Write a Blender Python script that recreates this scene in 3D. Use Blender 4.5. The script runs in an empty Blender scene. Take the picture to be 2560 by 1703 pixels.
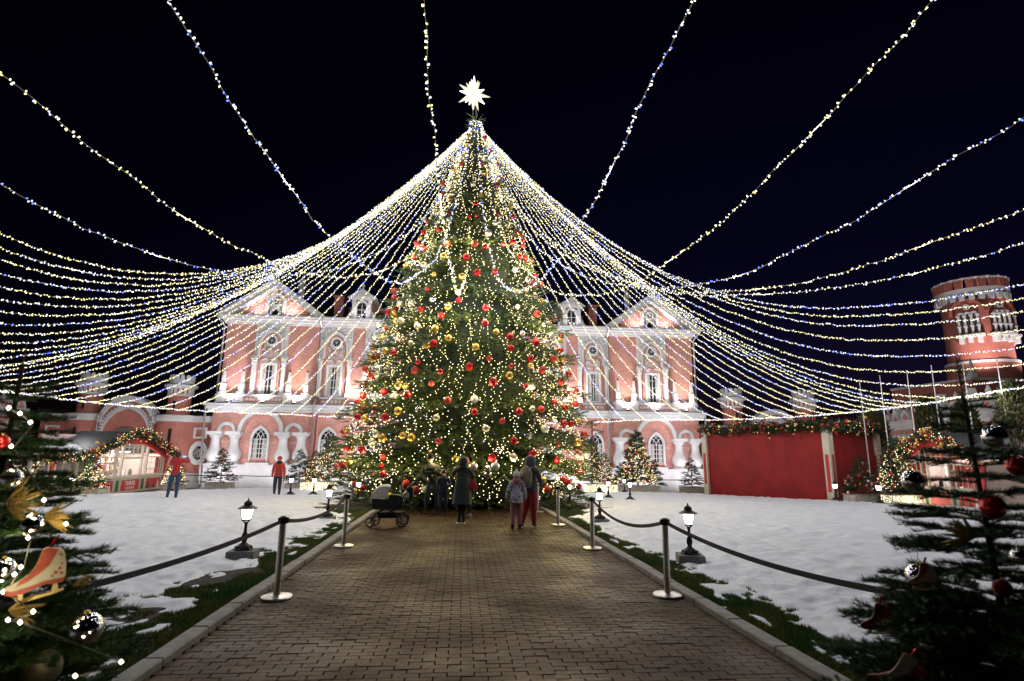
import bpy, bmesh, math, random
import numpy as np
from mathutils import Vector, Matrix

random.seed(7)
RNG = np.random.default_rng(7)
SC = bpy.context.scene
COL = SC.collection
PI = math.pi

# ------------------------------------------------------------------ camera, sky, moon, exposure
TH, PS, RO = math.radians(11.61), math.radians(5.11), 0.0134      # pitch up, yaw right, roll
CAM_H = 1.85
_f = Vector((math.sin(PS)*math.cos(TH), math.cos(PS)*math.cos(TH), math.sin(TH)))
_r0 = Vector((math.cos(PS), -math.sin(PS), 0))
_u0 = _r0.cross(_f)
_r = _r0*math.cos(RO) + _u0*math.sin(RO)
_u = _u0*math.cos(RO) - _r0*math.sin(RO)
cam_data = bpy.data.cameras.new('camera')
cam_data.sensor_width = 36.0
cam_data.lens = 36.0*1361.0/2560.0
cam_data.clip_start = 0.05
cam_data.clip_end = 2000
cam_data.dof.use_dof = True
cam_data.dof.focus_distance = 15.0
cam_data.dof.aperture_fstop = 2.8
cam = bpy.data.objects.new('camera', cam_data)
M = Matrix(((_r.x, _u.x, -_f.x, 0), (_r.y, _u.y, -_f.y, 0), (_r.z, _u.z, -_f.z, CAM_H), (0, 0, 0, 1)))
cam.matrix_world = M
COL.objects.link(cam)
SC.camera = cam

world = bpy.data.worlds.new('World')
SC.world = world
world.use_nodes = True
wn = world.node_tree
for n in list(wn.nodes): wn.nodes.remove(n)
w_out = wn.nodes.new('ShaderNodeOutputWorld')
w_bg = wn.nodes.new('ShaderNodeBackground')
w_sky = wn.nodes.new('ShaderNodeTexSky')
w_sky.sky_type = 'NISHITA'
w_sky.sun_disc = False
w_sky.sun_elevation = math.radians(-4.5)
w_sky.sun_rotation = math.radians(30)
w_mul = wn.nodes.new('ShaderNodeMix'); w_mul.data_type = 'RGBA'; w_mul.blend_type = 'MULTIPLY'
w_mul.inputs[0].default_value = 1.0
w_mul.inputs[7].default_value = (0.35, 0.22, 1.0, 1)
wn.links.new(w_sky.outputs[0], w_mul.inputs[6])
wn.links.new(w_mul.outputs[2], w_bg.inputs[0])
w_bg.inputs[1].default_value = 0.12
wn.links.new(w_bg.outputs[0], w_out.inputs[0])

moon = bpy.data.lights.new('moonlight', 'SUN')
moon.energy = 0.004
moon.angle = math.radians(0.5)
moon.color = (0.8, 0.88, 1.0)
moon_o = bpy.data.objects.new('moonlight', moon)
moon_o.rotation_euler = (math.radians(50), 0, math.radians(30))
COL.objects.link(moon_o)

vs = SC.view_settings
vs.view_transform = 'Standard'
vs.look = 'None'
vs.exposure = 0.0
vs.gamma = 1.0
vs.use_curve_mapping = False
cy = SC.cycles
cy.use_denoising = True
cy.max_bounces = 5
cy.diffuse_bounces = 3
cy.glossy_bounces = 3
cy.transmission_bounces = 4
cy.transparent_max_bounces = 8
cy.caustics_reflective = False
cy.caustics_refractive = False
cy.sample_clamp_indirect = 3.0
cy.sample_clamp_direct = 0.0
cy.use_light_tree = True
SC.render.film_transparent = False

# ------------------------------------------------------------------ helpers
def G(y):
    """height of the terrain: level round the path, falling gently past the tree"""
    return -0.03*min(max(y-17.5, 0.0), 20.0)

def Gn(y):
    return -0.03*np.clip(y-17.5, 0.0, 20.0)

ORD = ['first', 'second', 'third', 'fourth', 'fifth', 'sixth', 'seventh', 'eighth', 'ninth', 'tenth', 'eleventh', 'twelfth', 'thirteenth', 'fourteenth', 'fifteenth', 'sixteenth', 'seventeenth', 'eighteenth', 'nineteenth', 'twentieth']
def nth(i):
    if i < 20: return ORD[i]
    t = {2: 'twenty', 3: 'thirty', 4: 'forty'}[(i+1)//10]
    return t+'-'+ORD[i % 10] if (i+1) % 10 else {2: 'twentieth', 3: 'thirtieth', 4: 'fortieth'}[(i+1)//10]

class MB:
    def __init__(s):
        s.v = []; s.f = []
    def add(s, vs, fs):
        o = len(s.v)
        s.v.extend(tuple(p) for p in vs)
        s.f.extend(tuple(i+o for i in f) for f in fs)
        return s
    def box(s, c, d, rz=0.0, taper=1.0):
        x, y, z = c; a, b, h = d[0]/2, d[1]/2, d[2]/2
        cs, sn = math.cos(rz), math.sin(rz)
        P = []
        for k, zz in ((1.0, -h), (taper, h)):
            for (px, py) in ((-a, -b), (a, -b), (a, b), (-a, b)):
                px *= k; py *= k
                P.append((x+px*cs-py*sn, y+px*sn+py*cs, z+zz))
        return s.add(P, [(0, 3, 2, 1), (4, 5, 6, 7), (0, 1, 5, 4), (1, 2, 6, 5), (2, 3, 7, 6), (3, 0, 4, 7)])
    def bbox(s, x0, x1, y0, y1, z0, z1):
        return s.box(((x0+x1)/2, (y0+y1)/2, (z0+z1)/2), (x1-x0, y1-y0, z1-z0))
    def cham(s, c, d, b):
        """box with chamfered top edges"""
        x, y, z = c; a, w, h = d[0]/2, d[1]/2, d[2]/2
        P = [(x-a, y-w, z-h), (x+a, y-w, z-h), (x+a, y+w, z-h), (x-a, y+w, z-h),
             (x-a, y-w, z+h-b), (x+a, y-w, z+h-b), (x+a, y+w, z+h-b), (x-a, y+w, z+h-b),
             (x-a+b, y-w+b, z+h), (x+a-b, y-w+b, z+h), (x+a-b, y+w-b, z+h), (x-a+b, y+w-b, z+h)]
        F = [(0, 3, 2, 1), (8, 9, 10, 11)]
        for i in range(4):
            j = (i+1) % 4
            F += [(i, j, 4+j, 4+i), (4+i, 4+j, 8+j, 8+i)]
        return s.add(P, F)
    def cyl(s, p0, p1, r0, r1=None, n=10, cap=True):
        p0 = Vector(p0); p1 = Vector(p1); r1 = r0 if r1 is None else r1
        d = (p1-p0).normalized()
        a = d.orthogonal().normalized(); b = d.cross(a)
        P = []
        for p, r in ((p0, r0), (p1, r1)):
            for k in range(n):
                t = 2*PI*k/n
                P.append(p + a*(r*math.cos(t)) + b*(r*math.sin(t)))
        F = [(k, (k+1) % n, n+(k+1) % n, n+k) for k in range(n)]
        if cap:
            F += [tuple(range(n-1, -1, -1)), tuple(range(n, 2*n))]
        return s.add(P, F)
    def tube(s, pts, r, n=6, cap=True):
        pts = [Vector(p) for p in pts]
        m = len(pts)
        rs = r if isinstance(r, (list, tuple)) else [r]*m
        P = []; up = None
        for i in range(m):
            d = (pts[min(i+1, m-1)]-pts[max(i-1, 0)]).normalized()
            if up is None:
                up = d.orthogonal().normalized()
            a = (up - d*up.dot(d))
            a = a.normalized() if a.length > 1e-6 else d.orthogonal().normalized()
            up = a
            b = d.cross(a)
            for k in range(n):
                t = 2*PI*k/n
                P.append(pts[i]+a*(rs[i]*math.cos(t))+b*(rs[i]*math.sin(t)))
        F = []
        for i in range(m-1):
            for k in range(n):
                j = (k+1) % n
                F.append((i*n+k, i*n+j, (i+1)*n+j, (i+1)*n+k))
        if cap:
            F += [tuple(range(n-1, -1, -1)), tuple((m-1)*n+k for k in range(n))]
        return s.add(P, F)
    def lathe(s, prof, n=16, c=(0, 0, 0), sx=1.0, sy=1.0, cap=True, a0=0.0):
        P = []; m = len(prof)
        for (r, z) in prof:
            for k in range(n):
                t = a0+2*PI*k/n
                P.append((c[0]+r*sx*math.cos(t), c[1]+r*sy*math.sin(t), c[2]+z))
        F = []
        for i in range(m-1):
            for k in range(n):
                j = (k+1) % n
                F.append((i*n+k, i*n+j, (i+1)*n+j, (i+1)*n+k))
        if cap:
            F += [tuple(range(n-1, -1, -1)), tuple((m-1)*n+k for k in range(n))]
        return s.add(P, F)
    def sphere(s, c, r, n=16, m=10, sz=1.0):
        prof = [(max(1e-4, r*math.sin(PI*i/m)), -r*sz*math.cos(PI*i/m)) for i in range(m+1)]
        return s.lathe(prof, n, c, cap=False)
    def prism(s, poly, y0, y1):
        """polygon in xz (counter clockwise seen from -y) extruded from y0 (front) to y1"""
        n = len(poly)
        P = [(x, y0, z) for x, z in poly]+[(x, y1, z) for x, z in poly]
        F = [tuple(range(n)), tuple(range(2*n-1, n-1, -1))]
        for i in range(n):
            j = (i+1) % n
            F.append((i, n+i, n+j, j))
        return s.add(P, F)
    def band(s, inner, outer, y0, y1, closed=False):
        """strip between two outlines in xz with the same count, extruded y0..y1"""
        n = len(inner)
        P = [(x, y0, z) for x, z in inner]+[(x, y0, z) for x, z in outer] + \
            [(x, y1, z) for x, z in inner]+[(x, y1, z) for x, z in outer]
        F = []
        R = range(n) if closed else range(n-1)
        for i in R:
            j = (i+1) % n
            F += [(i, j, n+j, n+i), (2*n+i, 3*n+i, 3*n+j, 2*n+j), (i, 2*n+i, 2*n+j, j), (n+i, n+j, 3*n+j, 3*n+i)]
        if not closed:
            F += [(0, n, 3*n, 2*n), (n-1, 3*n-1, 4*n-1, 2*n-1)]
        return s.add(P, F)
    def mesh(s, name='m', smooth=False, recalc=True):
        me = bpy.data.meshes.new(name)
        me.from_pydata([tuple(p) for p in s.v], [], s.f)
        if recalc:
            bm = bmesh.new(); bm.from_mesh(me)
            bmesh.ops.recalc_face_normals(bm, faces=bm.faces)
            bm.to_mesh(me); bm.free()
        if smooth:
            me.polygons.foreach_set('use_smooth', [True]*len(me.polygons))
            if smooth != 'all':
                me.set_sharp_from_angle(angle=math.radians(40))
        me.update()
        return me

def arr_mesh(name, V, F, smooth=False):
    """mesh from numpy arrays; F (m,k) polygons all of k corners"""
    V = np.asarray(V, dtype=np.float32); F = np.asarray(F, dtype=np.int32)
    me = bpy.data.meshes.new(name)
    me.vertices.add(len(V)); me.vertices.foreach_set('co', V.ravel())
    k = F.shape[1]; m = len(F)
    me.loops.add(m*k); me.loops.foreach_set('vertex_index', F.ravel())
    me.polygons.add(m)
    me.polygons.foreach_set('loop_start', np.arange(0, m*k, k, dtype=np.int32))
    me.polygons.foreach_set('loop_total', np.full(m, k, dtype=np.int32))
    if smooth:
        me.polygons.foreach_set('use_smooth', np.ones(m, dtype=bool))
    me.update(calc_edges=True)
    me.validate()
    return me

def inst(BV, BF, R, T):
    """copies of base mesh BV,BF under rotation/scale matrices R (m,3,3) and offsets T (m,3)"""
    BV = np.asarray(BV, float); BF = np.asarray(BF, int)
    V = np.einsum('mij,nj->mni', R, BV)+T[:, None, :]
    m, n = len(T), len(BV)
    F = BF[None]+(np.arange(m)*n)[:, None, None]
    return V.reshape(-1, 3), F.reshape(-1, BF.shape[1])

def frames(D, U=None, roll=None):
    """rotation matrices whose z column is D"""
    D = D/np.linalg.norm(D, axis=1, keepdims=True)
    if U is None:
        U = np.tile([0.0, 0.0, 1.0], (len(D), 1))
    X = np.cross(U, D); l = np.linalg.norm(X, axis=1, keepdims=True)
    bad = l[:, 0] < 1e-3
    X[bad] = np.cross(np.array([1.0, 0.0, 0.0]), D[bad])
    X /= np.maximum(np.linalg.norm(X, axis=1, keepdims=True), 1e-9)
    Y = np.cross(D, X)
    if roll is not None:
        c, s_ = np.cos(roll)[:, None], np.sin(roll)[:, None]
        X, Y = X*c+Y*s_, Y*c-X*s_
    return np.stack([X, Y, D], axis=2)

def obj(name, me, m=None, parent=None, loc=None, rot=None, smooth=False, scale=None):
    if isinstance(me, MB):
        me = me.mesh(name, smooth)
    o = bpy.data.objects.new(name, me)
    if m is not None and len(me.materials) == 0:
        me.materials.append(m)
    COL.objects.link(o)
    if parent is not None: o.parent = parent
    if loc is not None: o.location = loc
    if rot is not None: o.rotation_euler = rot
    if scale is not None: o.scale = scale
    return o

def tag(o, label=None, cat=None, group=None, kind=None):
    if label: o['label'] = label
    if cat: o['category'] = cat
    if group: o['group'] = group
    if kind: o['kind'] = kind
    return o

def empty(name, loc=(0, 0, 0), rz=0.0, label=None, cat=None, group=None):
    o = bpy.data.objects.new(name, None)
    COL.objects.link(o)
    o.location = loc
    o.rotation_euler = (0, 0, rz)
    o.empty_display_size = 0.2
    return tag(o, label, cat, group)

def copy_tree(o, parent=None):
    c = o.copy(); COL.objects.link(c)
    c.parent = parent
    for ch in list(o.children):
        copy_tree(ch, c)
    return c

def lamp(parent, loc, power, color=(1, 1, 1), radius=0.1, kind='POINT', rot=None, size=None, blend=0.5, name='lamp_light'):
    l = bpy.data.lights.new(name, kind)
    l.energy = power; l.color = color
    if kind in ('POINT', 'SPOT'): l.shadow_soft_size = radius
    if kind == 'SPOT':
        l.spot_size = size; l.spot_blend = blend
    o = bpy.data.objects.new(name, l)
    COL.objects.link(o)
    o.location = loc
    if rot is not None: o.rotation_euler = rot
    if parent is not None: o.parent = parent
    return o

# ------------------------------------------------------------------ noise
def vnoise(x, y, seed=0):
    xi = np.floor(x).astype(np.int64); yi = np.floor(y).astype(np.int64)
    fx = x-xi; fy = y-yi
    fx = fx*fx*(3-2*fx); fy = fy*fy*(3-2*fy)
    def h(a, b):
        n = (a*374761393+b*668265263+seed*982451653) & 0xffffffff
        n = ((n ^ (n >> 13))*1274126177) & 0xffffffff
        return ((n ^ (n >> 16)) & 0xffff)/65535.0
    a = h(xi, yi); b = h(xi+1, yi); c = h(xi, yi+1); d = h(xi+1, yi+1)
    return (a*(1-fx)+b*fx)*(1-fy)+(c*(1-fx)+d*fx)*fy

def fbm(x, y, oct=4, seed=0):
    s = 0; a = 0.5; t = 0
    for k in range(oct):
        s = s+a*vnoise(x*2**k+17*k, y*2**k+31*k, seed+k); t += a; a *= 0.5
    return s/t-0.5

# ------------------------------------------------------------------ materials
MATS = {}
def mat(name, col=(0.5, 0.5, 0.5), rough=0.6, metal=0.0, var=0.0, vscale=4.0, bump=0.0, bscale=40.0, spec=None, col2=None,
        island=0.0, coat=0.0, emit=None, estr=0.0, sheen=0.0, roughvar=0.0, detail=4.0, pos=False):
    if name in MATS: return MATS[name]
    m = bpy.data.materials.new(name)
    m.use_nodes = True
    nt = m.node_tree; p = nt.nodes['Principled BSDF']
    p.inputs['Base Color'].default_value = (*col, 1)
    p.inputs['Roughness'].default_value = rough
    p.inputs['Metallic'].default_value = metal
    if spec is not None: p.inputs['Specular IOR Level'].default_value = spec
    if coat: p.inputs['Coat Weight'].default_value = coat
    if sheen: p.inputs['Sheen Weight'].default_value = sheen
    tc = None
    def coord():
        nonlocal tc
        if tc is None: tc = nt.nodes.new('ShaderNodeNewGeometry' if pos else 'ShaderNodeTexCoord')
        return tc.outputs['Object'] if not pos else tc.outputs['Position']
    colsock = None
    if var > 0 or col2 is not None:
        nz = nt.nodes.new('ShaderNodeTexNoise')
        nz.inputs['Scale'].default_value = vscale; nz.inputs['Detail'].default_value = detail
        nt.links.new(coord(), nz.inputs['Vector'])
        rp = nt.nodes.new('ShaderNodeValToRGB')
        a = tuple(c*(1-var) for c in col); b = tuple(min(1, c*(1+var)) for c in (col2 or col))
        rp.color_ramp.elements[0].position = 0.36; rp.color_ramp.elements[0].color = (*a, 1)
        rp.color_ramp.elements[1].position = 0.64; rp.color_ramp.elements[1].color = (*b, 1)
        nt.links.new(nz.outputs[0], rp.inputs[0]); colsock = rp.outputs[0]
        if roughvar:
            mr = nt.nodes.new('ShaderNodeMapRange')
            mr.inputs[1].default_value = 0.3; mr.inputs[2].default_value = 0.7
            mr.inputs[3].default_value = max(0.02, rough-roughvar); mr.inputs[4].default_value = min(1, rough+roughvar)
            nt.links.new(nz.outputs[0], mr.inputs[0]); nt.links.new(mr.outputs[0], p.inputs['Roughness'])
    if island > 0:
        g = nt.nodes.new('ShaderNodeNewGeometry')
        mp = nt.nodes.new('ShaderNodeMapRange')
        mp.inputs[3].default_value = 1-island; mp.inputs[4].default_value = 1+island
        nt.links.new(g.outputs['Random Per Island'], mp.inputs[0])
        mx = nt.nodes.new('ShaderNodeMix'); mx.data_type = 'RGBA'; mx.blend_type = 'MULTIPLY'
        mx.inputs[0].default_value = 1.0
        if colsock is not None: nt.links.new(colsock, mx.inputs[6])
        else: mx.inputs[6].default_value = (*col, 1)
        nt.links.new(mp.outputs[0], mx.inputs[7]); colsock = mx.outputs[2]
    if colsock is not None: nt.links.new(colsock, p.inputs['Base Color'])
    if bump > 0:
        nb = nt.nodes.new('ShaderNodeTexNoise')
        nb.inputs['Scale'].default_value = bscale; nb.inputs['Detail'].default_value = 5
        nt.links.new(coord(), nb.inputs['Vector'])
        bp = nt.nodes.new('ShaderNodeBump'); bp.inputs['Strength'].default_value = min(1.0, bump); bp.inputs['Distance'].default_value = 0.01*max(1.0, bump)
        nt.links.new(nb.outputs[0], bp.inputs['Height']); nt.links.new(bp.outputs[0], p.inputs['Normal'])
    if emit is not None:
        p.inputs['Emission Color'].default_value = (*emit, 1); p.inputs['Emission Strength'].default_value = estr
    MATS[name] = m
    return m

def emis(name, stops, strength, sampling='NONE'):
    """emission with a colour picked per loose piece: stops = [(share, colour)]"""
    if name in MATS: return MATS[name]
    m = bpy.data.materials.new(name); m.use_nodes = True
    nt = m.node_tree
    for n in list(nt.nodes): nt.nodes.remove(n)
    o = nt.nodes.new('ShaderNodeOutputMaterial'); e = nt.nodes.new('ShaderNodeEmission')
    e.inputs[1].default_value = strength
    nt.links.new(e.outputs[0], o.inputs[0])
    if len(stops) == 1:
        e.inputs[0].default_value = (*stops[0][1], 1)
    else:
        g = nt.nodes.new('ShaderNodeNewGeometry'); r = nt.nodes.new('ShaderNodeValToRGB')
        r.color_ramp.interpolation = 'CONSTANT'
        pos = 0
        for i, (sh, c) in enumerate(stops):
            el = r.color_ramp.elements[i] if i < 2 else r.color_ramp.elements.new(min(pos, 1.0))
            el.position = min(pos, 1.0); el.color = (*c, 1); pos += sh
        nt.links.new(g.outputs['Random Per Island'], r.inputs[0]); nt.links.new(r.outputs[0], e.inputs[0])
    try: m.cycles.emission_sampling = sampling
    except Exception: pass
    MATS[name] = m
    return m

def brick_mat(name, col, scale, bumpd=0.012, mortar=0.8, var=0.12):
    """plastered brick: faint courses as relief, colour varying from brick to brick"""
    if name in MATS: return MATS[name]
    m = bpy.data.materials.new(name); m.use_nodes = True
    nt = m.node_tree; p = nt.nodes['Principled BSDF']
    p.inputs['Roughness'].default_value = 0.75
    tc = nt.nodes.new('ShaderNodeTexCoord'); sp = nt.nodes.new('ShaderNodeSeparateXYZ'); cb = nt.nodes.new('ShaderNodeCombineXYZ')
    nt.links.new(tc.outputs['Object'], sp.inputs[0])
    ad = nt.nodes.new('ShaderNodeMath'); ad.operation = 'ADD'
    nt.links.new(sp.outputs[0], ad.inputs[0]); nt.links.new(sp.outputs[1], ad.inputs[1])
    nt.links.new(ad.outputs[0], cb.inputs[0]); nt.links.new(sp.outputs[2], cb.inputs[1])
    bt = nt.nodes.new('ShaderNodeTexBrick')
    bt.inputs['Scale'].default_value = scale
    bt.inputs['Color1'].default_value = (*[c*(1-var) for c in col], 1)
    bt.inputs['Color2'].default_value = (*[min(1, c*(1+var)) for c in col], 1)
    bt.inputs['Mortar'].default_value = (*[c*mortar for c in col], 1)
    bt.inputs['Mortar Size'].default_value = 0.018
    bt.inputs['Brick Width'].default_value = 0.5; bt.inputs['Row Height'].default_value = 0.17
    nt.links.new(cb.outputs[0], bt.inputs['Vector'])
    nz = nt.nodes.new('ShaderNodeTexNoise'); nz.inputs['Scale'].default_value = 0.9; nz.inputs['Detail'].default_value = 6
    nt.links.new(tc.outputs['Object'], nz.inputs['Vector'])
    mr = nt.nodes.new('ShaderNodeMapRange'); mr.inputs[1].default_value = 0.3; mr.inputs[2].default_value = 0.7
    mr.inputs[3].default_value = 0.82; mr.inputs[4].default_value = 1.12
    nt.links.new(nz.outputs[0], mr.inputs[0])
    mx = nt.nodes.new('ShaderNodeMix'); mx.data_type = 'RGBA'; mx.blend_type = 'MULTIPLY'; mx.inputs[0].default_value = 1
    nt.links.new(bt.outputs[0], mx.inputs[6]); nt.links.new(mr.outputs[0], mx.inputs[7])
    nt.links.new(mx.outputs[2], p.inputs['Base Color'])
    bp = nt.nodes.new('ShaderNodeBump'); bp.invert = True; bp.inputs['Distance'].default_value = bumpd; bp.inputs['Strength'].default_value = 0.8
    nt.links.new(bt.outputs['Fac'], bp.inputs['Height']); nt.links.new(bp.outputs[0], p.inputs['Normal'])
    MATS[name] = m
    return m

M_PINK = brick_mat('pink_painted_brick', (0.70, 0.345, 0.29), 2.2, bumpd=0.045)
M_BRICK = brick_mat('red_brick', (0.46, 0.15, 0.12), 1.6, mortar=1.25)
M_WHITE = mat('white_stucco', (0.64, 0.635, 0.65), 0.7, var=0.07, vscale=2.0, bump=0.15, bscale=30)
M_WHITE2 = mat('aged_white_stucco', (0.60, 0.58, 0.57), 0.75, var=0.15, vscale=1.5, bump=0.2, bscale=25)
M_GILT = mat('gilded_stucco', (0.42, 0.36, 0.25), 0.6, var=0.5, vscale=14, bump=1.0, bscale=22, col2=(0.72, 0.70, 0.66))
M_ROOF = mat('dark_sheet_roof', (0.045, 0.045, 0.05), 0.45, metal=0.3, var=0.25, vscale=1.2)
M_GLASS = mat('dark_window_glass', (0.02, 0.022, 0.028), 0.06, spec=0.7)
M_CURTAIN = mat('pale_curtain', (0.42, 0.40, 0.37), 0.85, var=0.25, vscale=7)
M_IRON = mat('black_iron', (0.018, 0.018, 0.02), 0.45, metal=0.5, bump=0.2, bscale=60)
M_STEEL = mat('brushed_steel', (0.75, 0.72, 0.66), 0.34, metal=1.0, var=0.08, vscale=20)
M_ZINC = mat('zinc_pipe', (0.42, 0.41, 0.41), 0.4, metal=0.7)
M_STONE = mat('grey_granite', (0.20, 0.19, 0.175), 0.75, var=0.35, vscale=30, bump=0.4, bscale=60)
M_PAINTRED = mat('dark_red_paint', (0.22, 0.03, 0.025), 0.45)
# ------------------------------------------------------------------ ground
def lawn_material(name):
    m = bpy.data.materials.new(name); m.use_nodes = True
    nt = m.node_tree; p = nt.nodes['Principled BSDF']; p.inputs['Roughness'].default_value = 0.9
    tc = nt.nodes.new('ShaderNodeTexCoord')
    def noise(s, d=5):
        n = nt.nodes.new('ShaderNodeTexNoise'); n.inputs['Scale'].default_value = s; n.inputs['Detail'].default_value = d
        nt.links.new(tc.outputs['Object'], n.inputs['Vector']); return n
    n1 = noise(1.1); n2 = noise(28)
    r1 = nt.nodes.new('ShaderNodeValToRGB')
    r1.color_ramp.elements[0].position = 0.45; r1.color_ramp.elements[0].color = (0.020, 0.013, 0.008, 1)
    r1.color_ramp.elements[1].position = 0.56; r1.color_ramp.elements[1].color = (0.024, 0.030, 0.010, 1)
    nt.links.new(n1.outputs[0], r1.inputs[0])
    mx = nt.nodes.new('ShaderNodeMix'); mx.data_type = 'RGBA'; mx.blend_type = 'MULTIPLY'; mx.inputs[0].default_value = 1
    r2 = nt.nodes.new('ShaderNodeMapRange'); r2.inputs[1].default_value = 0.3; r2.inputs[2].default_value = 0.7
    r2.inputs[3].default_value = 0.5; r2.inputs[4].default_value = 1.5
    nt.links.new(n2.outputs[0], r2.inputs[0]); nt.links.new(r1.outputs[0], mx.inputs[6]); nt.links.new(r2.outputs[0], mx.inputs[7])
    nt.links.new(mx.outputs[2], p.inputs['Base Color'])
    bp = nt.nodes.new('ShaderNodeBump'); bp.inputs['Distance'].default_value = 0.03
    nt.links.new(n2.outputs[0], bp.inputs['Height']); nt.links.new(bp.outputs[0], p.inputs['Normal'])
    return m
M_LAWN = lawn_material('turf_and_soil')
M_SNOW = mat('trodden_snow', (0.77, 0.80, 0.87), 0.55, var=0.06, vscale=3.0, bump=0.7, bscale=22)
M_PAVING = mat('wet_dark_paving', (0.055, 0.045, 0.04), 0.45, var=0.35, vscale=1.5, bump=0.3, bscale=12)
M_JOINT = mat('paving_joint_sand', (0.022, 0.018, 0.014), 0.9)

ys = [-60, -20, 0, 10, 17.5, 22, 27, 32, 37.5, 45, 60, 100, 400]
mb = MB()
xs = [-300, -60, -25, 0, 25, 60, 300]
V = [(x, y, G(y)-0.012) for y in ys for x in xs]
n = len(xs)
F = [(j*n+i, j*n+i+1, (j+1)*n+i+1, (j+1)*n+i) for j in range(len(ys)-1) for i in range(n-1)]
tag(obj('ground', MB().add(V, F), M_PAVING), 'dark wet paving around the courtyard', kind='structure')

KL0, KL1 = -2.46, -2.62           # kerb faces, left
def xR(y): return 3.0-0.025*(y-5.0)     # right edge of the path
KW = 0.17

# outline of the two lawns: far edge y as a function of x
EL = np.array([(-40, 19.0), (-16, 19.8), (-13.9, 22.1), (-13, 24.2), (-10.6, 25.5), (-7.8, 25.3), (-4.8, 23.6), (-2.4, 21.5)])
ER = np.array([(2.4, 21.5), (4.9, 23.3), (7.6, 23.2), (10.7, 22.4), (13, 20.7), (14.5, 19.4), (15.3, 16.3), (18.5, 14.5), (40, 12)])
def edge_y(x):
    return np.where(x < 0, np.interp(x, EL[:, 0], EL[:, 1]), np.interp(x, ER[:, 0], ER[:, 1]))

def grid(us, vs_, fx):
    U, W = np.meshgrid(us, vs_, indexing='xy')
    X, Y, Z, keep = fx(U, W)
    n = len(us); m = len(vs_)
    idx = np.arange(n*m).reshape(m, n)
    F = np.stack([idx[:-1, :-1], idx[:-1, 1:], idx[1:, 1:], idx[1:, :-1]], axis=-1)
    k = keep[:-1, :-1] | keep[:-1, 1:] | keep[1:, 1:] | keep[1:, :-1]
    F = F[k]
    V = np.stack([X, Y, Z], axis=-1).reshape(-1, 3)
    used = np.unique(F); mp = np.full(len(V), -1); mp[used] = np.arange(len(used))
    return V[used], mp[F]

def spaced(a, b, d0, growth, dmax):
    out = [a]; d = d0
    while out[-1] < b:
        out.append(out[-1]+d); d = min(dmax, d*growth)
    return np.array(out)

_fr = np.random.default_rng(99)
FEET = []
for _k in range(46):          # wandering lines of footprints
    sx = _fr.choice((-1, 1)); px_ = sx*_fr.uniform(3.6, 11); py_ = _fr.uniform(5, 24); h_ = _fr.uniform(0, 6.28)
    for _j in range(_fr.integers(6, 20)):
        h_ += _fr.normal(0, 0.12); px_ += 0.62*math.cos(h_); py_ += 0.62*math.sin(h_)
        o_ = 0.11 if _j % 2 else -0.11
        FEET.append((px_-o_*math.sin(h_), py_+o_*math.cos(h_), h_, _fr.uniform(0.5, 1.0)))
FEET = np.array(FEET)
def foot_pits(x, y):
    out = np.zeros_like(x)
    if x.ndim == 2:
        for fx_, fy_, h, s in FEET:
            ii = np.where(np.abs(y[:, 0]-fy_) < 0.45)[0]
            if len(ii) == 0: continue
            a, b = ii[0], ii[-1]+1
            dx = x[a:b]-fx_; dy = y[a:b]-fy_
            u = dx*math.cos(h)+dy*math.sin(h); v = -dx*math.sin(h)+dy*math.cos(h)
            q = (u/0.17)**2+(v/0.075)**2
            out[a:b] += s*(0.035*np.exp(-q)-0.008*np.exp(-(np.sqrt(q)-1.7)**2*4))
    return out

def snow_t(x, y, side):
    """thickness of the snow over the turf"""
    d = (KL1-x) if side < 0 else (x-(xR(y)+KW))
    if side < 0:
        d0 = np.interp(y, [0, 6.5, 8.8, 9.6, 11, 12.5, 14, 16, 19], [1.0, 1.0, 0.9, 0.5, 0.65, 0.65, 0.4, 0.45, 0.8])
    else:
        d0 = np.interp(y, [0, 5.5, 7.5, 9, 11, 13, 15, 17, 19], [0.7, 0.65, 0.75, 0.5, 0.45, 0.40, 0.45, 0.5, 0.9])
    nlo = fbm(x*1.4, y*1.4, 4, 3)
    nhi = fbm(x*5.5, y*4.2, 3, 11)
    t = 0.05*np.tanh((d-d0)*2.2) + 0.075*nlo + 0.085*nhi + 0.03*fbm(x*16, y*13, 2, 29)
    # small left-over patches on the turf strip
    isl = fbm(x*3.1+50, y*2.2, 3, 23)
    t = np.maximum(t, 0.16*(isl-0.085)-0.03*(d < 0.22))
    # soft pits where people walked
    pits = np.maximum(0, fbm(x*2.4, y*2.4, 2, 41)-0.16)
    t = t - 0.16*pits*(d > d0+0.4) + 0.022*np.minimum(np.maximum(d-d0, 0), 2)
    t = t - foot_pits(x, y)
    # thin turf line along the far edge of the lawn
    e = edge_y(x)-y
    wob = 0.25*fbm(x*0.9, y*0.9, 3, 5)
    gw = np.where(x > 0, np.interp(x, [2, 9, 12, 16], [0.3, 0.3, 0.55, 0.8]), 0.32)
    t = np.where(np.abs(e-gw*0.4+wob) < gw*0.6, np.minimum(t, -0.03+0.25*np.maximum(0, isl-0.1)), t)
    # bare ring next to the big tree
    rt = np.hypot(x-0.2, y-21.2)
    t = np.where(rt < 5.6+1.2*nlo, t-0.07, t)
    return t

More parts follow.
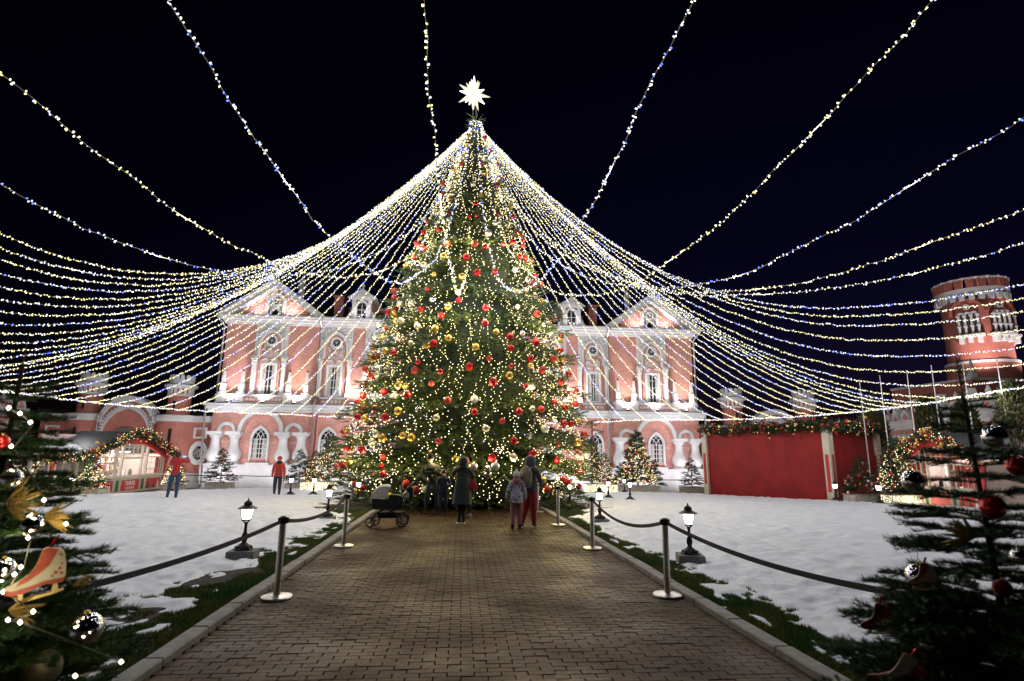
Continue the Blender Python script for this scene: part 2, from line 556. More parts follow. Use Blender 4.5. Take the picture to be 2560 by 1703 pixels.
LAWN_Z = 0.045
SNOW_MESHES = []
for side in (-1, 1):
    us = spaced(0.0, 24.0, 0.030, 1.013, 0.24)
    vv = np.concatenate([np.arange(3.0, 11.0, 0.045), np.arange(11.0, 17.0, 0.07), spaced(17.0, 36.0, 0.09, 1.01, 0.22)])
    vv = np.concatenate([np.arange(-3.0, 3.0, 0.25), vv])
    def fx(U, W, side=side):
        X = (KL1-U) if side < 0 else (xR(W)+KW+U)
        e = edge_y(X)
        # second snow band beyond the ring path runs to the paving at the palace wall
        far = np.where(X < 0, np.interp(X, [-22, -15, -14, -12, -6], [25.5, 26.0, 30.5, 34.0, 34.0]), np.interp(X, [6, 11, 13.5, 16, 20], [33.5, 33.2, 29.0, 24.5, 19.5]))
        t = snow_t(X, W, side)
        t = np.where(W > far, -0.05, t)
        Z = Gn(W)+LAWN_Z+t
        keep = (t > -0.006)
        return X, W, Z, keep
    V, F = grid(us, vv, fx)
    if side < 0: F = F[:, ::-1]
    SNOW_MESHES.append(arr_mesh('snow', V, F, smooth=True))
    s = tag(obj('snow', SNOW_MESHES[-1], M_SNOW), ('thin trodden snow on the lawn beside the pram' if side < 0 else 'thin trodden snow on the lawn before the red pavilion'), kind='stuff')
    # turf under it
    us2 = spaced(0.0, 26.0, 0.12, 1.08, 1.5); v2 = np.concatenate([np.arange(-3, 18, 0.25), np.arange(18, 34.5, 0.5)])
    def fl(U, W, side=side):
        X = (KL1-U+0.01) if side < 0 else (xR(W)+KW+U-0.01)
        Z = Gn(W)+LAWN_Z+0.012*fbm(X*3, W*3, 3, 8)
        return X, W, Z, (W < 34) & ((np.abs(X) > 2.0)) & (W < np.where(X < 0, np.interp(X, [-22, -15, -14, -12, -6], [26.0, 26.5, 31.0, 34.5, 34.5]), np.interp(X, [6, 11, 13.5, 16, 20], [34, 33.8, 29.6, 25.1, 20.1])))
    V, F = grid(us2, v2, fl)
    if side < 0: F = F[:, ::-1]
    tag(obj('lawn_left' if side < 0 else 'lawn_right', arr_mesh('lawn', V, F, smooth=True), M_LAWN), 'turf and bare soil under patchy snow', kind='structure')

# grass blades on the snow-free strips
M_GRASS = mat('short_grass', (0.07, 0.19, 0.03), 0.7, island=0.45, col2=(0.17, 0.16, 0.04), var=0.2, vscale=1.2)
for side in (-1, 1):
    N = 260000
    y = 4.2+13.8*RNG.random(N)**1.5
    d = RNG.random(N)**1.3*2.7
    x = (KL1-d) if side < 0 else (xR(y)+KW+d)
    t = snow_t(x, y, side)
    soil = fbm(x*1.3+9, y*1.3, 3, 77)
    if side < 0:
        soil = soil+0.35*np.exp(-((x+3.45)/0.38)**2-((y-8.0)/1.4)**2)
    k = (t < 0.004) & (soil < 0.20+0.1*RNG.random(N))
    x, y = x[k], y[k]; n = len(x)
    h = 0.022+0.03*RNG.random(n); a = RNG.random(n)*2*PI; w = 0.004+0.003*RNG.random(n)
    lean = 0.03*RNG.random(n); la = RNG.random(n)*2*PI
    z = Gn(y)+LAWN_Z-0.004
    P = np.stack([np.stack([x-w*np.cos(a), y-w*np.sin(a), z], 1), np.stack([x+w*np.cos(a), y+w*np.sin(a), z], 1),
                  np.stack([x+lean*np.cos(la), y+lean*np.sin(la), z+h], 1)], 1)
    tag(obj('grass', arr_mesh('grass', P.reshape(-1, 3), np.arange(3*n).reshape(-1, 3)), M_GRASS),
        'short wet grass strip along the kerb on the ' + ('pram side' if side < 0 else 'red pavilion side'), kind='stuff')

# ------------------------------------------------------------------ brick path
def paver_material():
    m = mat('brown_paver', (0.066, 0.038, 0.015), 0.42, spec=0.16, var=0.28, vscale=26.0, bump=0.6, bscale=90, island=0.26, pos=True)
    nt = m.node_tree; p = nt.nodes['Principled BSDF']
    g = nt.nodes.new('ShaderNodeNewGeometry')
    n1 = nt.nodes.new('ShaderNodeTexNoise'); n1.inputs['Scale'].default_value = 0.8; n1.inputs['Detail'].default_value = 6
    nt.links.new(g.outputs['Position'], n1.inputs['Vector'])
    r = nt.nodes.new('ShaderNodeMapRange'); r.inputs[1].default_value = 0.35; r.inputs[2].default_value = 0.65; r.inputs[3].default_value = 0.34; r.inputs[4].default_value = 0.7
    nt.links.new(n1.outputs[0], r.inputs[0]); nt.links.new(r.outputs[0], p.inputs['Roughness'])
    # damp stains, blotches and a hue that shifts from block to block
    src = p.inputs['Base Color'].links[0].from_socket
    n2 = nt.nodes.new('ShaderNodeTexNoise'); n2.inputs['Scale'].default_value = 2.3; n2.inputs['Detail'].default_value = 5
    nt.links.new(g.outputs['Position'], n2.inputs['Vector'])
    r2 = nt.nodes.new('ShaderNodeMapRange'); r2.inputs[1].default_value = 0.3; r2.inputs[2].default_value = 0.7; r2.inputs[3].default_value = 0.62; r2.inputs[4].default_value = 1.32
    nt.links.new(n2.outputs[0], r2.inputs[0])
    mx = nt.nodes.new('ShaderNodeMix'); mx.data_type = 'RGBA'; mx.blend_type = 'MULTIPLY'; mx.inputs[0].default_value = 1
    nt.links.new(src, mx.inputs[6]); nt.links.new(r2.outputs[0], mx.inputs[7])
    hs = nt.nodes.new('ShaderNodeHueSaturation'); rr = nt.nodes.new('ShaderNodeMapRange'); rr.inputs[3].default_value = 0.47; rr.inputs[4].default_value = 0.525
    fr = nt.nodes.new('ShaderNodeMath'); fr.operation = 'FRACT'; ml = nt.nodes.new('ShaderNodeMath'); ml.operation = 'MULTIPLY'; ml.inputs[1].default_value = 7.31
    nt.links.new(g.outputs['Random Per Island'], ml.inputs[0]); nt.links.new(ml.outputs[0], fr.inputs[0]); nt.links.new(fr.outputs[0], rr.inputs[0])
    nt.links.new(rr.outputs[0], hs.inputs['Hue']); nt.links.new(mx.outputs[2], hs.inputs['Color']); nt.links.new(hs.outputs[0], p.inputs['Base Color'])
    return m
M_PAVER = paver_material()
path = tag(obj('path', MB().add([(-2.6, -3, 0.004), (3.3, -3, 0.004), (2.8, 20.5, -0.05), (-2.6, 20.5, -0.05)], [(0, 1, 2, 3)]), M_JOINT),
           'brown block paved path leading to the giant tree', kind='structure')
PL, PWD = 0.227, 0.087
pv = MB().cham((0, 0, 0), (PL-0.010, PWD-0.0025, 0.05), 0.0025)
paver_mesh = pv.mesh('paver')
paver_mesh.materials.append(M_PAVER)
bv = np.array(pv.v); 
cells = []
rows = int((20.0+2.5)/PWD)
for j in range(rows):
    y = -2.5+PWD*(j+0.5)
    off = (0.5 if j % 2 else 0.0)
    for i in range(-1, 26):
        x = KL0+PL*(i+off)+0.02
        if x < KL0-PL*0.3 or x > xR(y)+PL*0.3: continue
        cells.append((x, y))
cells = np.array(cells)
zr = RNG.normal(0, 0.0016, len(cells)); tl = RNG.normal(0, 0.006, (len(cells), 2)); rz = RNG.normal(0, 0.008, len(cells))
near = np.where(cells[:, 1] > 4.62)[0]
near = near[np.argsort(cells[near, 1])]
# only those inside the picture
def in_view(x, y, z):
    d = Vector((x, y, z-CAM_H)); w = d.dot(_f)
    return w > 0.1 and abs(d.dot(_r)/w) < 0.945 and abs(d.dot(_u)/w) < 0.63
first = [i for i in near if in_view(cells[i, 0], cells[i, 1], 0)][:300]
fs = set(first)
for i in first:
    x, y = cells[i]
    o = obj('paver', paver_mesh, None, path, (x, y, 0.004+zr[i]), (tl[i, 0], tl[i, 1], rz[i]))
rest = np.array([i for i in range(len(cells)) if i not in fs])
R = np.tile(np.eye(3), (len(rest), 1, 1)); R[:, 2, 0] = -tl[rest, 1]; R[:, 2, 1] = tl[rest, 0]
R[:, 0, 1] = -rz[rest]; R[:, 1, 0] = rz[rest]
T = np.stack([cells[rest, 0], cells[rest, 1], 0.004+zr[rest]+Gn(cells[rest, 1])], 1)
q4 = np.array([f for f in pv.f])
V, F = inst(bv, q4, R, T)
o = obj('pavers', arr_mesh('pavers', V, F), M_PAVER, path); o['kind'] = 'stuff'

# kerb stones
M_KERB = mat('grey_kerb_concrete', (0.24, 0.225, 0.205), 0.7, var=0.22, vscale=7, bump=0.45, bscale=50, island=0.14, pos=True)
for side in (-1, 1):
    kerb = empty('kerb_left' if side < 0 else 'kerb_right', (0, 0, 0)); kerb['kind'] = 'structure'
    kerb['label'] = 'grey concrete kerb stones along the path'
    ln = 0.86
    for j in range(26):
        y0 = -2.4+ln*j
        if y0 > 18.3: break
        yc = y0+ln/2
        if side < 0: xc, rz_ = (KL0+KL1)/2-0.01, 0.0
        else: xc, rz_ = xR(yc)+KW/2, 0.025
        w = KW
        L = ln-0.012
        kb = MB().cham((0, 0, 0), (w, L, 0.22), 0.014)
        obj('kerb_stone', kb, M_KERB, kerb, (xc+random.gauss(0, 0.004), yc, -0.012+G(yc)+random.gauss(0, 0.003)), (0, random.gauss(0, 0.006), rz_+random.gauss(0, 0.003)))
# ------------------------------------------------------------------ the palace
def lancet(cx, z0, w, zs, zt, n=7):
    h = zt-zs; a = w/2
    c = (h*h-a*a)/(2*a)          # arc centre sits at x = +c for the left side
    R_ = a+c
    pts = [(cx-a, z0), (cx-a, zs)]
    t1 = math.atan2(h, -c) if True else 0
    for k in range(1, n+1):
        t = PI+(t1-PI)*k/n
        pts.append((cx+c+R_*math.cos(t), zs+R_*math.sin(t)))
    left = pts[:]
    right = [(2*cx-x, z) for x, z in reversed(left[:-1])]
    return left+right

def arc(cx, cz, r, a0, a1, n, sz=1.0):
    return [(cx+r*math.cos(a0+(a1-a0)*k/n), cz+sz*r*math.sin(a0+(a1-a0)*k/n)) for k in range(n+1)]

PX, PY, PB = 0.22, 36.0, -0.57
palace = empty('palace', (PX, PY, PB), 0, 'long pink two storey palace with white stucco trim behind the giant tree', 'palace')
LZ = -PB
SMALL = {'spandrel_relief', 'garland_relief', 'roundels', 'bead_band', 'aedicule_relief', 'dentils', 'corbel', 'merlons'}
_obj0 = obj
def obj(name, *a, **k):
    o = _obj0(name, *a, **k)
    if name in SMALL: o['kind'] = 'stuff'
    return o
def pp(name, mb, m, parent=None, smooth=False):
    return obj(name, mb, m, parent or palace, (0, 0, LZ) if parent is None else None, smooth=smooth)

HW = 15.75
pp('plinth', MB().bbox(-HW-0.15, HW+0.15, -0.22, 10, -0.6, 0.84).bbox(-HW-0.2, HW+0.2, -0.27, 10, 0.84, 0.90), M_WHITE)
pp('wall', MB().bbox(-HW, HW, 0.0, 11, 0.88, 4.2), M_PINK)
for s in (-1, 1):      # corner strips and projecting end bays
    pp('pilaster', MB().bbox(s*9.42-0.22, s*9.42+0.22, -0.16, 0.0, 0.9, 4.15), M_PINK)
    x0, x1 = sorted((s*9.9, s*HW))
    pp('wall', MB().bbox(x0, x1, -0.10, 0.05, 0.9, 4.18), M_PINK)
pp('cornice', MB().bbox(-HW-0.25, HW+0.25, -0.34, 11, 4.14, 4.26).bbox(-HW-0.34, HW+0.34, -0.46, 11, 4.27, 4.46).bbox(-HW-0.45, HW+0.45, -0.58, 11, 4.47, 4.62), M_WHITE)
pp('ledge_roof', MB().bbox(-HW-0.42, HW+0.42, -0.54, 1.0, 4.62, 4.66), M_ROOF)
pp('wall', MB().bbox(-HW+0.1, HW-0.1, 0.35, 11, 4.66, 9.95), M_PINK)
for s in (-1, 1):
    x0, x1 = sorted((s*9.75, s*(HW-0.1)))
    pp('wall', MB().bbox(x0, x1, 0.22, 0.4, 4.66, 9.95), M_PINK)
pp('cornice', MB().bbox(-HW, HW, 0.12, 11, 9.86, 10.0).bbox(-HW-0.12, HW+0.12, -0.04, 11, 10.0, 10.16).bbox(-HW-0.3, HW+0.3, -0.24, 11, 10.16, 10.30).bbox(-HW-0.42, HW+0.42, -0.36, 11, 10.30, 10.40), M_WHITE)
rf = MB()
rf.add([(-HW, 0.2, 10.41), (HW, 0.2, 10.41), (HW, 11, 10.41), (-HW, 11, 10.41), (-HW+3, 5.5, 12.6), (HW-3, 5.5, 12.6)],
       [(0, 1, 5, 4), (1, 2, 5), (2, 3, 4, 5), (3, 0, 4), (0, 3, 2, 1)])
pp('roof', rf, M_ROOF)

def glass_panes(win, cells, y, m=None):
    for (x0, x1, z0, z1) in cells:
        obj('pane', MB().bbox(x0, x1, y-0.012, y, z0, z1), m or M_GLASS, win)

def lower_window(cx, y, curtain):
    z0, zs, zt, w = 1.02, 2.45, 3.30, 1.14
    inn = lancet(cx, z0+0.28, w-0.26, zs, zt-0.20); out = lancet(cx, z0, w, zs, zt)
    win = pp('window', MB().band(inn, out, y-0.16, y), M_WHITE)
    obj('sill', MB().bbox(cx-w/2-0.12, cx+w/2+0.12, y-0.22, y, z0-0.12, z0-0.001), M_WHITE, win)
    obj('glazing', MB().prism(inn[::-1], y-0.03, y-0.01), M_GLASS, win)
    if curtain:
        for sx in (-1, 1):
            obj('curtain', MB().bbox(cx+sx*0.26-0.13, cx+sx*0.26+0.13, y-0.038, y-0.031, z0+0.30, zs+0.05), M_CURTAIN, win)
    b = MB(); g = y-0.055
    a = w/2-0.13
    b.bbox(cx-0.022, cx+0.022, g, g+0.03, z0+0.28, zs)
    for fx in (-0.5, 0.5): b.bbox(cx+fx*a-0.014, cx+fx*a+0.014, g, g+0.03, z0+0.28, zs)
    for k in range(5):
        z = z0+0.28+(zs-z0-0.28)*k/4.0
        b.bbox(cx-a, cx+a, g-0.004, g+0.026, z-0.018, z+0.018)
    # tracery: crossing arcs in the pointed head
    for sx in (-1, 1):
        ar = arc(cx+sx*a, zs, a, PI/2 if sx > 0 else 0, PI if sx > 0 else PI/2, 7)
        ai = arc(cx+sx*a, zs, a-0.035, PI/2 if sx > 0 else 0, PI if sx > 0 else PI/2, 7)
        b.band(ai, ar, g, g+0.03)
        ar = arc(cx+sx*a, zs, a*1.55, PI/2+0.35 if sx > 0 else 0.12, PI-0.12 if sx > 0 else PI/2-0.35, 7)
        ai = arc(cx+sx*a, zs, a*1.55-0.03, PI/2+0.35 if sx > 0 else 0.12, PI-0.12 if sx > 0 else PI/2-0.35, 7)
        b.band(ai, ar, g+0.002, g+0.028)
    obj('glazing_bar', b, M_WHITE, win)
    return win

def rosette_window(cx, cz, r, y, parent=None):
    win = pp('round_window', MB().band(arc(cx, cz, r*0.68, 0, 2*PI, 20)[:-1], arc(cx, cz, r, 0, 2*PI, 20)[:-1], y-0.14, y, True), M_WHITE)
    obj('pane', MB().prism(arc(cx, cz, r*0.68, 0, 2*PI, 16)[:-1][::-1], y-0.05, y-0.03), M_GLASS, win)
    b = MB()
    for k in range(4):
        t = PI*k/4
        dx, dz = math.cos(t)*r*0.68, math.sin(t)*r*0.68
        b.cyl((cx-dx, y-0.065, cz-dz), (cx+dx, y-0.065, cz+dz), 0.014, n=4)
    b.prism(arc(cx, cz, r*0.14, 0, 2*PI, 8)[:-1][::-1], y-0.09, y-0.05)
    obj('glazing_bar', b, M_WHITE, win)
    return win

def ornament_lumps(cx, cz, w, h, y, n, seed, keep=None):
    rr = random.Random(seed); b = MB(); k = 0
    while k < n:
        x = cx+rr.uniform(-w, w); z = cz+rr.uniform(-h, h)
        if keep and not keep(x, z): continue
        r = rr.uniform(0.03, 0.065)
        b.sphere((x, y, z), r, 6, 4); k += 1
    return b

def upper_window(cx, y, seed):
    # white field reaching the cornice with a pointed pink recess
    out = lancet(cx, 7.72, 1.62, 8.55, 9.62)
    field_l = [(cx-1.02, 7.72), (cx-1.02, 9.88), (cx, 9.88)]
    fld = MB()
    half = len(out)//2
    for sgn in (1, -1):
        if sgn > 0: poly = [(cx-1.02, 7.72), (cx-0.81, 7.72)]+[p for p in out[1:half+1]]+[(cx, 9.88), (cx-1.02, 9.88)]
        else: poly = [(2*cx-x, z) for x, z in ([(cx-1.02, 7.72), (cx-0.81, 7.72)]+[p for p in out[1:half+1]]+[(cx, 9.88), (cx-1.02, 9.88)])]
        fld.prism(poly, y-0.12, y)
    bay = pp('window_surround', fld, M_WHITE)
    obj('archivolt', MB().band(lancet(cx, 7.75, 1.34, 8.5, 9.34), lancet(cx, 7.75, 1.60, 8.54, 9.56), y-0.20, y-0.001), M_WHITE, bay)
    obj('inner_archivolt', MB().band(lancet(cx, 5.22, 1.08, 8.42, 9.08), lancet(cx, 5.22, 1.34, 8.48, 9.32), y-0.10, y-0.0), M_PINK, bay)
    for sx in (-1, 1):
        col = obj('column', MB().bbox(cx+sx*0.93-0.115, cx+sx*0.93+0.115, y-0.24, y, 5.22, 7.52), M_WHITE, bay)
        obj('capital', MB().bbox(cx+sx*0.93-0.15, cx+sx*0.93+0.15, y-0.28, y, 7.2, 7.52).bbox(cx+sx*0.93-0.19, cx+sx*0.93+0.19, y-0.32, y+0.0, 7.53, 7.66), M_GILT, bay)
        obj('capital_stone', MB().bbox(cx+sx*0.93-0.17, cx+sx*0.93+0.17, y-0.29, y, 7.67, 7.78), M_WHITE, bay)
        obj('column_base', MB().bbox(cx+sx*0.93-0.16, cx+sx*0.93+0.16, y-0.28, y, 5.2, 5.42), M_WHITE, bay)
    obj('spandrel_relief', ornament_lumps(cx, 9.35, 0.95, 0.42, y-0.13, 60, seed, lambda x, z: z > 9.78-0.52*(abs(x-cx)/0.5)**1.3 or abs(x-cx) > 0.80), M_GILT, bay)
    obj('garland_relief', ornament_lumps(cx, 8.28, 0.55, 0.2, y-0.07, 46, seed+1, lambda x, z: abs(z-8.18-0.55*(x-cx)**2) < 0.14), M_GILT, bay)
    obj('head_relief', MB().prism(lancet(cx, 8.36, 1.0, 8.42, 9.0)[::-1], y-0.03, y+0.01), M_GILT, bay)
    rosette_window(cx, 8.80, 0.37, y-0.03)
    obj('medallion', MB().band(arc(cx, 8.06, 0.13, 0, 2*PI, 14)[:-1], arc(cx, 8.06, 0.22, 0, 2*PI, 14)[:-1], y-0.16, y, True), M_PINK, bay)
    obj('medallion_face', MB().lathe([(0.001, 0), (0.06, 0.03), (0.12, 0.0)], 12).mesh('mf'), M_GILT, bay, (cx, y-0.12, 8.06), (PI/2, 0, 0))
    obj('spandrel', MB().bbox(cx-0.50, cx+0.50, y-0.05, y+0.0, 7.3, 8.06), M_WHITE, bay)
    # two-light window
    fr = [(cx-0.52, 5.24), (cx-0.52, 7.33)]+arc(cx-0.26, 7.33, 0.26, PI, 0, 8)[1:]+arc(cx+0.26, 7.33, 0.26, PI, 0, 8)[1:]+[(cx+0.52, 5.24)]
    hood_o = arc(cx-0.27, 7.33, 0.33, PI, 0.2, 9)+arc(cx+0.27, 7.33, 0.33, PI-0.2, 0, 9)
    hood_i = arc(cx-0.27, 7.33, 0.27, PI, 0.2, 9)+arc(cx+0.27, 7.33, 0.27, PI-0.2, 0, 9)
    obj('hood_mould', MB().band(hood_i, hood_o, y-0.16, y), M_PINK, bay)
    inn = [(cx-0.36, 5.30), (cx-0.36, 7.2), (cx-0.02, 7.2), (cx+0.02, 7.2), (cx+0.36, 7.2), (cx+0.36, 5.30)]
    win = pp('window', MB().prism(fr[::-1], y-0.07, y-0.052).bbox(cx-0.52, cx-0.38, y-0.15, y-0.07, 5.24, 7.3).bbox(cx+0.38, cx+0.52, y-0.15, y-0.07, 5.24, 7.3).bbox(cx-0.37, cx+0.37, y-0.13, y-0.07, 7.2, 7.32), M_WHITE)
    cells = []
    zz = [5.30, 5.82, 6.30, 6.78, 7.18]
    for i in range(4):
        for sx in (-1, 1):
            xa, xb = sorted((cx+sx*0.03, cx+sx*0.355))
            cells.append((xa, xb, zz[i]+0.02, zz[i+1]-0.02))
    glass_panes(win, cells, y-0.078)
    rr = random.Random(seed)
    if rr.random() < 0.8:
        for sx in (-1, 1):
            wd = rr.uniform(0.13, 0.3)
            xa, xb = sorted((cx+sx*0.355, cx+sx*(0.355-wd)))
            for i in range(4):
                obj('curtain', MB().bbox(xa, xb, y-0.096, y-0.0905, zz[i]+0.025, zz[i+1]-0.025), M_CURTAIN, win)
    return bay

LOWX = [8.62, 5.75, 2.88]
for s in (-1, 1):
    for i, x in enumerate(LOWX):
        lower_window(s*x, 0.0, i % 2 == 0 or s > 0)
        upper_window(s*x, 0.35, 11+i*3+s)
    lower_window(s*12.72, -0.10, True)
    upper_window(s*12.72, 0.22, 40+s)
lower_window(0, 0.0, True)
upper_window(0, 0.35, 77)

# fat white balusters and arches of the end bays
def baluster_column(cx, y):
    c = pp('column', MB().lathe([(0.40, 0.90), (0.40, 0.98), (0.33, 1.05), (0.31, 1.10), (0.43, 1.28), (0.46, 1.48), (0.42, 1.68), (0.30, 1.92), (0.255, 2.12), (0.25, 2.45), (0.27, 2.5)], 22, (cx, y, 0)), M_WHITE, smooth=True)
    obj('capital', MB().lathe([(0.26, 2.5), (0.33, 2.56), (0.40, 2.68)], 22, (cx, y, 0)).box((cx, y, 2.79), (0.92, 0.86, 0.20)), M_WHITE, c)
    obj('base', MB().box((cx, y, 0.925), (0.86, 0.82, 0.045)), M_WHITE, c)
for s in (-1, 1):
    for x in (10.18, 11.27, 14.2, 15.32):
        baluster_column(s*x, -0.30)
    cx = s*12.73
    pp('arch', MB().band(arc(cx, 2.92, 1.14, PI, 0, 20), arc(cx, 2.92, 1.38, PI, 0, 20), -0.30, -0.10), M_WHITE)
    pp('arch', MB().band(arc(cx, 2.92, 1.02, PI, 0, 20), arc(cx, 2.92, 1.12, PI, 0, 20), -0.24, -0.10), M_PINK)
    for x in (10.72, 14.76):
        pp('arch', MB().band(arc(s*x, 2.92, 0.36, PI, 0, 14), arc(s*x, 2.92, 0.56, PI, 0, 14), -0.28, -0.10), M_WHITE)
    dots = MB()
    for x in (10.72, 14.76):
        for i in range(-4, 5):
            for k in range(2): dots.sphere((s*x+i*0.085, -0.10, 2.24+0.075*k), 0.026, 6, 4)
    for x in (9.2, 12.0, 13.45):
        for i in range(-2, 3):
            for k in range(2): dots.sphere((s*x+i*0.085, -0.10 if x > 9.9 else 0.0, 2.24+0.075*k), 0.026, 6, 4)
    pp('bead_band', dots, M_WHITE)
    # balustrade below the upper windows
    x0, x1 = sorted((s*9.85, s*(HW-0.05)))
    pp('balustrade', MB().bbox(x0, x1, -0.18, 0.24, 4.68, 5.10), M_PINK)
    pp('balustrade_rail', MB().bbox(x0, x1, -0.26, 0.24, 5.10, 5.22).bbox(x0, x1, -0.25, 0.24, 4.662, 4.74), M_WHITE)
    disc = MB()
    for i in range(26):
        x = s*(10.0+i*0.222)
        if any(abs(abs(x)-q) < 0.26 for q in (10.22, 11.33, 14.2, 15.35)): continue
        disc.cyl((x, -0.21, 4.92), (x, -0.17, 4.92), 0.085, n=10)
    pp('roundels', disc, M_WHITE)
    for x in (10.22, 11.33, 14.2, 15.35):
        ob = pp('obelisk', MB().box((s*x, -0.06, 6.30), (0.22, 0.22, 0.84), taper=0.5), M_WHITE)
        obj('tip', MB().box((s*x, -0.06, 6.80), (0.13, 0.13, 0.16), taper=0.3), M_PAINTRED, ob)  # dark colour paints in the shadow at the obelisk point
        obj('pedestal', MB().box((s*x, -0.06, 5.60), (0.30, 0.30, 0.52), taper=0.88).box((s*x, -0.06, 5.29), (0.46, 0.42, 0.13)).box((s*x, -0.06, 5.87), (0.30, 0.30, 0.04)), M_WHITE, ob)
        obj('block', MB().bbox(s*x-0.25, s*x+0.25, -0.29, 0.24, 4.67, 5.225), M_WHITE, ob)
    # rows under the middle windows
    for x in LOWX:
        pp('balustrade', MB().bbox(s*x-0.75, s*x+0.75, 0.12, 0.36, 4.72, 5.06), M_PINK)
        pp('balustrade_rail', MB().bbox(s*x-0.80, s*x+0.80, 0.06, 0.36, 5.06, 5.18).bbox(s*x-0.8, s*x+0.8, 0.08, 0.36, 4.665, 4.72), M_WHITE)
        d = MB()
        for i in range(-2, 3): d.cyl((s*x+i*0.26, 0.09, 4.89), (s*x+i*0.26, 0.13, 4.89), 0.10, n=10)
        pp('roundels', d, M_WHITE)
    # gable over the end bay
    cx = s*12.72; hw = 3.1; za, zb = 10.42, 12.82
    pp('gable', MB().prism([(cx-hw+0.2, za), (cx+hw-0.2, za), (cx, zb-0.3)], 0.30, 5.0), M_PINK)
    rk = MB()
    for sx in (-1, 1):
        poly = [(cx+sx*(hw+0.15), za), (cx+sx*(hw-0.42), za), (cx, zb-0.48), (cx, zb+0.02)]
        rk.prism(poly if sx > 0 else poly[::-1], -0.30, 0.32)
        poly = [(cx+sx*(hw+0.28), za+0.01), (cx+sx*(hw+0.12), za+0.01), (cx, zb-0.06), (cx, zb+0.07)]
        rk.prism(poly if sx > 0 else poly[::-1], -0.42, 5.0)
    pp('raking_cornice', rk, M_WHITE)
    # small aedicule in the gable
    b = MB()
    for sx in (-1, 1): b.bbox(cx+sx*0.52-0.09, cx+sx*0.52+0.09, 0.12, 0.30, 10.43, 11.72)
    b.band(arc(cx, 11.55, 0.30, PI, 0, 10), arc(cx, 11.55, 0.52, PI, 0, 10), 0.16, 0.30)
    b.band(lancet(cx, 10.43, 0.50, 10.5, 10.95), lancet(cx, 10.43, 0.74, 10.55, 11.1), 0.18, 0.30)
    b.bbox(cx-0.43, cx+0.43, 0.26, 0.30, 10.9, 11.6)
    pp('aedicule', b, M_WHITE)
    pp('aedicule_relief', ornament_lumps(cx, 11.9, 0.28, 0.12, 0.2, 14, 5), M_GILT)
    pp('pane', MB().prism(lancet(cx, 10.44, 0.48, 10.5, 10.93)[::-1], 0.255, 0.275), M_GLASS)
    rosette_window(cx, 11.42, 0.27, 0.27)
    # rain pipes
    for (x, y) in ((9.62, -0.22),):
        pipe = pp('downpipe', MB().tube([(s*x, -0.36, 10.2), (s*x, 0.10, 9.75), (s*x, 0.10, 5.2), (s*(x-0.1), -0.62, 4.62), (s*(x-0.1), -0.62, 4.3), (s*(x-0.18), -0.28, 3.9), (s*(x-0.18), -0.28, -0.3)], 0.065, 8), M_ZINC, smooth=True)
        obj('hopper', MB().lathe([(0.07, 0), (0.16, 0.16), (0.17, 0.26)], 10, (s*x, -0.40, 10.12)), M_ZINC, pipe)
    pp('downpipe', MB().tube([(s*(HW+0.42), -0.34, 10.3), (s*(HW+0.05), 0.15, 9.7), (s*(HW+0.02), 0.15, 5.2), (s*(HW+0.35), -0.5, 4.6), (s*(HW+0.4), -0.3, 4.1), (s*(HW+0.22), -0.3, -0.3)], 0.065, 8), M_ZINC, smooth=True)
    # roof dormer
    cx = s*7.2
    dm = pp('dormer', MB().bbox(cx-0.62, cx+0.62, 0.55, 3.2, 10.42, 11.92), M_PINK)
    b = MB()
    for sx in (-1, 1): b.bbox(cx+sx*0.52-0.12, cx+sx*0.52+0.12, 0.38, 0.56, 10.42, 11.9)
    b.bbox(cx-0.72, cx+0.72, 0.34, 0.56, 11.86, 11.98)
    b.prism([(cx-0.98, 11.98), (cx+0.98, 11.98), (cx, 12.62)], 0.30, 3.2)
    b.band(lancet(cx, 10.45, 0.62, 11.35, 11.70), lancet(cx, 10.45, 0.84, 11.4, 11.85), 0.40, 0.56)
    obj('surround', b, M_WHITE, dm)
    obj('tympanum', MB().prism([(cx-0.6, 12.04), (cx+0.6, 12.04), (cx, 12.44)], 0.28, 0.31), M_WHITE2, dm)
    for sx in (-1, 1):
        for i in range(3): obj('pane', MB().bbox(*sorted((cx+sx*0.02, cx+sx*0.29)), 0.50, 0.52, 10.50+i*0.34, 10.80+i*0.34), M_GLASS, dm)
        obj('pane', MB().prism([(cx+sx*0.02, 11.5), (cx+sx*0.27, 11.5), (cx+sx*0.02, 11.72)][::int(sx)], 0.50, 0.52), M_GLASS, dm)
        obj('volute', MB().prism([(cx+sx*0.66, 10.43), (cx+sx*1.1, 10.43), (cx+sx*0.92, 10.75), (cx+sx*0.66, 11.2)][::int(sx)], 0.5, 0.7), M_WHITE, dm)
    obj('backing', MB().bbox(cx-0.3, cx+0.3, 0.53, 0.545, 10.46, 11.7), M_WHITE, dm)
    obj('finial', MB().lathe([(0.10, 12.6), (0.05, 12.75), (0.13, 12.86), (0.05, 12.98), (0.01, 13.1)], 10, (cx, 0.5, 0)), M_WHITE2, dm, smooth=True)
    # roof parapet, stack and urns behind
    pp('chimney', MB().bbox(s*9.0-0.3, s*9.0+0.3, 1.6, 2.3, 10.4, 12.3).bbox(s*9.0-0.38, s*9.0+0.38, 1.5, 2.4, 12.3, 12.42), M_BRICK)
    pp('parapet', MB().bbox(*sorted((s*5.6, s*8.7)), 3.4, 3.8, 10.9, 11.9), M_BRICK)
    pp('parapet_coping', MB().bbox(*sorted((s*5.6, s*8.7)), 3.34, 3.86, 11.9, 12.02).bbox(*sorted((s*5.6, s*8.7)), 3.36, 3.84, 11.4, 11.48), M_WHITE2)
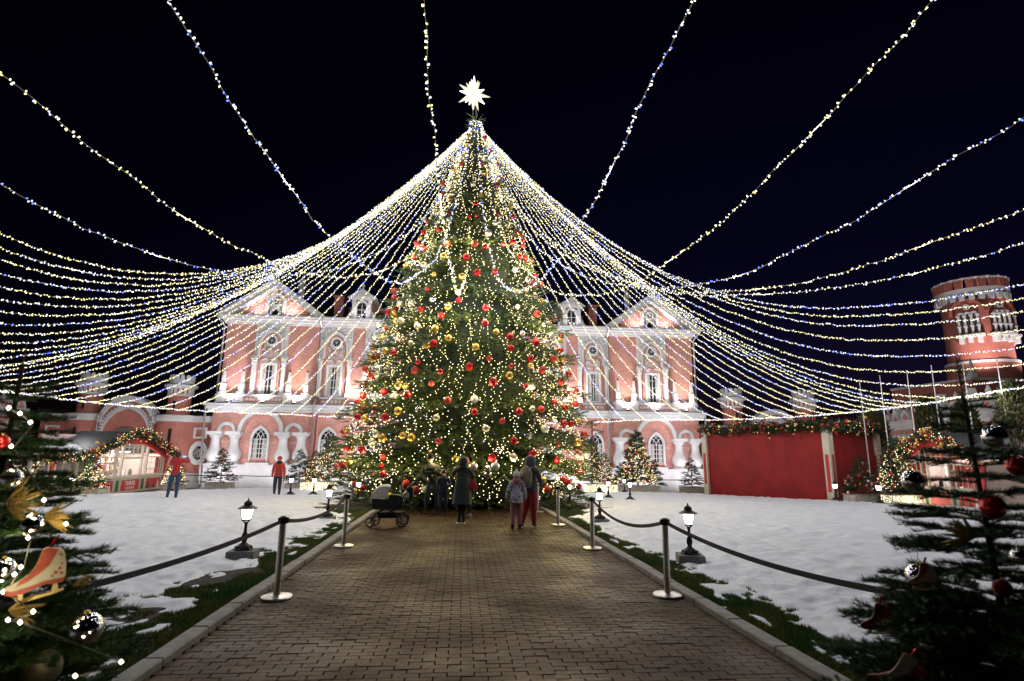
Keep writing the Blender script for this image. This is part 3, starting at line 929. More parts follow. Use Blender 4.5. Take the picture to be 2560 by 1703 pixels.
    for (ux, uy, uz, us) in ((11.9, 2.6, 13.4, 1.0), (15.0, 3.0, 12.4, 1.1)):
        pp('urn', MB().lathe([(0.22*us, uz-2.6), (0.2*us, uz-0.3), (0.26*us, uz-0.25), (0.1*us, uz-0.1), (0.24*us, uz+0.12), (0.2*us, uz+0.35), (0.06*us, uz+0.45), (0.1*us, uz+0.55), (0.01, uz+0.65)], 10, (s*ux, uy, 0)), M_WHITE2, smooth=True)
# central rotunda behind the tree
pp('rotunda', MB().lathe([(5.0, 10.3), (5.0, 13.6)], 32, (0, 7.5, 0)), M_PINK, smooth=True)
pp('rotunda_cornice', MB().lathe([(5.1, 13.2), (5.4, 13.4), (5.5, 13.75), (5.0, 13.8)], 32, (0, 7.5, 0)).lathe([(5.05, 10.4), (5.25, 10.5), (5.25, 11.1), (5.02, 11.2)], 32, (0, 7.5, 0)), M_WHITE, smooth=True)
for k in range(16):
    t = 2*PI*(k+0.5)/16
    x, y = 5.02*math.cos(t), 7.5+5.02*math.sin(t)
    if y > 8.5: continue
    w = pp('rotunda_window', MB().box((x, y, 12.2), (0.16, 0.95, 1.7), rz=t), M_WHITE)
    obj('pane', MB().box((x+0.06*math.cos(t), y+0.06*math.sin(t), 12.2), (0.09, 0.6, 1.35), rz=t), M_GLASS, w)
pp('dome', MB().lathe([(5.0, 13.78), (4.8, 14.8), (4.2, 15.9), (3.2, 16.8), (1.8, 17.4), (0.1, 17.6)], 32, (0, 7.5, 0)), mat('verdigris_dome', (0.10, 0.22, 0.20), 0.5, var=0.2), smooth=True)

# uplights on the ledge: real floodlights standing on the ledge roof
for s in (-1, 1):
    for i, (x, e, c) in enumerate(((10.75, 1.0, (1.0, 0.86, 0.72)), (12.72, 1.0, (1, 0.93, 0.88)), (14.75, 1.0, (1.0, 0.82, 0.9) if s < 0 else (1, 0.88, 0.78)), (7.2, 1.0, (1, 0.9, 0.82)), (4.3, 0.8, (1, 0.9, 0.82)))):
        yy = -0.53
        fx_ = pp('floodlight', MB().box((s*x, yy, 4.72), (0.22, 0.10, 0.10)), M_IRON)
        obj('lens', MB().box((s*x, yy, 4.776), (0.18, 0.08, 0.008)), emis('floodlight_lens', [(1, (1, 0.95, 0.9))], 20), fx_)
        l = lamp(fx_, (s*x, yy, 4.84), 400*e, c, 0.2, 'SPOT', (PI-0.22, 0, 0), math.radians(132), 0.75, 'flood')
for s in (-1, 1):      # small floods added on the main cornice to brighten gables and dormers
    for (x, e) in ((11.7, 70), (13.75, 70), (7.2, 45), (4.2, 60)):
        fx_ = pp('floodlight', MB().box((s*x, -0.26, 10.45), (0.18, 0.09, 0.09)), M_IRON)
        obj('lens', MB().box((s*x, -0.26, 10.50), (0.14, 0.07, 0.008)), emis('floodlight_lens', [], 20), fx_)
        lamp(fx_, (s*x, -0.28, 10.56), e, (1, 0.92, 0.9), 0.1, 'SPOT', (PI-0.45, 0, 0), math.radians(150), 0.7, 'flood')
# ground floods along the wall foot
for i, x in enumerate((-14.6, -11.6, -8.2, -4.6, -0.6, 3.6, 7.6, 11.4, 14.8)):
    g = empty('ground_light', (PX+x, PY-2.2, G(PY-2.2)), 0, 'round light set in the paving below the palace wall, %s from the left' % nth(i), 'ground light', 'lights in the paving before the palace')
    obj('rim', MB().lathe([(0.16, -0.02), (0.16, 0.05), (0.13, 0.06)], 14), M_STEEL, g)
    obj('lens', MB().lathe([(0.13, 0.045), (0.10, 0.065), (0.0005, 0.07)], 14), emis('ground_lens', [(1, (1, 0.97, 0.95))], 9), g)
    lamp(g, (0, 0, 0.14), 350, (1, 0.95, 0.98), 0.25, 'SPOT', (PI-0.55, 0, 0), math.radians(150), 0.7, 'flood')
# ------------------------------------------------------------------ gatehouses joined to the palace
M_TOWERPINK = brick_mat('gate_painted_brick', (0.55, 0.20, 0.16), 3.0, bumpd=0.01)
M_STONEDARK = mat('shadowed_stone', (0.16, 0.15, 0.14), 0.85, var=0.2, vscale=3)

def merlon_ring(b, cx, cy, z, r, n, w, h, t, split=False, only=None):
    for k in (range(n) if only is None else (only,)):
        a = 2*PI*(k+0.5)/n
        ca, sa = math.cos(a), math.sin(a)
        if split:      # swallow tail
            pts = [(-w/2, 0), (w/2, 0), (w*0.62, h), (w*0.15, h*0.82), (-w*0.15, h*0.82), (-w*0.62, h)]
        else:
            pts = [(-w/2, 0), (w/2, 0), (w/2, h*0.75), (w*0.28, h), (-w*0.28, h), (-w/2, h*0.75)]
        P = []
        for dr in (t/2, -t/2):
            for (u, v) in pts:
                P.append((cx+(r+dr)*ca-u*sa, cy+(r+dr)*sa+u*ca, z+v))
        m = len(pts)
        F = [tuple(range(m)), tuple(range(2*m-1, m-1, -1))]+[(i, m+i, m+(i+1) % m, (i+1) % m) for i in range(m)]
        b.add(P, F)
    return b

def gatehouse(cx, label, mir):
    root = empty('gatehouse', (cx, 36.5, PB), 0, label, 'gatehouse')
    def gp(name, mb, m, parent=None, smooth=False):
        return obj(name, mb, m, parent or root, (0, 0, LZ) if parent is None else None, smooth=smooth)
    gp('wall', MB().bbox(-5.2, 5.05, 0.05, 4, -0.3, 3.5), M_TOWERPINK)
    gp('plinth', MB().bbox(-5.25, 5.1, -0.08, 4, -0.6, 0.32), M_WHITE2)
    gp('cornice', MB().bbox(-5.25, 5.1, -0.05, 4, 3.46, 3.62).bbox(-5.35, 5.2, -0.16, 4, 3.62, 3.84), M_WHITE)
    r = MB().add([(-5.4, -0.2, 3.86), (5.2, -0.2, 3.86), (5.2, 4, 4.9), (-5.4, 4, 4.9), (5.2, 4, 3.86), (-5.4, 4, 3.86)], [(0, 1, 2, 3), (1, 4, 2), (0, 3, 5), (0, 5, 4, 1), (2, 4, 5, 3)])
    roof = gp('roof', r, M_ROOF)
    for k in range(22):
        x = -5.3+0.5*k
        obj('standing_seam', MB().add([(x-0.015, -0.18, 3.88), (x+0.015, -0.18, 3.88), (x+0.015, 4, 4.95), (x-0.015, 4, 4.95), (x, -0.18, 3.92), (x, 4, 4.99)], [(0, 4, 5, 3), (4, 1, 2, 5)]), M_ROOF, roof)
    for s in (-1, 1):
        tx = s*2.68
        tw = gp('turret', MB().lathe([(0.68, 3.8), (0.655, 4.6), (0.64, 5.12)], 24, (tx, 0.35, 0)), M_TOWERPINK, smooth=True)
        obj('bay', MB().lathe([(1.30, -0.4), (1.30, 3.5)], 28, (tx, 0.75, 0)), M_TOWERPINK, tw, smooth=True)
        obj('bay_cornice', MB().lathe([(1.36, 3.46), (1.38, 3.6), (1.5, 3.64), (1.5, 3.85), (0.6, 4.0)], 28, (tx, 0.75, 0)), M_WHITE, tw, smooth=True)
        obj('bay_plinth', MB().lathe([(1.4, -0.6), (1.4, 0.3), (1.32, 0.36)], 28, (tx, 0.75, 0)), M_WHITE2, tw, smooth=True)
        obj('ring', MB().lathe([(0.66, 5.08), (0.74, 5.12), (0.74, 5.2), (0.66, 5.24)], 24, (tx, 0.35, 0)), M_WHITE, tw, smooth=True)
        obj('neck', MB().lathe([(0.645, 5.2), (0.70, 5.62)], 24, (tx, 0.35, 0)), M_TOWERPINK, tw, smooth=True)
        cb = MB()
        for k in range(16):
            a = 2*PI*k/16
            cb.box((tx+0.70*math.cos(a), 0.35+0.70*math.sin(a), 5.40), (0.09, 0.13, 0.34), rz=a)
        obj('corbel', cb, M_WHITE, tw)
        obj('crown_cornice', MB().lathe([(0.74, 5.56), (0.94, 5.66), (0.96, 5.78), (0.78, 5.86)], 24, (tx, 0.35, 0)), M_WHITE, tw, smooth=True)
        obj('parapet', MB().lathe([(0.70, 5.84), (0.72, 6.14), (0.58, 6.14), (0.58, 5.84)], 24, (tx, 0.35, 0)), M_WHITE, tw, smooth=True)
        obj('merlons', merlon_ring(MB(), tx, 0.35, 6.13, 0.65, 14, 0.20, 0.30, 0.14), M_WHITE, tw)
        obj('slit_window', MB().box((tx, -0.30, 4.45), (0.14, 0.06, 0.62)), M_GLASS, tw)
        obj('slit_window', MB().box((tx+s*0.1, -0.56, 2.55), (0.16, 0.08, 0.9)), M_GLASS, tw)
    # gothic gateway
    out = lancet(0, 2.3, 3.3, 3.35, 5.0, 10); mid = lancet(0, 2.3, 2.95, 3.0, 4.42, 10)
    gp('gateway_wall', MB().prism(lancet(0, -0.4, 3.2, 3.3, 4.95, 10)[::-1], -0.25, 0.4), M_TOWERPINK)
    gp('gateway_gable', MB().band(lancet(0, 3.3, 2.9, 3.34, 4.62, 10)[1:-1], lancet(0, 3.3, 3.34, 3.34, 5.02, 10)[1:-1], -0.42, 0.4), M_WHITE)
    inn = lancet(0, 2.3, 2.70, 2.6, 4.22, 12); ou = lancet(0, 2.3, 2.94, 2.6, 4.44, 12)
    gp('archivolt', MB().band(inn, ou, -0.36, -0.24), M_WHITE)
    dn = MB()
    oo = lancet(0, 2.3, 2.94, 2.6, 4.44, 26)
    for k in range(1, len(oo)-1, 2):
        x, z = oo[k]
        dn.box((x*1.045, -0.31, z+0.05), (0.13, 0.12, 0.13))
    gp('dentils', dn, M_WHITE)
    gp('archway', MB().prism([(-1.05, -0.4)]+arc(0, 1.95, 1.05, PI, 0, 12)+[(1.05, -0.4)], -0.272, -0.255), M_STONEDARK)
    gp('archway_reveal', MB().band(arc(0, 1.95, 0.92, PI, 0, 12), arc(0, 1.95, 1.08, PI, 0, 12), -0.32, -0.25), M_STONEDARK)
    for x in (-4.45, 4.35):
        gp('blind_panel', MB().band([(x-0.29, 2.56), (x-0.29, 3.02), (x+0.29, 3.02), (x+0.29, 2.56)], [(x-0.40, 2.45), (x-0.40, 3.13), (x+0.40, 3.13), (x+0.40, 2.45)], -0.04, 0.06, True), M_WHITE)
    for x in (-4.45, 4.40):
        w = gp('oval_window', MB().band(arc(x, 1.55, 0.34, 0, 2*PI, 24, 1.25)[:-1], arc(x, 1.55, 0.56, 0, 2*PI, 24, 1.3)[:-1], -0.12, 0.06, True), M_WHITE)
        obj('pane', MB().prism(arc(x, 1.55, 0.35, 0, 2*PI, 20, 1.25)[:-1][::-1], -0.02, 0.02), M_GLASS, w)
        lt = MB()
        for k in range(-3, 4):
            for sg in (-1, 1):
                c = k*0.16
                h = math.sqrt(max(0.0, 0.34**2-(c*0.75)**2))
                lt.cyl((x+c-sg*h*0.55, -0.035, 1.55-h*1.05), (x+c*0.4+sg*h*0.55, -0.035, 1.55+h*1.05), 0.012, n=4)
        obj('lattice', lt, M_WHITE, w)
    for x in (-1.52, 1.52):
        p = gp('downpipe', MB().tube([(x*1.05, -0.4, 3.6), (x*1.05, -0.45, 3.2), (x*1.05, -0.45, -0.3)], 0.05, 8), M_ZINC, smooth=True)
        obj('hopper', MB().lathe([(0.06, 3.45), (0.14, 3.6), (0.15, 3.75)], 10, (x*1.05, -0.42, 0)), M_ZINC, p)
    return root
gatehouse(-20.75, 'pink gatehouse with two crowned turrets behind the lit market kiosk', 1)
gatehouse(21.55, 'pink gatehouse with two crowned turrets rising over the red pavilion', -1)

# ------------------------------------------------------------------ side wings with little gables
def side_wing(ax, ay, bx, by, label):
    L = math.hypot(bx-ax, by-ay)
    rz = math.atan2(by-ay, bx-ax)
    flip = 1
    # the front (local -y) must look into the courtyard
    fxv = math.sin(rz)
    if (fxv < 0) != (ax > 0):
        ax, ay, bx, by = bx, by, ax, ay
        rz = math.atan2(by-ay, bx-ax)
    root = empty('side_wing', (ax, ay, PB), rz, label, 'building')
    def wp(name, mb, m, parent=None, smooth=False):
        return obj(name, mb, m, parent or root, (0, 0, LZ) if parent is None else None, smooth=smooth)
    wp('wall', MB().bbox(0, L, 0, 3, -0.4, 3.75), M_PINK)
    wp('plinth', MB().bbox(0, L, -0.1, 3, -0.6, 0.4), M_WHITE2)
    wp('cornice', MB().bbox(0, L, -0.12, 3, 3.52, 3.66).bbox(0, L, -0.24, 3, 3.66, 3.92).bbox(0, L, -0.34, 3, 3.92, 4.06), M_WHITE)
    a = MB(); n = int(L/0.62)
    for k in range(n):
        x = (k+0.5)*L/n
        a.band(arc(x, 2.95, 0.20, PI, 0, 8), arc(x, 2.95, 0.31, PI, 0, 8), -0.12, 0.0)
        a.bbox(x-L/n/2-0.055, x-L/n/2+0.055, -0.11, 0.0, 2.55, 2.95)
    wp('arcade_frieze', a, M_WHITE)
    m = int(L/1.35)
    for k in range(m):
        x = (k+0.5)*L/m
        if k % 2:
            g = wp('round_gable', MB().prism(arc(x, 4.07, 0.50, PI, 0, 12)[::-1], -0.20, 0.1), M_PINK)
            obj('rim', MB().band(arc(x, 4.07, 0.42, PI, 0, 12), arc(x, 4.07, 0.58, PI, 0, 12), -0.28, 0.12), M_WHITE, g)
            obj('finial', MB().lathe([(0.10, 4.62), (0.05, 4.75), (0.14, 4.86), (0.02, 5.15)], 8, (x, -0.08, 0)), M_WHITE, g, smooth=True)
        else:
            g = wp('pointed_gable', MB().prism([(x-0.34, 4.07), (x+0.34, 4.07), (x, 4.95)], -0.20, 0.1), M_PINK)
            obj('rim', MB().band([(x-0.32, 4.07), (x, 4.86), (x+0.32, 4.07)], [(x-0.46, 4.07), (x, 5.16), (x+0.46, 4.07)], -0.28, 0.12), M_WHITE, g)
    wp('roof', MB().add([(0, 0.15, 4.07), (L, 0.15, 4.07), (L, 3, 5.2), (0, 3, 5.2), (0, 3, 4.07), (L, 3, 4.07)], [(0, 1, 2, 3), (1, 5, 2), (0, 3, 4), (2, 5, 4, 3)]), M_ROOF)
    for k in range(int(L/2.9)):
        x = 1.5+2.9*k
        w = wp('window', MB().band(lancet(x, 0.9, 0.62, 1.75, 2.2), lancet(x, 0.7, 0.86, 1.8, 2.4), -0.1, 0.0), M_WHITE)
        obj('pane', MB().prism(lancet(x, 0.9, 0.64, 1.75, 2.2)[::-1], -0.04, -0.01), M_GLASS, w)
    return root
side_wing(28.4, 35.2, 21.6, 16.5, 'pink side wing with white toothed gables behind the conifers and flagpoles')
side_wing(-26.6, 35.9, -24.6, 20.5, 'pink side wing with a white arched frieze beyond the lit market kiosk')

# ------------------------------------------------------------------ round brick tower
RT = empty('round_tower', (35.6, 34.0, PB), 0, 'tall round brick tower with swallowtail battlements above the side wing', 'tower')
def rp(name, mb, m, parent=None, smooth=False):
    return obj(name, mb, m, parent or RT, (0, 0, LZ) if parent is None else None, smooth=smooth)
rr = 1.82
rp('shaft', MB().lathe([(rr*1.03, -0.6), (rr*1.0, 8.3), (rr*0.985, 12.6)], 40), M_BRICK, smooth=True)
rp('skirt', MB().lathe([(rr*1.06, 6.6), (rr*1.09, 7.6), (rr*1.09, 8.1)], 40), M_BRICK, smooth=True)
rp('string_course', MB().lathe([(rr*1.07, 8.08), (rr*1.12, 8.14), (rr*1.12, 8.26), (rr*1.02, 8.36)], 40), M_WHITE, smooth=True)
for k in range(24):
    a = 2*PI*k/24
    rp('corbel_block', MB().box(((rr+0.10)*math.cos(a), (rr+0.10)*math.sin(a), 12.62), (0.34, 0.30, 0.42), rz=a, taper=1.15), M_WHITE)
rp('parapet_cornice', MB().lathe([(rr*1.04, 12.8), (rr*1.13, 12.86), (rr*1.15, 13.25), (rr*1.02, 13.3)], 40), M_WHITE, smooth=True)
for k in range(20):
    mo = rp('merlon', merlon_ring(MB(), 0, 0, 13.28, rr*1.09, 20, 0.40, 0.62, 0.22, True, only=k), M_BRICK)
    obj('merlon_cap', merlon_ring(MB(), 0, 0, 13.86, rr*1.09, 20, 0.50, 0.12, 0.30, True, only=k), M_WHITE, mo)
rp('terrace', MB().lathe([(rr*1.0, 13.2), (0.01, 13.25)], 32), M_ROOF)
rp('lantern', MB().lathe([(0.35, 13.2), (0.35, 14.3), (0.4, 14.35), (0.2, 14.6), (0.02, 14.7)], 12, (0.7, 0, 0)), M_BRICK, smooth=True)
rp('aerial', MB().cyl((0.3, 0, 14.2), (0.25, 0, 16.0), 0.012, n=5), M_IRON)
for az in (-2.55, -1.60, -0.55):     # windows facing the courtyard
    ca, sa = math.cos(az), math.sin(az)
    g = empty('window_group', (0, 0, 0)); g.parent = RT; g.location = (0, 0, LZ); g.rotation_euler = (0, 0, az+PI/2)
    bd = rr*-1.0
    w = MB()
    for x in (-0.52, -0.18, 0.18, 0.52):
        w.cyl((x, bd-0.16, 10.1), (x, bd-0.16, 11.3), 0.075, n=8)
        w.box((x, bd-0.16, 11.34), (0.2, 0.22, 0.1)); w.box((x, bd-0.16, 10.62), (0.2, 0.2, 0.1))
    for x in (-0.35, 0.0, 0.35):
        w.band(arc(x, 11.38, 0.11, PI, 0, 8), arc(x, 11.38, 0.22, PI, 0, 8), bd-0.24, bd+0.1)
    obj('colonnette', w, M_WHITE, g)
    obj('recess', MB().bbox(-0.58, 0.58, bd-0.08, bd+0.3, 10.0, 11.5), mat('tower_window_dark', (0.03, 0.02, 0.02), 0.4), g)
    obj('sill', MB().bbox(-0.75, 0.75, bd-0.34, bd+0.25, 9.86, 10.04).bbox(-0.62, -0.36, bd-0.26, bd+0.2, 9.45, 9.86).bbox(-0.13, 0.13, bd-0.26, bd+0.2, 9.5, 9.86).bbox(0.36, 0.62, bd-0.26, bd+0.2, 9.45, 9.86), M_WHITE, g)
    obj('hood', MB().band(arc(0, 11.45, 0.86, PI, 0, 14, 1.1), arc(0, 11.45, 0.98, PI, 0, 14, 1.1), bd-0.16, bd+0.15), M_BRICK, g)
    obj('oculus', MB().band(arc(0, 11.95, 0.11, 0, 2*PI, 14)[:-1], arc(0, 11.95, 0.2, 0, 2*PI, 14)[:-1], bd-0.2, bd+0.1, True), M_WHITE, g)
# square block with spirelets at the tower foot
rp('foot_block', MB().bbox(-4.4, 4.6, -3.4, 3, -0.5, 6.6), M_BRICK)
rp('foot_cornice', MB().bbox(-4.5, 4.7, -3.5, 3, 6.6, 6.75), M_WHITE2)
for x in (-4.1, 0.3, 4.2):
    rp('spirelet', MB().lathe([(0.34, 6.75), (0.34, 7.0), (0.2, 7.05), (0.02, 8.0)], 8, (x, -3.2, 0)), M_WHITE2)
for az in (-2.3, -0.9):
    lamp(RT, (4.2*math.cos(az), 4.2*math.sin(az), 7.6), 950, (1, 0.85, 0.8), 0.2, 'SPOT', (PI-0.35, 0, az-PI/2+PI), math.radians(120), 0.7, 'tower_flood')
for k in (0, 2, 4, 7, 15, 17, 20):
    a = 2*PI*k/24
    lamp(RT, ((rr-0.25)*math.cos(a), (rr-0.25)*math.sin(a), 14.0), 5, (1, 0.75, 0.55), 0.06, name='battlement_light')
for i, (gx, gy, e, lab) in enumerate(((-18.9, 34.3, 200, 'between the kiosk garland and the palace corner'), (-23.2, 34.3, 150, 'behind the wing of the lit kiosk'), (19.2, 34.0, 260, 'behind the long side of the red pavilion'), (24.4, 34.0, 260, 'behind the far end of the red pavilion'))):
    g = empty('ground_light', (gx, gy, G(gy)), 0, 'added low floodlight before the gatehouse, '+lab, 'floodlight', 'added floodlights before the gatehouses')  # fixture and lamp added to brighten the gatehouse
    obj('rim', MB().lathe([(0.16, -0.02), (0.16, 0.05), (0.13, 0.06)], 14), M_STEEL, g)
    obj('lens', MB().lathe([(0.13, 0.045), (0.10, 0.065), (0.0005, 0.07)], 14), emis('ground_lens', [], 9), g)
    lamp(g, (0, 0, 0.14), e, (1, 0.93, 0.92), 0.25, 'SPOT', (PI-0.55, 0, 0), math.radians(155), 0.7, 'flood')
# ------------------------------------------------------------------ light strings hung from the tree top
TX, TY = 0.2, 21.2
TOPZ = 15.75
bulb_v = np.array([(-.008, -.008, 0.004), (.008, -.008, 0.004), (.008, .008, 0.004), (-.008, .008, 0.004),
                   (-.012, -.012, .052), (.012, -.012, .052), (.012, .012, .052), (-.012, .012, .052)])
bulb_f = np.array([(0, 1, 5, 4), (1, 2, 6, 5), (2, 3, 7, 6), (3, 0, 4, 7), (4, 5, 6, 7), (0, 3, 2, 1)])
WARM, WHT, COOL = (1.0, 0.86, 0.30), (1.0, 0.96, 0.74), (0.66, 0.76, 1.0)
BLUE = (0.14, 0.22, 1.3)
BULB_E = 3.0
M_BULB = [emis('bulb_warm', [(0.45, WARM), (0.47, WHT), (0.08, COOL)], BULB_E),
          emis('bulb_mixed', [(0.18, WARM), (0.52, WHT), (0.21, COOL), (0.09, BLUE)], BULB_E),
          emis('bulb_cool', [(0.06, WARM), (0.42, WHT), (0.28, COOL), (0.24, BLUE)], BULB_E)]
M_WIRE = mat('pale_wire', (0.30, 0.26, 0.20), 0.6)
STRING_GROUP = 'light strings fanned out from the tree top'
STR_LIGHT = 80.0
def resample(P, d):
    P = np.asarray(P, float)
    s = np.concatenate([[0], np.cumsum(np.linalg.norm(np.diff(P, axis=0), axis=1))])
    n = max(2, int(s[-1]/d))
    t = np.linspace(0, s[-1], n)
    return np.stack([np.interp(t, s, P[:, k]) for k in range(3)], 1), s[-1]

def smooth_curve(P, n=60):
    P = np.asarray(P, float); m = len(P)
    out = []
    for i in range(m-1):
        p0 = P[max(i-1, 0)]; p1 = P[i]; p2 = P[i+1]; p3 = P[min(i+2, m-1)]
        for t in np.linspace(0, 1, 8, endpoint=False):
            out.append(0.5*((2*p1)+(-p0+p2)*t+(2*p0-5*p1+4*p2-p3)*t*t+(-p0+3*p1-3*p2+p3)*t**3))
    out.append(P[-1])
    return np.array(out)

def light_string(P, tone, label, group=None, step=0.085, lights=None, size=1.0, wire_r=0.008, name='light_string'):
    C_, L = resample(P, 0.35)
    wob = RNG.normal(0, 0.014, C_.shape); wob[0] = wob[-1] = 0
    C_ = C_+wob
    root = empty(name, tuple(P[0]), 0, label, 'light string', group)
    o0 = np.asarray(P[0])
    obj('wire', MB().tube([Vector(p-o0) for p in C_], wire_r, 4, cap=False).mesh('wire', recalc=False), M_WIRE, root)
    n = int(L/step)
    s = np.concatenate([[0], np.cumsum(np.linalg.norm(np.diff(C_, axis=0), axis=1))])
    t = np.sort(np.clip((np.arange(n)+RNG.normal(0, 0.9, n))*s[-1]/n, 0, s[-1]))
    B = np.stack([np.interp(t, s, C_[:, k]) for k in range(3)], 1)
    tan = np.gradient(C_, axis=0); T_ = np.stack([np.interp(t, s, tan[:, k]) for k in range(3)], 1)
    T_ /= np.linalg.norm(T_, axis=1, keepdims=True)
    D = RNG.normal(0, 1, (n, 3)); D -= 0.75*np.sum(D*T_, 1, keepdims=True)*T_
    R = frames(D)*(size*(0.85+0.3*RNG.random(n)))[:, None, None]
    V, F = inst(bulb_v, bulb_f, R, B-o0)
    b = obj('bulbs', arr_mesh('bulbs', V, F), M_BULB[tone], root); b['kind'] = 'stuff'
    if lights:
        for q in lights:
            i = int(q*(len(C_)-1))
            c = C_[i]-o0
            lamp(root, tuple(c+np.array([0, 0, -0.05])), STR_LIGHT, ((0.99, 0.95, 0.90), (0.96, 0.97, 1.0), (0.88, 0.94, 1.1))[tone], 0.25, name='string_glow')
    return root

def ray_dir(px, py):
    return np.array(_f)+np.array(_r)*(px-1280)/1361.0-np.array(_u)*(py-851.5)/1361.0
APEX = np.array([TX, TY, TOPZ])
def vertical_track(az, samples):
    """samples: (distance from the tree axis, height) along one compass bearing"""
    d = np.array([math.sin(math.radians(az)), math.cos(math.radians(az))])
    return np.array([[TX+d[0]*r, TY+d[1]*r, z] for r, z in samples])
FRONT = [
 (222, [(0.25, 15.7), (1.2, 12.2), (2.4, 9.8), (3.7, 8.4), (5.1, 7.5), (6.7, 7.0), (8.1, 6.95), (8.8, 7.0), (9.7, 7.15), (10.8, 7.45), (12.0, 8.0), (13.0, 8.4), (13.8, 8.9), (14.5, 9.2), (18, 11.2), (22, 14.0)], 0, 'yellow white light string crossing the sky to the upper left of the picture'),
 (203, [(0.25, 15.7), (1.2, 12.6), (2.4, 9.85), (3.4, 8.35), (5.0, 7.15), (6.1, 6.7), (7.3, 6.7), (8.7, 6.9), (9.6, 7.05), (10.6, 7.5), (11.6, 8.0), (12.4, 8.4), (13.1, 8.9), (13.8, 9.3), (17, 11.3), (22, 15.0)], 2, 'blue and white light string reaching the top edge on the left of the star'),
 (184.6, [(0.2, 15.7), (0.55, 13.2), (1.1, 10.9), (2.45, 8.3), (5.4, 6.5), (7.3, 6.55), (9.4, 7.05), (10.4, 7.3), (11.3, 7.8), (12.1, 8.2), (12.7, 8.5), (13.2, 9.3), (16, 11.0), (21, 14.0)], 0, 'nearly vertical light string just left of the glowing star'),
 (163, [(0.25, 15.7), (1.0, 12.0), (1.95, 9.6), (2.4, 8.8), (3.2, 7.75), (4.25, 7.1), (5.0, 6.8), (6.2, 6.75), (7.8, 6.95), (8.6, 7.4), (9.7, 7.8), (10.6, 8.4), (11.5, 9.1), (12.4, 9.7), (13.3, 10.2), (17, 13.0), (21, 16.5)], 2, 'light string rising to the top edge on the right of the star'),
 (143, [(0.25, 15.7), (1.2, 11.6), (2.3, 9.35), (3.1, 8.4), (4.1, 7.55), (4.7, 7.15), (6.5, 6.68), (8.1, 6.8), (9.1, 7.2), (10.5, 7.75), (12.0, 8.7), (13.1, 9.4), (13.9, 10.0), (14.9, 10.7), (15.5, 11.2), (19, 14.0)], 0, 'yellow white light string climbing to the upper right corner of the picture'),
 (130, [(0.25, 15.7), (1.4, 12.0), (3.0, 9.6), (5.0, 8.0), (7.5, 7.1), (9.9, 7.0), (11.1, 7.3), (12.2, 7.7), (13.3, 8.1), (14.5, 8.7), (15.7, 9.3), (16.8, 9.8), (21, 12.5)], 2, 'light string meeting the right edge high above the round tower'),
 (118, [(0.25, 15.7), (1.5, 12.2), (3.2, 9.9), (5.4, 8.3), (8, 7.35), (11.0, 7.2), (13.4, 7.55), (15.6, 8.2), (17.5, 8.8), (22, 10.8)], 0, 'light string passing over the round tower, upper of two close ones'),
 (110, [(0.25, 15.7), (1.6, 12.2), (3.4, 10.0), (5.6, 8.5), (8, 7.6), (10.8, 7.4), (13.2, 7.5), (15.8, 7.9), (18.6, 8.6), (23, 10.2)], 1, 'light string passing over the round tower, lower of two close ones'),
 (238, [(0.25, 15.7), (1.5, 12.0), (3.2, 9.6), (5.4, 8.0), (7.8, 7.2), (9.6, 7.1), (10.8, 7.25), (12.5, 7.65), (14.1, 8.3), (17, 9.6), (22, 12)], 2, 'blue white light string entering at the left edge below the long yellow one'),
]
for az, smp, tone, lab in FRONT:
    light_string(smooth_curve(vertical_track(az, smp)), tone, lab, STRING_GROUP, lights=(0.33, 0.55, 0.72, 0.9), step=0.072, size=0.95, wire_r=0.010)

# the rest: side strings run to the wings, back strings end on a garlanded ring
def ring_sag(az):
    return 0.22*abs(math.sin(math.radians((az-325)*180/57.0)))
def ring_at(az):
    a = ((az+180) % 360)-180          # -180..180, 0 = towards the palace
    R_ = min(20.5, 12.7/max(0.05, math.cos(math.radians(a))) if abs(a) < 88 else 99.0)
    z_ = np.interp(abs(a), [0, 35, 52, 75, 95], [3.8, 3.85, 4.2, 4.3, 4.4])
    Rm = np.interp(a, [-120, -110, -104, -98, -90, -60, -40, 0, 40, 60, 80, 88, 92, 98, 104, 112], [11.0, 13.0, 14.6, 16.5, 20, 23, 21, 18, 21, 23, 22, 20, 17.5, 15.5, 13.5, 11.5])
    if -92 <= a <= 88:
        q = (1-R_/Rm)**2
        zm = (z_-ring_sag(az % 360)-(TOPZ-0.05)*q)/(1-q)
    else:
        zm = np.interp(a, [-120, -113, -107, -101, -95, -92, 88, 91, 94, 97, 100, 104], [6.95, 6.5, 5.9, 5.2, 4.6, 4.3, 4.3, 4.8, 5.4, 6.1, 6.7, 7.1])
        q = (1-R_/Rm)**2
        z_ = zm+(TOPZ-zm)*q
    return R_, z_, Rm, zm
azs = []
ZC = {}
a = -118.0
while a < 106:
    azs.append(a); a += np.interp(a, [-118, -100, -80, -50, 0, 50, 80, 106], [2.0, 2.1, 2.7, 3.6, 3.8, 3.5, 2.4, 2.1])
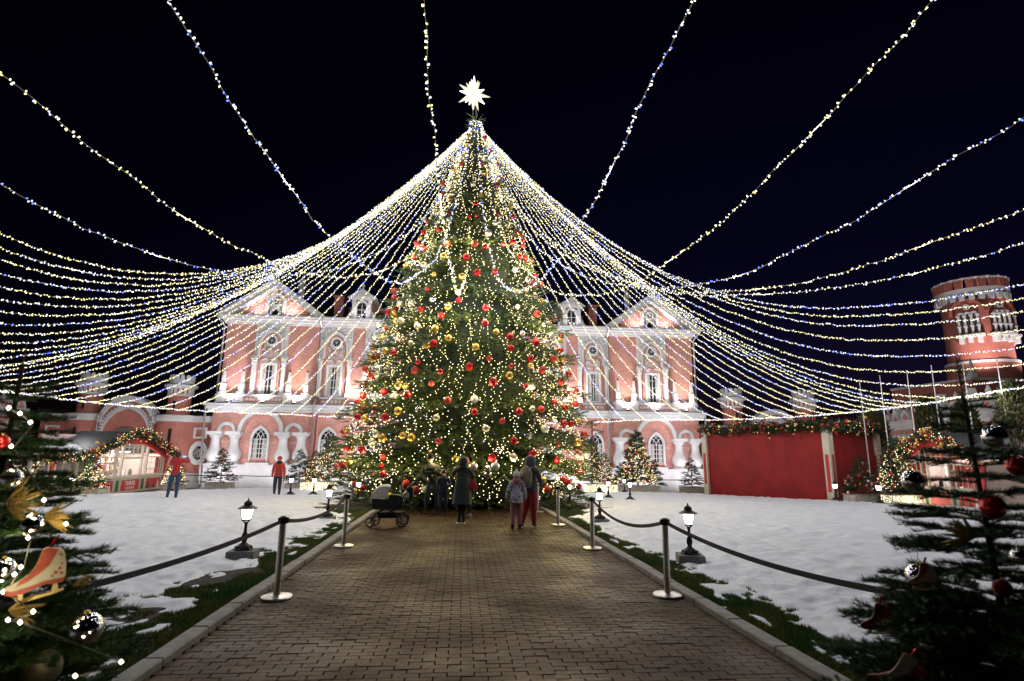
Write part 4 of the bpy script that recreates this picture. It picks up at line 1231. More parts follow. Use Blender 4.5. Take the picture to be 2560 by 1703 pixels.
for i, a in enumerate(azs):
    R_, z_, Rm, zm = ring_at(a)
    az = a % 360
    s = np.linspace(0, 1, 26)**0.9
    if a > 88: R_ = 28.0
    rr_ = 0.25+(R_-0.25)*s
    q_ = 1-rr_/Rm
    zz_ = zm+(TOPZ-0.05-zm)*q_**2*np.where((q_ < 0) & (a > 88), 0.38, 1.0)
    P = vertical_track(az, list(zip(rr_, zz_)))
    tone = (0, 1, 0, 2)[i % 4]
    zone = 0 if a < -92 else 1 if a < -25 else 2 if a < 25 else 3 if a < 80 else 4
    zi = ZC.get(zone, 0); ZC[zone] = zi+1
    lab = ('light string leaving at the left edge, %s from the top there',
           'light string slanting down to the left garland, %s counting towards the palace',
           'light string coming down behind the giant tree, %s from its left',
           'light string slanting down to the right garland, %s counting from the palace',
           'light string crossing the round tower, %s from the bottom of that bundle')[zone] % nth(zi)
    light_string(P, tone, lab, STRING_GROUP, lights=(0.30, 0.62, 0.9) if i % 5 == 1 else None, step=0.040, size=0.74)
# ring garlands between the posts
posts = [-92, -35, 32, 103]
def ring_pt(az):
    R_, z_, Rm, zm = ring_at(az)
    if not -92 <= az <= 88: z_ = 4.35+0.01*(abs(az)-90)
    return TX+math.sin(math.radians(az))*R_, TY+math.cos(math.radians(az))*R_, z_-(ring_sag(az % 360) if -92 < az < 88 else 0)
for (a0, a1, lab) in ((-104, -35, 'bright low garland strung across the front of the gatehouse by the kiosk'), (-35, 32, 'bright low garland hanging in front of the palace ground floor'), (32, 112, 'bright low garland strung above the red pavilion')):
    P = np.array([ring_pt(a) for a in np.linspace(a0, a1, 40)])
    light_string(P, 1, lab, STRING_GROUP, step=0.028, size=0.9, lights=(0.2, 0.5, 0.8))
for a, lab in ((-35, 'dark red mast holding the garland before the arched palace window by the left firs'), (32, 'dark red mast holding the garland before the arched palace window by the right firs'), (84, 'dark red mast standing before the side wing near the conifers'), (-92, 'dark red mast standing beyond the lit kiosk roof')):
    x, y, z = ring_pt(a)
    g = G(y)
    root = empty('garland_mast', (x, y, g), 0, lab, 'mast', 'dark red garland masts')
    obj('pole', MB().cyl((0, 0, -0.05), (0, 0, z-g+0.05), 0.075, 0.055, 10), M_PAINTRED, root, smooth=True)
    obj('cap', MB().lathe([(0.07, 0), (0.08, 0.04), (0.02, 0.1)], 10, (0, 0, z-g+0.04)), M_PAINTRED, root)
    obj('base', MB().lathe([(0.22, -0.03), (0.22, 0.06), (0.10, 0.12)], 12), M_IRON, root)

# ------------------------------------------------------------------ giant tree
PROF_Z = np.array([0.35, 0.8, 1.6, 2.8, 4.2, 5.6, 7.0, 8.6, 10.2, 12.0, 13.8, 15.2, 15.9])
PROF_R = np.array([3.3, 4.1, 4.5, 4.35, 4.1, 3.75, 3.3, 2.75, 2.2, 1.55, 0.95, 0.45, 0.12])
def crown_r(z): return np.interp(z, PROF_Z, PROF_R)
# a sprig: short twig with flat needles
def sprig(nn, length, wid, seed, nl=0.12, thick=0.014):
    r_ = np.random.default_rng(seed); V = []; F = []
    for k in range(nn):
        t = (k+0.5)/nn
        base = np.array([0, 0, length*t*0.9])
        a = r_.uniform(0, 2*PI)
        out = np.array([math.cos(a)*wid, math.sin(a)*wid*0.8, nl*r_.uniform(0.55, 1.0)])
        tip = base+out*(0.75+0.5*r_.random())*(1.15-0.55*t)
        sd = np.cross(out, [0, 0, 1.0]); sd = sd/np.linalg.norm(sd)*thick
        i = len(V); V += [base-sd, base+sd, tip]; F.append((i, i+1, i+2))
    return np.array(V), np.array(F)
M_FIRBIG = mat('artificial_fir_needles', (0.023, 0.052, 0.011), 0.55, island=0.5, col2=(0.055, 0.088, 0.016), var=0.15, vscale=2.0)
M_BLOCKER = mat('light_blocker_green', (0.010, 0.022, 0.009), 0.8, var=0.4, vscale=6, bump=1.0, bscale=12)
M_BARK = mat('bark', (0.05, 0.034, 0.022), 0.85, var=0.3, vscale=20, bump=0.6)
TREE = empty('christmas_tree', (TX, TY, G(TY)), 0, 'giant decorated fir tree with a lit star at the end of the path', 'tree')
gz = -G(TY)
def make_crown(seed, nb, zmin, zmax, prof, dens, jag=0.18):
    r_ = np.random.default_rng(seed)
    D = []; P = []; S = []
    wh = 0
    for k in range(nb):
        u = (k+0.5)/nb
        z = zmin+(zmax-zmin)*(1-(1-u)**0.52)          # more low down, where the crown is wide
        z = zmin + (zmax-zmin)*(1-math.sqrt(1-u))*1.0 if False else z
        # gather the boughs into loose tiers so that the outline steps
        tier = 0.98
        zt = round(z/tier)*tier
        z = z*0.35+zt*0.65+r_.normal(0, 0.10)
        z = min(max(z, zmin), zmax)
        az = r_.uniform(0, 2*PI)
        R_ = prof(z)*(1.0-jag+1.75*jag*r_.random()*(0.6+0.8*vnoise(np.array([az*1.6+3]), np.array([z*0.8]), seed)[0]))
        droop = 0.16+0.12*r_.random()
        n = int(max(4, R_*dens))
        for j in range(n):
            t = 0.30+0.70*(j+r_.random())/n
            sp = (0.04+0.34*(1-t)*0.9+0.10)*R_*0.5
            off = r_.normal(0, 1)*sp*0.55
            rad = t*R_
            zz = z-droop*R_*t*t*0.9+0.10*R_*max(0, t-0.75)*1.2+r_.normal(0, 0.05)
            ca, sa = math.cos(az), math.sin(az)
            P.append((rad*ca-off*sa, rad*sa+off*ca, zz))
            sk = r_.normal(0, 0.6)+off/(sp+0.01)*0.5
            D.append((ca-sk*sa, sa+sk*ca, -0.15+0.35*t*(r_.random())+r_.normal(0, 0.18)))
            S.append((0.75+0.5*r_.random())*(1.0 if R_ > 1.5 else 0.7))
    return np.array(P), np.array(D), np.array(S)
P_, D_, S_ = make_crown(5, 1250, 0.55, 15.6, lambda z: float(crown_r(z)), 7.0)
sv, sf = sprig(22, 0.36, 0.085, 3, 0.13, 0.013)
R = frames(D_, roll=RNG.random(len(D_))*6.28)*S_[:, None, None]
V, F = inst(sv, sf, R, P_+np.array([0, 0, gz]))
print('tree sprigs', len(P_), 'tris', len(F))
o = obj('crown', arr_mesh('crown', V, F), M_FIRBIG, TREE)
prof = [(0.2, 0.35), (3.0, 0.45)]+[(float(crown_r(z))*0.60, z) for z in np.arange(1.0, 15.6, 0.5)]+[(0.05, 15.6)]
obj('light_blocker_cone', MB().lathe(prof, 28, (0, 0, gz), cap=False), M_BLOCKER, TREE, smooth=True)  # hidden solid cone added to stop light passing through the crown
obj('stand', MB().lathe([(2.25, -0.02), (2.25, 0.5), (2.6, 0.9)], 32), mat('black_stand_cloth', (0.006, 0.006, 0.007), 0.7), TREE)
obj('trunk', MB().cyl((0, 0, 0.3), (0, 0, 16.6), 0.16, 0.03, 10), M_IRON, TREE)
tuft = MB()
for k in range(26):
    a = k*2.4; zz = 15.3+0.025*k
    tuft.cyl((0, 0, zz), (0.45*math.cos(a), 0.45*math.sin(a), zz+0.12+0.15*random.random()), 0.03, 0.004, 4)
obj('top_tuft', tuft, M_FIRBIG, TREE, (0, 0, gz))

# star
STAR = empty('star_topper', (TX-0.13, TY, 17.15), 0, 'glowing white many pointed star on the tip of the giant tree', 'star')
dirs = [(0, 0, 1, 1.2), (0, 0, -1, 1.15)]
for k in range(10):
    t = PI/2+2*PI*(k+0.5)/10+random.gauss(0, 0.05)
    dirs.append((math.cos(t), random.gauss(0, 0.18), math.sin(t), 1.0 if k % 2 else 0.84))
for k in range(8):
    t = 2*PI*k/8+0.3
    dirs.append((math.cos(t)*0.6, random.choice((-1, 1))*0.75, math.sin(t)*0.6, 0.8))
for (x, y, z, s) in dirs:
    v = Vector((x, y, z)).normalized()
    obj('spike', MB().cyl(v*0.02, v*(0.74*s), 0.15, 0.012, 6), (emis('star_glow', [(1, (1, 0.97, 0.88))], 4.0), emis('star_glow_warm_shade', [(1, (1, 0.93, 0.72))], 1.15))[len(STAR.children) % 2], STAR)  # every other spike glows dimmer, standing in for facet shading
obj('core', MB().sphere((0, 0, 0), 0.24, 14, 9), emis('star_glow', [], 4.0), STAR)
obj('mount', MB().cyl((0, 0, -1.25), (0, 0, -0.5), 0.03, 0.02, 6), M_IRON, STAR)
lamp(STAR, (0, -0.9, 0), 260, (1, 0.95, 0.85), 0.5, name='star_light')

# warm fairy lights in vertical strands, denser near the foot
octa_v = np.array([(1, 0, 0), (-1, 0, 0), (0, 1, 0), (0, -1, 0), (0, 0, 1), (0, 0, -1)])*0.0165
octa_f = np.array([(0, 2, 4), (2, 1, 4), (1, 3, 4), (3, 0, 4), (2, 0, 5), (1, 2, 5), (3, 1, 5), (0, 3, 5)])
M_FAIRY = emis('fairy_light', [(0.60, (1.0, 0.80, 0.34)), (0.37, (1.0, 0.90, 0.60)), (0.03, (0.4, 0.6, 1.0))], 4.0)
NS = 46
for k in range(NS):
    az = -PI/2+(k-(NS-1)/2)*(PI*1.30/NS)
    pts = []
    z = 14.6-random.random()*1.2
    ph = random.random()*6
    while z > 0.7:
        r0 = float(crown_r(z))
        aa = az+0.16*math.sin(z*2.1+ph)*(1.6/(r0+0.8))+random.gauss(0, 0.02)
        rr_ = r0*(0.90+0.10*math.sin(z*5.1+ph*2))+random.gauss(0, 0.05)
        pts.append((math.cos(aa)*rr_, math.sin(aa)*rr_, z-0.10*r0+gz))
        z -= (0.060+0.05*random.random())*(1.0 if z < 8 else 1.6)
    pts = np.array(pts)
    V, F = inst(octa_v, octa_f, np.tile(np.eye(3), (len(pts), 1, 1))*(0.75+0.5*RNG.random(len(pts)))[:, None, None], pts)
    fs_ = empty('fairy_light_strand', (TX, TY, G(TY)), 0, '%s strand of tiny warm lights down the giant fir, counted from its left side' % nth(k), 'fairy lights', 'fairy light strands on the giant fir')
    fb_ = obj('bulbs', arr_mesh('fairy', V, F), M_FAIRY, fs_); fb_['kind'] = 'stuff'
    if k % 2 == 0:
        for zq in (2.0, 4.2, 6.6, 9.6):
            r0 = float(crown_r(zq))*1.02
            lamp(fs_, (math.cos(az)*r0, math.sin(az)*r0, zq+gz-0.1*r0), 22.0, (1, 0.76, 0.33), 0.12, name='fairy_glow')

# baubles
def bauble_mesh(nm, r, m, ribs=0):
    b = MB().sphere((0, 0, 0), r, 18, 11)
    if ribs:
        b = MB().lathe([(max(1e-4, r*math.sin(PI*i/22))*(1.0 if i % 2 else 0.95), -r*math.cos(PI*i/22)) for i in range(23)], 18, cap=False)
    me = b.mesh(nm, 'all'); me.materials.append(m); return me
M_RED = mat('red_bauble', (0.52, 0.015, 0.02), 0.16, metal=0.55, coat=0.6)
M_REDM = mat('matt_red_bauble', (0.50, 0.035, 0.025), 0.45, metal=0.1)
M_REDG = mat('glitter_red_bauble', (0.42, 0.01, 0.02), 0.3, metal=0.7, bump=1.0, bscale=45)
M_GOLD = mat('gold_bauble', (0.78, 0.50, 0.13), 0.28, metal=0.9)
M_GOLDP = mat('patterned_gold_bauble', (0.75, 0.55, 0.2), 0.3, metal=0.8, var=0.3, vscale=9, col2=(0.85, 0.83, 0.75))
M_SILV = mat('silver_bauble', (0.78, 0.79, 0.80), 0.10, metal=1.0)
M_PEARL = mat('pearl_bauble', (0.72, 0.72, 0.68), 0.35, metal=0.4)
KIND = [('glossy red', M_RED, 26), ('satin red', M_REDM, 14), ('glittering red', M_REDG, 14), ('plain gold', M_GOLD, 22), ('patterned gold', M_GOLDP, 12), ('mirror silver', M_SILV, 8), ('pearl white', M_PEARL, 7)]
BM = {nm: (bauble_mesh('bauble', 1.0, m), m) for nm, m, _ in KIND}
cap_me = MB().lathe([(0.17, 0.95), (0.17, 1.12), (0.02, 1.14)], 8).mesh('cap'); cap_me.materials.append(M_GOLD)
def bauble(p, r, kind, where, grp, cap=True):
    o = obj('bauble', BM[kind][0], None, None, p, (random.uniform(-0.2, 0.2), random.uniform(-0.2, 0.2), random.uniform(0, 6)), scale=(r, r, r))
    tag(o, kind+' bauble '+where, 'bauble', grp)
    if cap: obj('cap', cap_me, None, o)
    return o
pool = [k for k, m, w in KIND for _ in range(w)]
placed = []
todo = []
rb = random.Random(12)
tries = 0
while len(placed) < 285 and tries < 9000:
    tries += 1
    u = rb.random()
    z = 0.5+14.6*(1-(1-u)**0.62)
    az = -PI/2+rb.uniform(-1.75, 1.75)
    r0 = float(crown_r(z))*(0.93+0.13*rb.random())
    zz = z-0.12*r0
    p = (TX+math.cos(az)*r0, TY+math.sin(az)*r0, zz+0.1)
    if zz < 0.3: continue
    md = 0.26 if rb.random() < 0.15 else 0.50
    if any((p[0]-q[0])**2+(p[1]-q[1])**2+(p[2]-q[2])**2 < md*md for q in placed): continue
    placed.append(p)
    k = rb.choice(pool)
    size = rb.choice((0.095, 0.115, 0.125, 0.13))*(0.8 if z > 10 else 1.0)
    tier = 'low on' if zz < 3.2 else ('half way up' if zz < 8 else 'high on')
    side = 'left' if p[0] < TX-1.3 else ('right' if p[0] > TX+1.3 else 'middle')
    todo.append((p, size, k, tier, side))
todo.sort(key=lambda t: t[0][0]/t[0][1])
BC = {}
for (p, size, k, tier, side) in todo:
    key = (k, tier, side); n_ = BC.get(key, 0); BC[key] = n_+1
    bauble(p, size, k, tier+" the giant fir's "+side+', '+nth(n_)+' such from left', 'baubles on the giant fir')
# ------------------------------------------------------------------ path lamps
M_LAMPGLASS = emis('lamp_glass', [(1, (1.0, 0.97, 0.93))], 6.0)
def make_lamp():
    root = empty('path_lamp')
    obj('stone_block', MB().cham((0, 0, 0.10), (0.56, 0.50, 0.22), 0.012), M_STONE, root)
    b = obj('base', MB().lathe([(0.20, 0.205), (0.20, 0.235), (0.165, 0.25), (0.15, 0.29), (0.10, 0.325), (0.055, 0.36), (0.045, 0.40)], 12), M_IRON, root, smooth=True)
    lv = MB()
    for k in range(8):
        a = 2*PI*k/8
        lv.sphere((0.155*math.cos(a), 0.155*math.sin(a), 0.262), 0.035, 6, 4)
    obj('leaf_relief', lv, M_IRON, b)
    obj('post', MB().lathe([(0.045, 0.39), (0.062, 0.43), (0.066, 0.50), (0.05, 0.55), (0.034, 0.58), (0.030, 0.74), (0.045, 0.76), (0.03, 0.79)], 10), M_IRON, root, smooth=True)
    ln = obj('lantern', MB().lathe([(0.105, 0.815), (0.115, 0.83), (0.105, 0.845)], 4, a0=PI/4), M_IRON, root)
    fr = MB()
    for k in range(4):
        a = PI/4+PI/2*k
        fr.cyl((0.108*math.cos(a), 0.108*math.sin(a), 0.84), (0.158*math.cos(a), 0.158*math.sin(a), 1.075), 0.008, n=5)
        fr.cyl((0.03*math.cos(a), 0.03*math.sin(a), 0.77), (0.10*math.cos(a), 0.10*math.sin(a), 0.825), 0.009, n=5)
    obj('frame', fr, M_IRON, ln)
    for k in range(4):
        a0, a1 = PI/4+PI/2*k, PI/4+PI/2*(k+1)
        q = [(0.098*math.cos(a0), 0.098*math.sin(a0), 0.85), (0.098*math.cos(a1), 0.098*math.sin(a1), 0.85), (0.146*math.cos(a1), 0.146*math.sin(a1), 1.07), (0.146*math.cos(a0), 0.146*math.sin(a0), 1.07)]
        obj('glass_pane', MB().add(q, [(0, 1, 2, 3)]).mesh('glass_pane', recalc=False), M_LAMPGLASS, ln)
    obj('roof', MB().lathe([(0.205, 1.072), (0.20, 1.085), (0.12, 1.125), (0.085, 1.15), (0.088, 1.19), (0.06, 1.225), (0.02, 1.245), (0.012, 1.29), (0.001, 1.30)], 14), M_IRON, root, smooth=True)
    return root
proto = make_lamp()
LAMPS = [(-3.58, 10.02, 'path lamp on a stone block nearest on the snow at the left of the path'), (-3.40, 15.16, 'path lamp on a stone block standing just before the pram'),
         (-3.55, 20.2, 'path lamp half hidden behind the cream pram hood'), (3.95, 9.51, 'path lamp on a stone block nearest on the snow at the right of the path'),
         (3.72, 14.78, 'path lamp on a stone block second along the right side of the path'), (3.95, 20.0, 'path lamp shining against the low branches right of the giant fir'),
         (-7.55, 26.07, 'path lamp on the far snow beside the person in a red padded jacket'), (-6.6, 26.3, 'path lamp in front of the lit planter left of the giant fir'),
         (6.65, 24.8, 'path lamp in front of the lit planter right of the giant fir'), (7.15, 23.2, 'path lamp before the brightly lit tub fir'), (9.3, 31.2, 'small distant path lamp behind another lamp by the lit tub fir'),
         (15.2, 29.4, 'path lamp in front of the red pavilion wall'), (16.9, 24.0, 'path lamp at the white corner post of the red pavilion'), (17.1, 21.6, 'path lamp in front of the glowing planter by the red pavilion'),
         (-15.0, 23.3, 'path lamp before the near end of the lit market kiosk'), (-13.9, 28.6, 'path lamp next to the man in a red pullover')]
for i, (x, y, lab) in enumerate(LAMPS):
    o = proto if i == 0 else copy_tree(proto)
    o.location = (x, y, G(y)+(0.0 if y > 12 else 0.03)); o.rotation_euler = (0, 0, random.uniform(-0.12, 0.12) + (0.15 if x < 0 else -0.15))
    o.scale = (0.77, 0.77, 0.77); tag(o, lab, 'lamp', 'lamps along the lawns')
for x, y, lab in LAMPS:
    lamp(None, (x, y, G(y)+0.76), 14, (1, 0.95, 0.9), 0.06, name='lamp_light')

# ------------------------------------------------------------------ stanchions and belts
M_BELT = mat('black_webbing', (0.02, 0.02, 0.022), 0.7)
def make_stanchion():
    root = empty('barrier_post')
    obj('base', MB().lathe([(0.185, 0.0), (0.19, 0.018), (0.183, 0.03), (0.06, 0.042), (0.05, 0.046)], 28), M_STEEL, root, smooth=True)
    obj('tube', MB().lathe([(0.042, 0.03), (0.042, 0.97), (0.038, 0.985)], 18), M_STEEL, root, smooth=True)
    h = obj('belt_head', MB().lathe([(0.047, 0.89), (0.047, 0.965)], 14), M_IRON, root, smooth=True)
    for k in range(4):
        a = PI/2*k
        obj('clip', MB().box((0.054*math.cos(a), 0.054*math.sin(a), 0.928), (0.022, 0.03, 0.066), rz=a), M_IRON, h)
    return root
sp = make_stanchion()
ST = {'L0': (-2.75, 3.2), 'L1': (-2.23, 7.52), 'L2': (-2.19, 11.31), 'R0': (3.15, 3.4), 'R1': (2.76, 7.44), 'R2': (2.61, 10.99), 'R3': (2.54, 14.45), 'R4': (2.45, 17.6)}
SL = {'L0': 'steel barrier post hidden by the near fir on the left', 'L1': 'steel barrier post nearest on the left kerb', 'L2': 'steel barrier post on the left between the near post and the pram',
      'R0': 'steel barrier post hidden by the near fir on the right', 'R1': 'steel barrier post nearest on the right kerb', 'R2': 'steel barrier post second from the front on the right kerb',
      'R3': 'steel barrier post third from the front on the right kerb', 'R4': 'steel barrier post farthest along the right kerb by the fir'}
for i, k in enumerate(ST):
    o = sp if i == 0 else copy_tree(sp)
    o.location = (ST[k][0], ST[k][1], 0.032); o.rotation_euler = (0, 0, random.uniform(-0.2, 0.2))
    tag(o, SL[k], 'barrier post', 'steel barrier posts along the path')
def belt(p, q, sag, w, lab, t=0.003):
    n = 18; b = MB(); P = []
    for i in range(n+1):
        u = i/n
        x = p[0]+(q[0]-p[0])*u; y = p[1]+(q[1]-p[1])*u; z = p[2]+(q[2]-p[2])*u-4*sag*u*(1-u)
        P.append((x, y, z))
    d = Vector((q[0]-p[0], q[1]-p[1], 0)).normalized(); nrm = Vector((-d.y, d.x, 0))*t/2
    V = []
    for (x, y, z) in P:
        for s in (1, -1):
            V += [(x+nrm.x*s, y+nrm.y*s, z-w/2), (x+nrm.x*s, y+nrm.y*s, z+w/2)]
    F = []
    for i in range(n):
        a, c = i*4, i*4+4
        F += [(a, c, c+1, a+1), (a+2, a+3, c+3, c+2), (a+1, c+1, c+3, a+3), (a, a+2, c+2, c)]
    b.add(V, F)
    return tag(obj('barrier_belt', b, M_BELT, smooth=True), lab, 'barrier belt', 'black barrier belts')
def sp3(k): return (ST[k][0], ST[k][1], 0.96)
belt(sp3('L0'), sp3('L1'), 0.10, 0.05, 'black belt running from the near left post out of the picture')
belt(sp3('L1'), sp3('L2'), 0.14, 0.05, 'black belt slung between the two posts on the left')
belt(sp3('R1'), sp3('R0'), 0.13, 0.05, 'black belt running from the near right post behind the dark fir')
belt(sp3('R2'), sp3('R1'), 0.22, 0.05, 'black belt sagging between the two nearest posts on the right')
# slim posts with a belt before the palace wall
FP = [(-18.4, 33.6), (-15.8, 33.6), (-12.7, 33.6), (-10.2, 33.6), (-8.4, 33.6), (9.3, 33.4), (14.0, 33.0), (15.3, 33.0)]
for i, (x, y) in enumerate(FP):
    r = empty('rope_post', (x, y, G(y)), 0, 'slim steel rope post before the palace, %s' % ('far left by the gatehouse', 'left of the first dark tub fir', 'right of the first dark tub fir', 'behind the person in the red padded jacket', 'beside the lit planter on the left', 'by the lit planter on the right', 'left of the last dark tub fir', 'near the red pavilion')[i], 'rope post', 'slim posts before the palace')
    obj('tube', MB().cyl((0, 0, 0), (0, 0, 0.86), 0.03, n=8), M_STEEL, r, smooth=True)
    obj('base', MB().lathe([(0.15, 0), (0.15, 0.02), (0.03, 0.03)], 12), M_STEEL, r)
for i, j in ((0, 1), (1, 2), (2, 3), (3, 4), (5, 6), (6, 7)):
    a, b_ = FP[i], FP[j]
    belt((a[0], a[1], G(a[1])+0.82), (b_[0], b_[1], G(b_[1])+0.82), 0.03, 0.05, 'thin dark belt before the palace wall, ' + ('by the gatehouse', 'left end at the first tub fir', 'behind the red padded jacket', 'next to the lit planter', '', 'behind the lit tub fir', 'by the red pavilion')[i])

# ------------------------------------------------------------------ firs in planters
M_FIR = mat('fir_needles', (0.016, 0.042, 0.016), 0.6, island=0.5, col2=(0.03, 0.065, 0.02), var=0.15, vscale=6)
M_PLANTER = mat('pale_planter_boards', (0.40, 0.37, 0.32), 0.7, var=0.2, vscale=6)
M_TWINKLE = emis('tub_fir_light', [(0.7, (1.0, 0.78, 0.35)), (0.3, (1.0, 0.92, 0.7))], 3.5)
sv2, sf2 = sprig(16, 0.20, 0.05, 9, 0.075, 0.009)
M_MIXB = {}
def small_fir(loc, h, r, lab, seed, lit=0, red=0, white=0, gold=0, glow=0.0, cat='fir tree', grp='decorated firs in planters'):
    rs = np.random.default_rng(seed)
    root = empty('fir_tree', loc, 0, lab, cat, grp)
    P = []; D = []; S = []
    nb = int(95*h/2)
    for k in range(nb):
        u = (k+0.5)/nb; z = h*(0.10+0.86*u)
        R_ = r*(1-u)**0.85*(0.75+0.45*rs.random())+0.04
        az = rs.uniform(0, 2*PI); n = int(3+R_*13)
        for j in range(n):
            t = 0.2+0.8*(j+rs.random())/n
            off = rs.normal(0, 0.10)*(1.2-t)
            ca, sa = math.cos(az), math.sin(az)
            P.append((t*R_*ca-off*sa, t*R_*sa+off*ca, z-0.10*R_*t+0.08*R_*max(0, t-0.7)))
            sk = rs.normal(0, 0.6)
            D.append((ca-sk*sa, sa+sk*ca, 0.15+rs.normal(0, 0.2))); S.append(0.8+0.5*rs.random())
    for k in range(5):
        P.append((0, 0, h*0.93)); D.append((rs.normal(0, 0.25), rs.normal(0, 0.25), 1)); S.append(1.1)
    P = np.array(P); D = np.array(D); S = np.array(S)*max(0.8, h/2.4)
    V, F = inst(sv2, sf2, frames(D, roll=rs.random(len(D))*6.28)*S[:, None, None], P)
    obj('crown', arr_mesh('crown', V, F), M_FIR, root)
    obj('trunk', MB().cyl((0, 0, -0.25), (0, 0, h), 0.035*h/2, 0.006, 6), M_BARK, root)
    def spots(n, f=1.0):
        u = 1-np.sqrt(1-rs.random(n)*0.98)
        az = rs.random(n)*2*PI
        R_ = (r*(1-u)**0.85*(0.75+0.3*rs.random(n))+0.03)*f
        return np.stack([R_*np.cos(az), R_*np.sin(az), h*(0.10+0.84*u)-0.08*R_], 1)
    if lit:
        q = spots(lit, 1.04)
        V, F = inst(octa_v, octa_f, np.tile(np.eye(3), (lit, 1, 1))*1.0*(0.8+0.5*rs.random(lit))[:, None, None], q)
        o = obj('lights', arr_mesh('lights', V, F), M_TWINKLE, root); o['kind'] = 'stuff'
    sb = MB().sphere((0, 0, 0), 1, 10, 7); bv_ = np.array(sb.v); bf_ = np.array(sb.f)
    for nm, n, m in (('red_baubles', red, M_RED), ('white_baubles', white, M_PEARL), ('gold_baubles', gold, M_GOLD)):
        if n:
            q = spots(n, 1.06)
            V, F = inst(bv_, bf_, np.tile(np.eye(3), (n, 1, 1))*(0.035+0.025*rs.random(n))[:, None, None]*max(1, h/2.2), q)
            o = obj(nm, arr_mesh(nm, V, F, True), m, root); o['kind'] = 'stuff'
    if glow:
        for zq in (0.25, 0.55, 0.8):
            lamp(root, (0, -r*(1.05-zq), h*zq), glow, (1, 0.82, 0.45), 0.12, name='fir_glow')
    return root
def planter(loc, w, d, h, lab, glowing=False, rz=0.0):
    root = empty('planter', loc, rz, lab, 'planter', 'planters with firs')
    n = max(4, int(w/0.16))
    for k in range(n):
        x = -w/2+w*(k+0.5)/n
        for sy in (-1, 1):
            obj('board', MB().box((x, sy*d/2, h/2), (w/n-0.012, 0.03, h)), M_PLANTER, root)
    for sx in (-1, 1):
        obj('end_panel', MB().box((sx*(w/2-0.01), 0, h/2), (0.03, d-0.035, h-0.004)), M_PLANTER, root)
    obj('rim', MB().box((0, -d/2-0.004, h+0.012), (w+0.05, 0.07, 0.03)).box((0, d/2+0.004, h+0.012), (w+0.05, 0.07, 0.03)), M_PLANTER, root)
    obj('soil', MB().box((0, 0, h-0.06), (w-0.06, d-0.06, 0.02)), M_BARK, root)
    if glowing:
        rs = np.random.default_rng(int(abs(loc[0]*10)))
        n = int(w*h*620)
        q = np.stack([rs.uniform(-w/2, w/2, n), np.full(n, -d/2-0.035), rs.uniform(0.03, h-0.01, n)], 1)
        q2 = np.stack([np.where(rs.random(n//2) < 0.5, -w/2-0.02, w/2+0.02), rs.uniform(-d/2, d/2, n//2), rs.uniform(0.03, h-0.01, n//2)], 1)
        q = np.concatenate([q, q2])
        V, F = inst(octa_v, octa_f, np.tile(np.eye(3), (len(q), 1, 1))*0.9, q)
        o = obj('light_curtain', arr_mesh('lights', V, F), emis('curtain_light', [(1, (1.0, 0.88, 0.55))], 3.0), root); o['kind'] = 'stuff'
        lamp(root, (0, -d/2-0.35, h*0.6), 16, (1, 0.86, 0.55), 0.15, name='planter_glow')
    return root
def gz_(y): return G(y)
# dark firs against the palace plinth
planter((-13.6, 33.4, gz_(33.4)), 1.35, 0.7, 0.42, 'pale planter under the dark fir by the palace corner')
small_fir((-13.6, 33.4, gz_(33.4)+0.36), 2.0, 0.98, 'dark tub fir at the left corner of the palace', 21, red=8)
planter((-9.25, 33.4, gz_(33.4)), 1.35, 0.7, 0.42, 'pale planter under the dark fir behind the two far lamps')
small_fir((-9.25, 33.4, gz_(33.4)+0.36), 2.0, 0.9, 'dark tub fir right of the person in the red padded jacket', 22, red=6)
planter((-7.75, 31.9, gz_(31.9)), 1.75, 0.8, 0.55, 'planter wrapped in warm lights left of the giant fir', True)
small_fir((-8.05, 31.9, gz_(31.9)+0.48), 1.75, 0.62, 'short lit fir left of its taller neighbour in the lit planter', 23, lit=170, red=16, glow=4)
small_fir((-7.15, 31.6, gz_(31.9)+0.48), 2.7, 0.95, 'tall lit fir by the left edge of the giant fir', 24, lit=330, red=30, gold=8, glow=5)
planter((8.0, 31.5, gz_(31.5)), 1.7, 0.8, 0.55, 'planter wrapped in warm lights right of the giant fir', True)
small_fir((7.45, 31.3, gz_(31.5)+0.48), 2.7, 0.75, 'tall lit fir in front of an arched palace window', 25, lit=300, red=16, glow=5)
small_fir((8.25, 31.6, gz_(31.5)+0.48), 1.85, 0.72, 'short lit fir beside the tall one in the right planter', 26, lit=210, red=12, glow=4)
planter((10.55, 32.4, gz_(32.4)), 2.3, 0.8, 0.45, 'pale planter under the brightest tub fir')
small_fir((10.45, 32.3, gz_(32.4)+0.38), 3.3, 1.12, 'brightest golden lit tub fir before the palace', 27, lit=720, red=46, gold=26, glow=11)
small_fir((11.6, 32.6, gz_(32.4)+0.38), 1.55, 0.6, 'small dark fir tucked beside the brightest tub fir', 28, red=4)
small_fir((9.5, 32.7, gz_(32.4)+0.38), 1.35, 0.5, 'small dark fir on the left of the brightest tub fir', 29, red=3)
planter((13.7, 32.2, gz_(32.2)), 1.3, 0.7, 0.42, 'pale planter under the lone dark fir by the red pavilion')
small_fir((13.7, 32.2, gz_(32.2)+0.36), 1.75, 0.72, 'lone dark fir between the palace and the red pavilion', 30, red=8)
planter((17.75, 23.3, gz_(23.3)), 1.5, 0.7, 0.40, 'pale planter at the narrow face of the red pavilion')
small_fir((17.7, 23.3, gz_(23.3)+0.34), 1.75, 0.80, 'dark fir with white and red baubles before the red pavilion', 31, red=12, white=16, gold=8)
planter((18.35, 22.0, gz_(22.0)), 1.3, 0.7, 0.45, 'planter wrapped in warm lights beside the right kiosk', True)
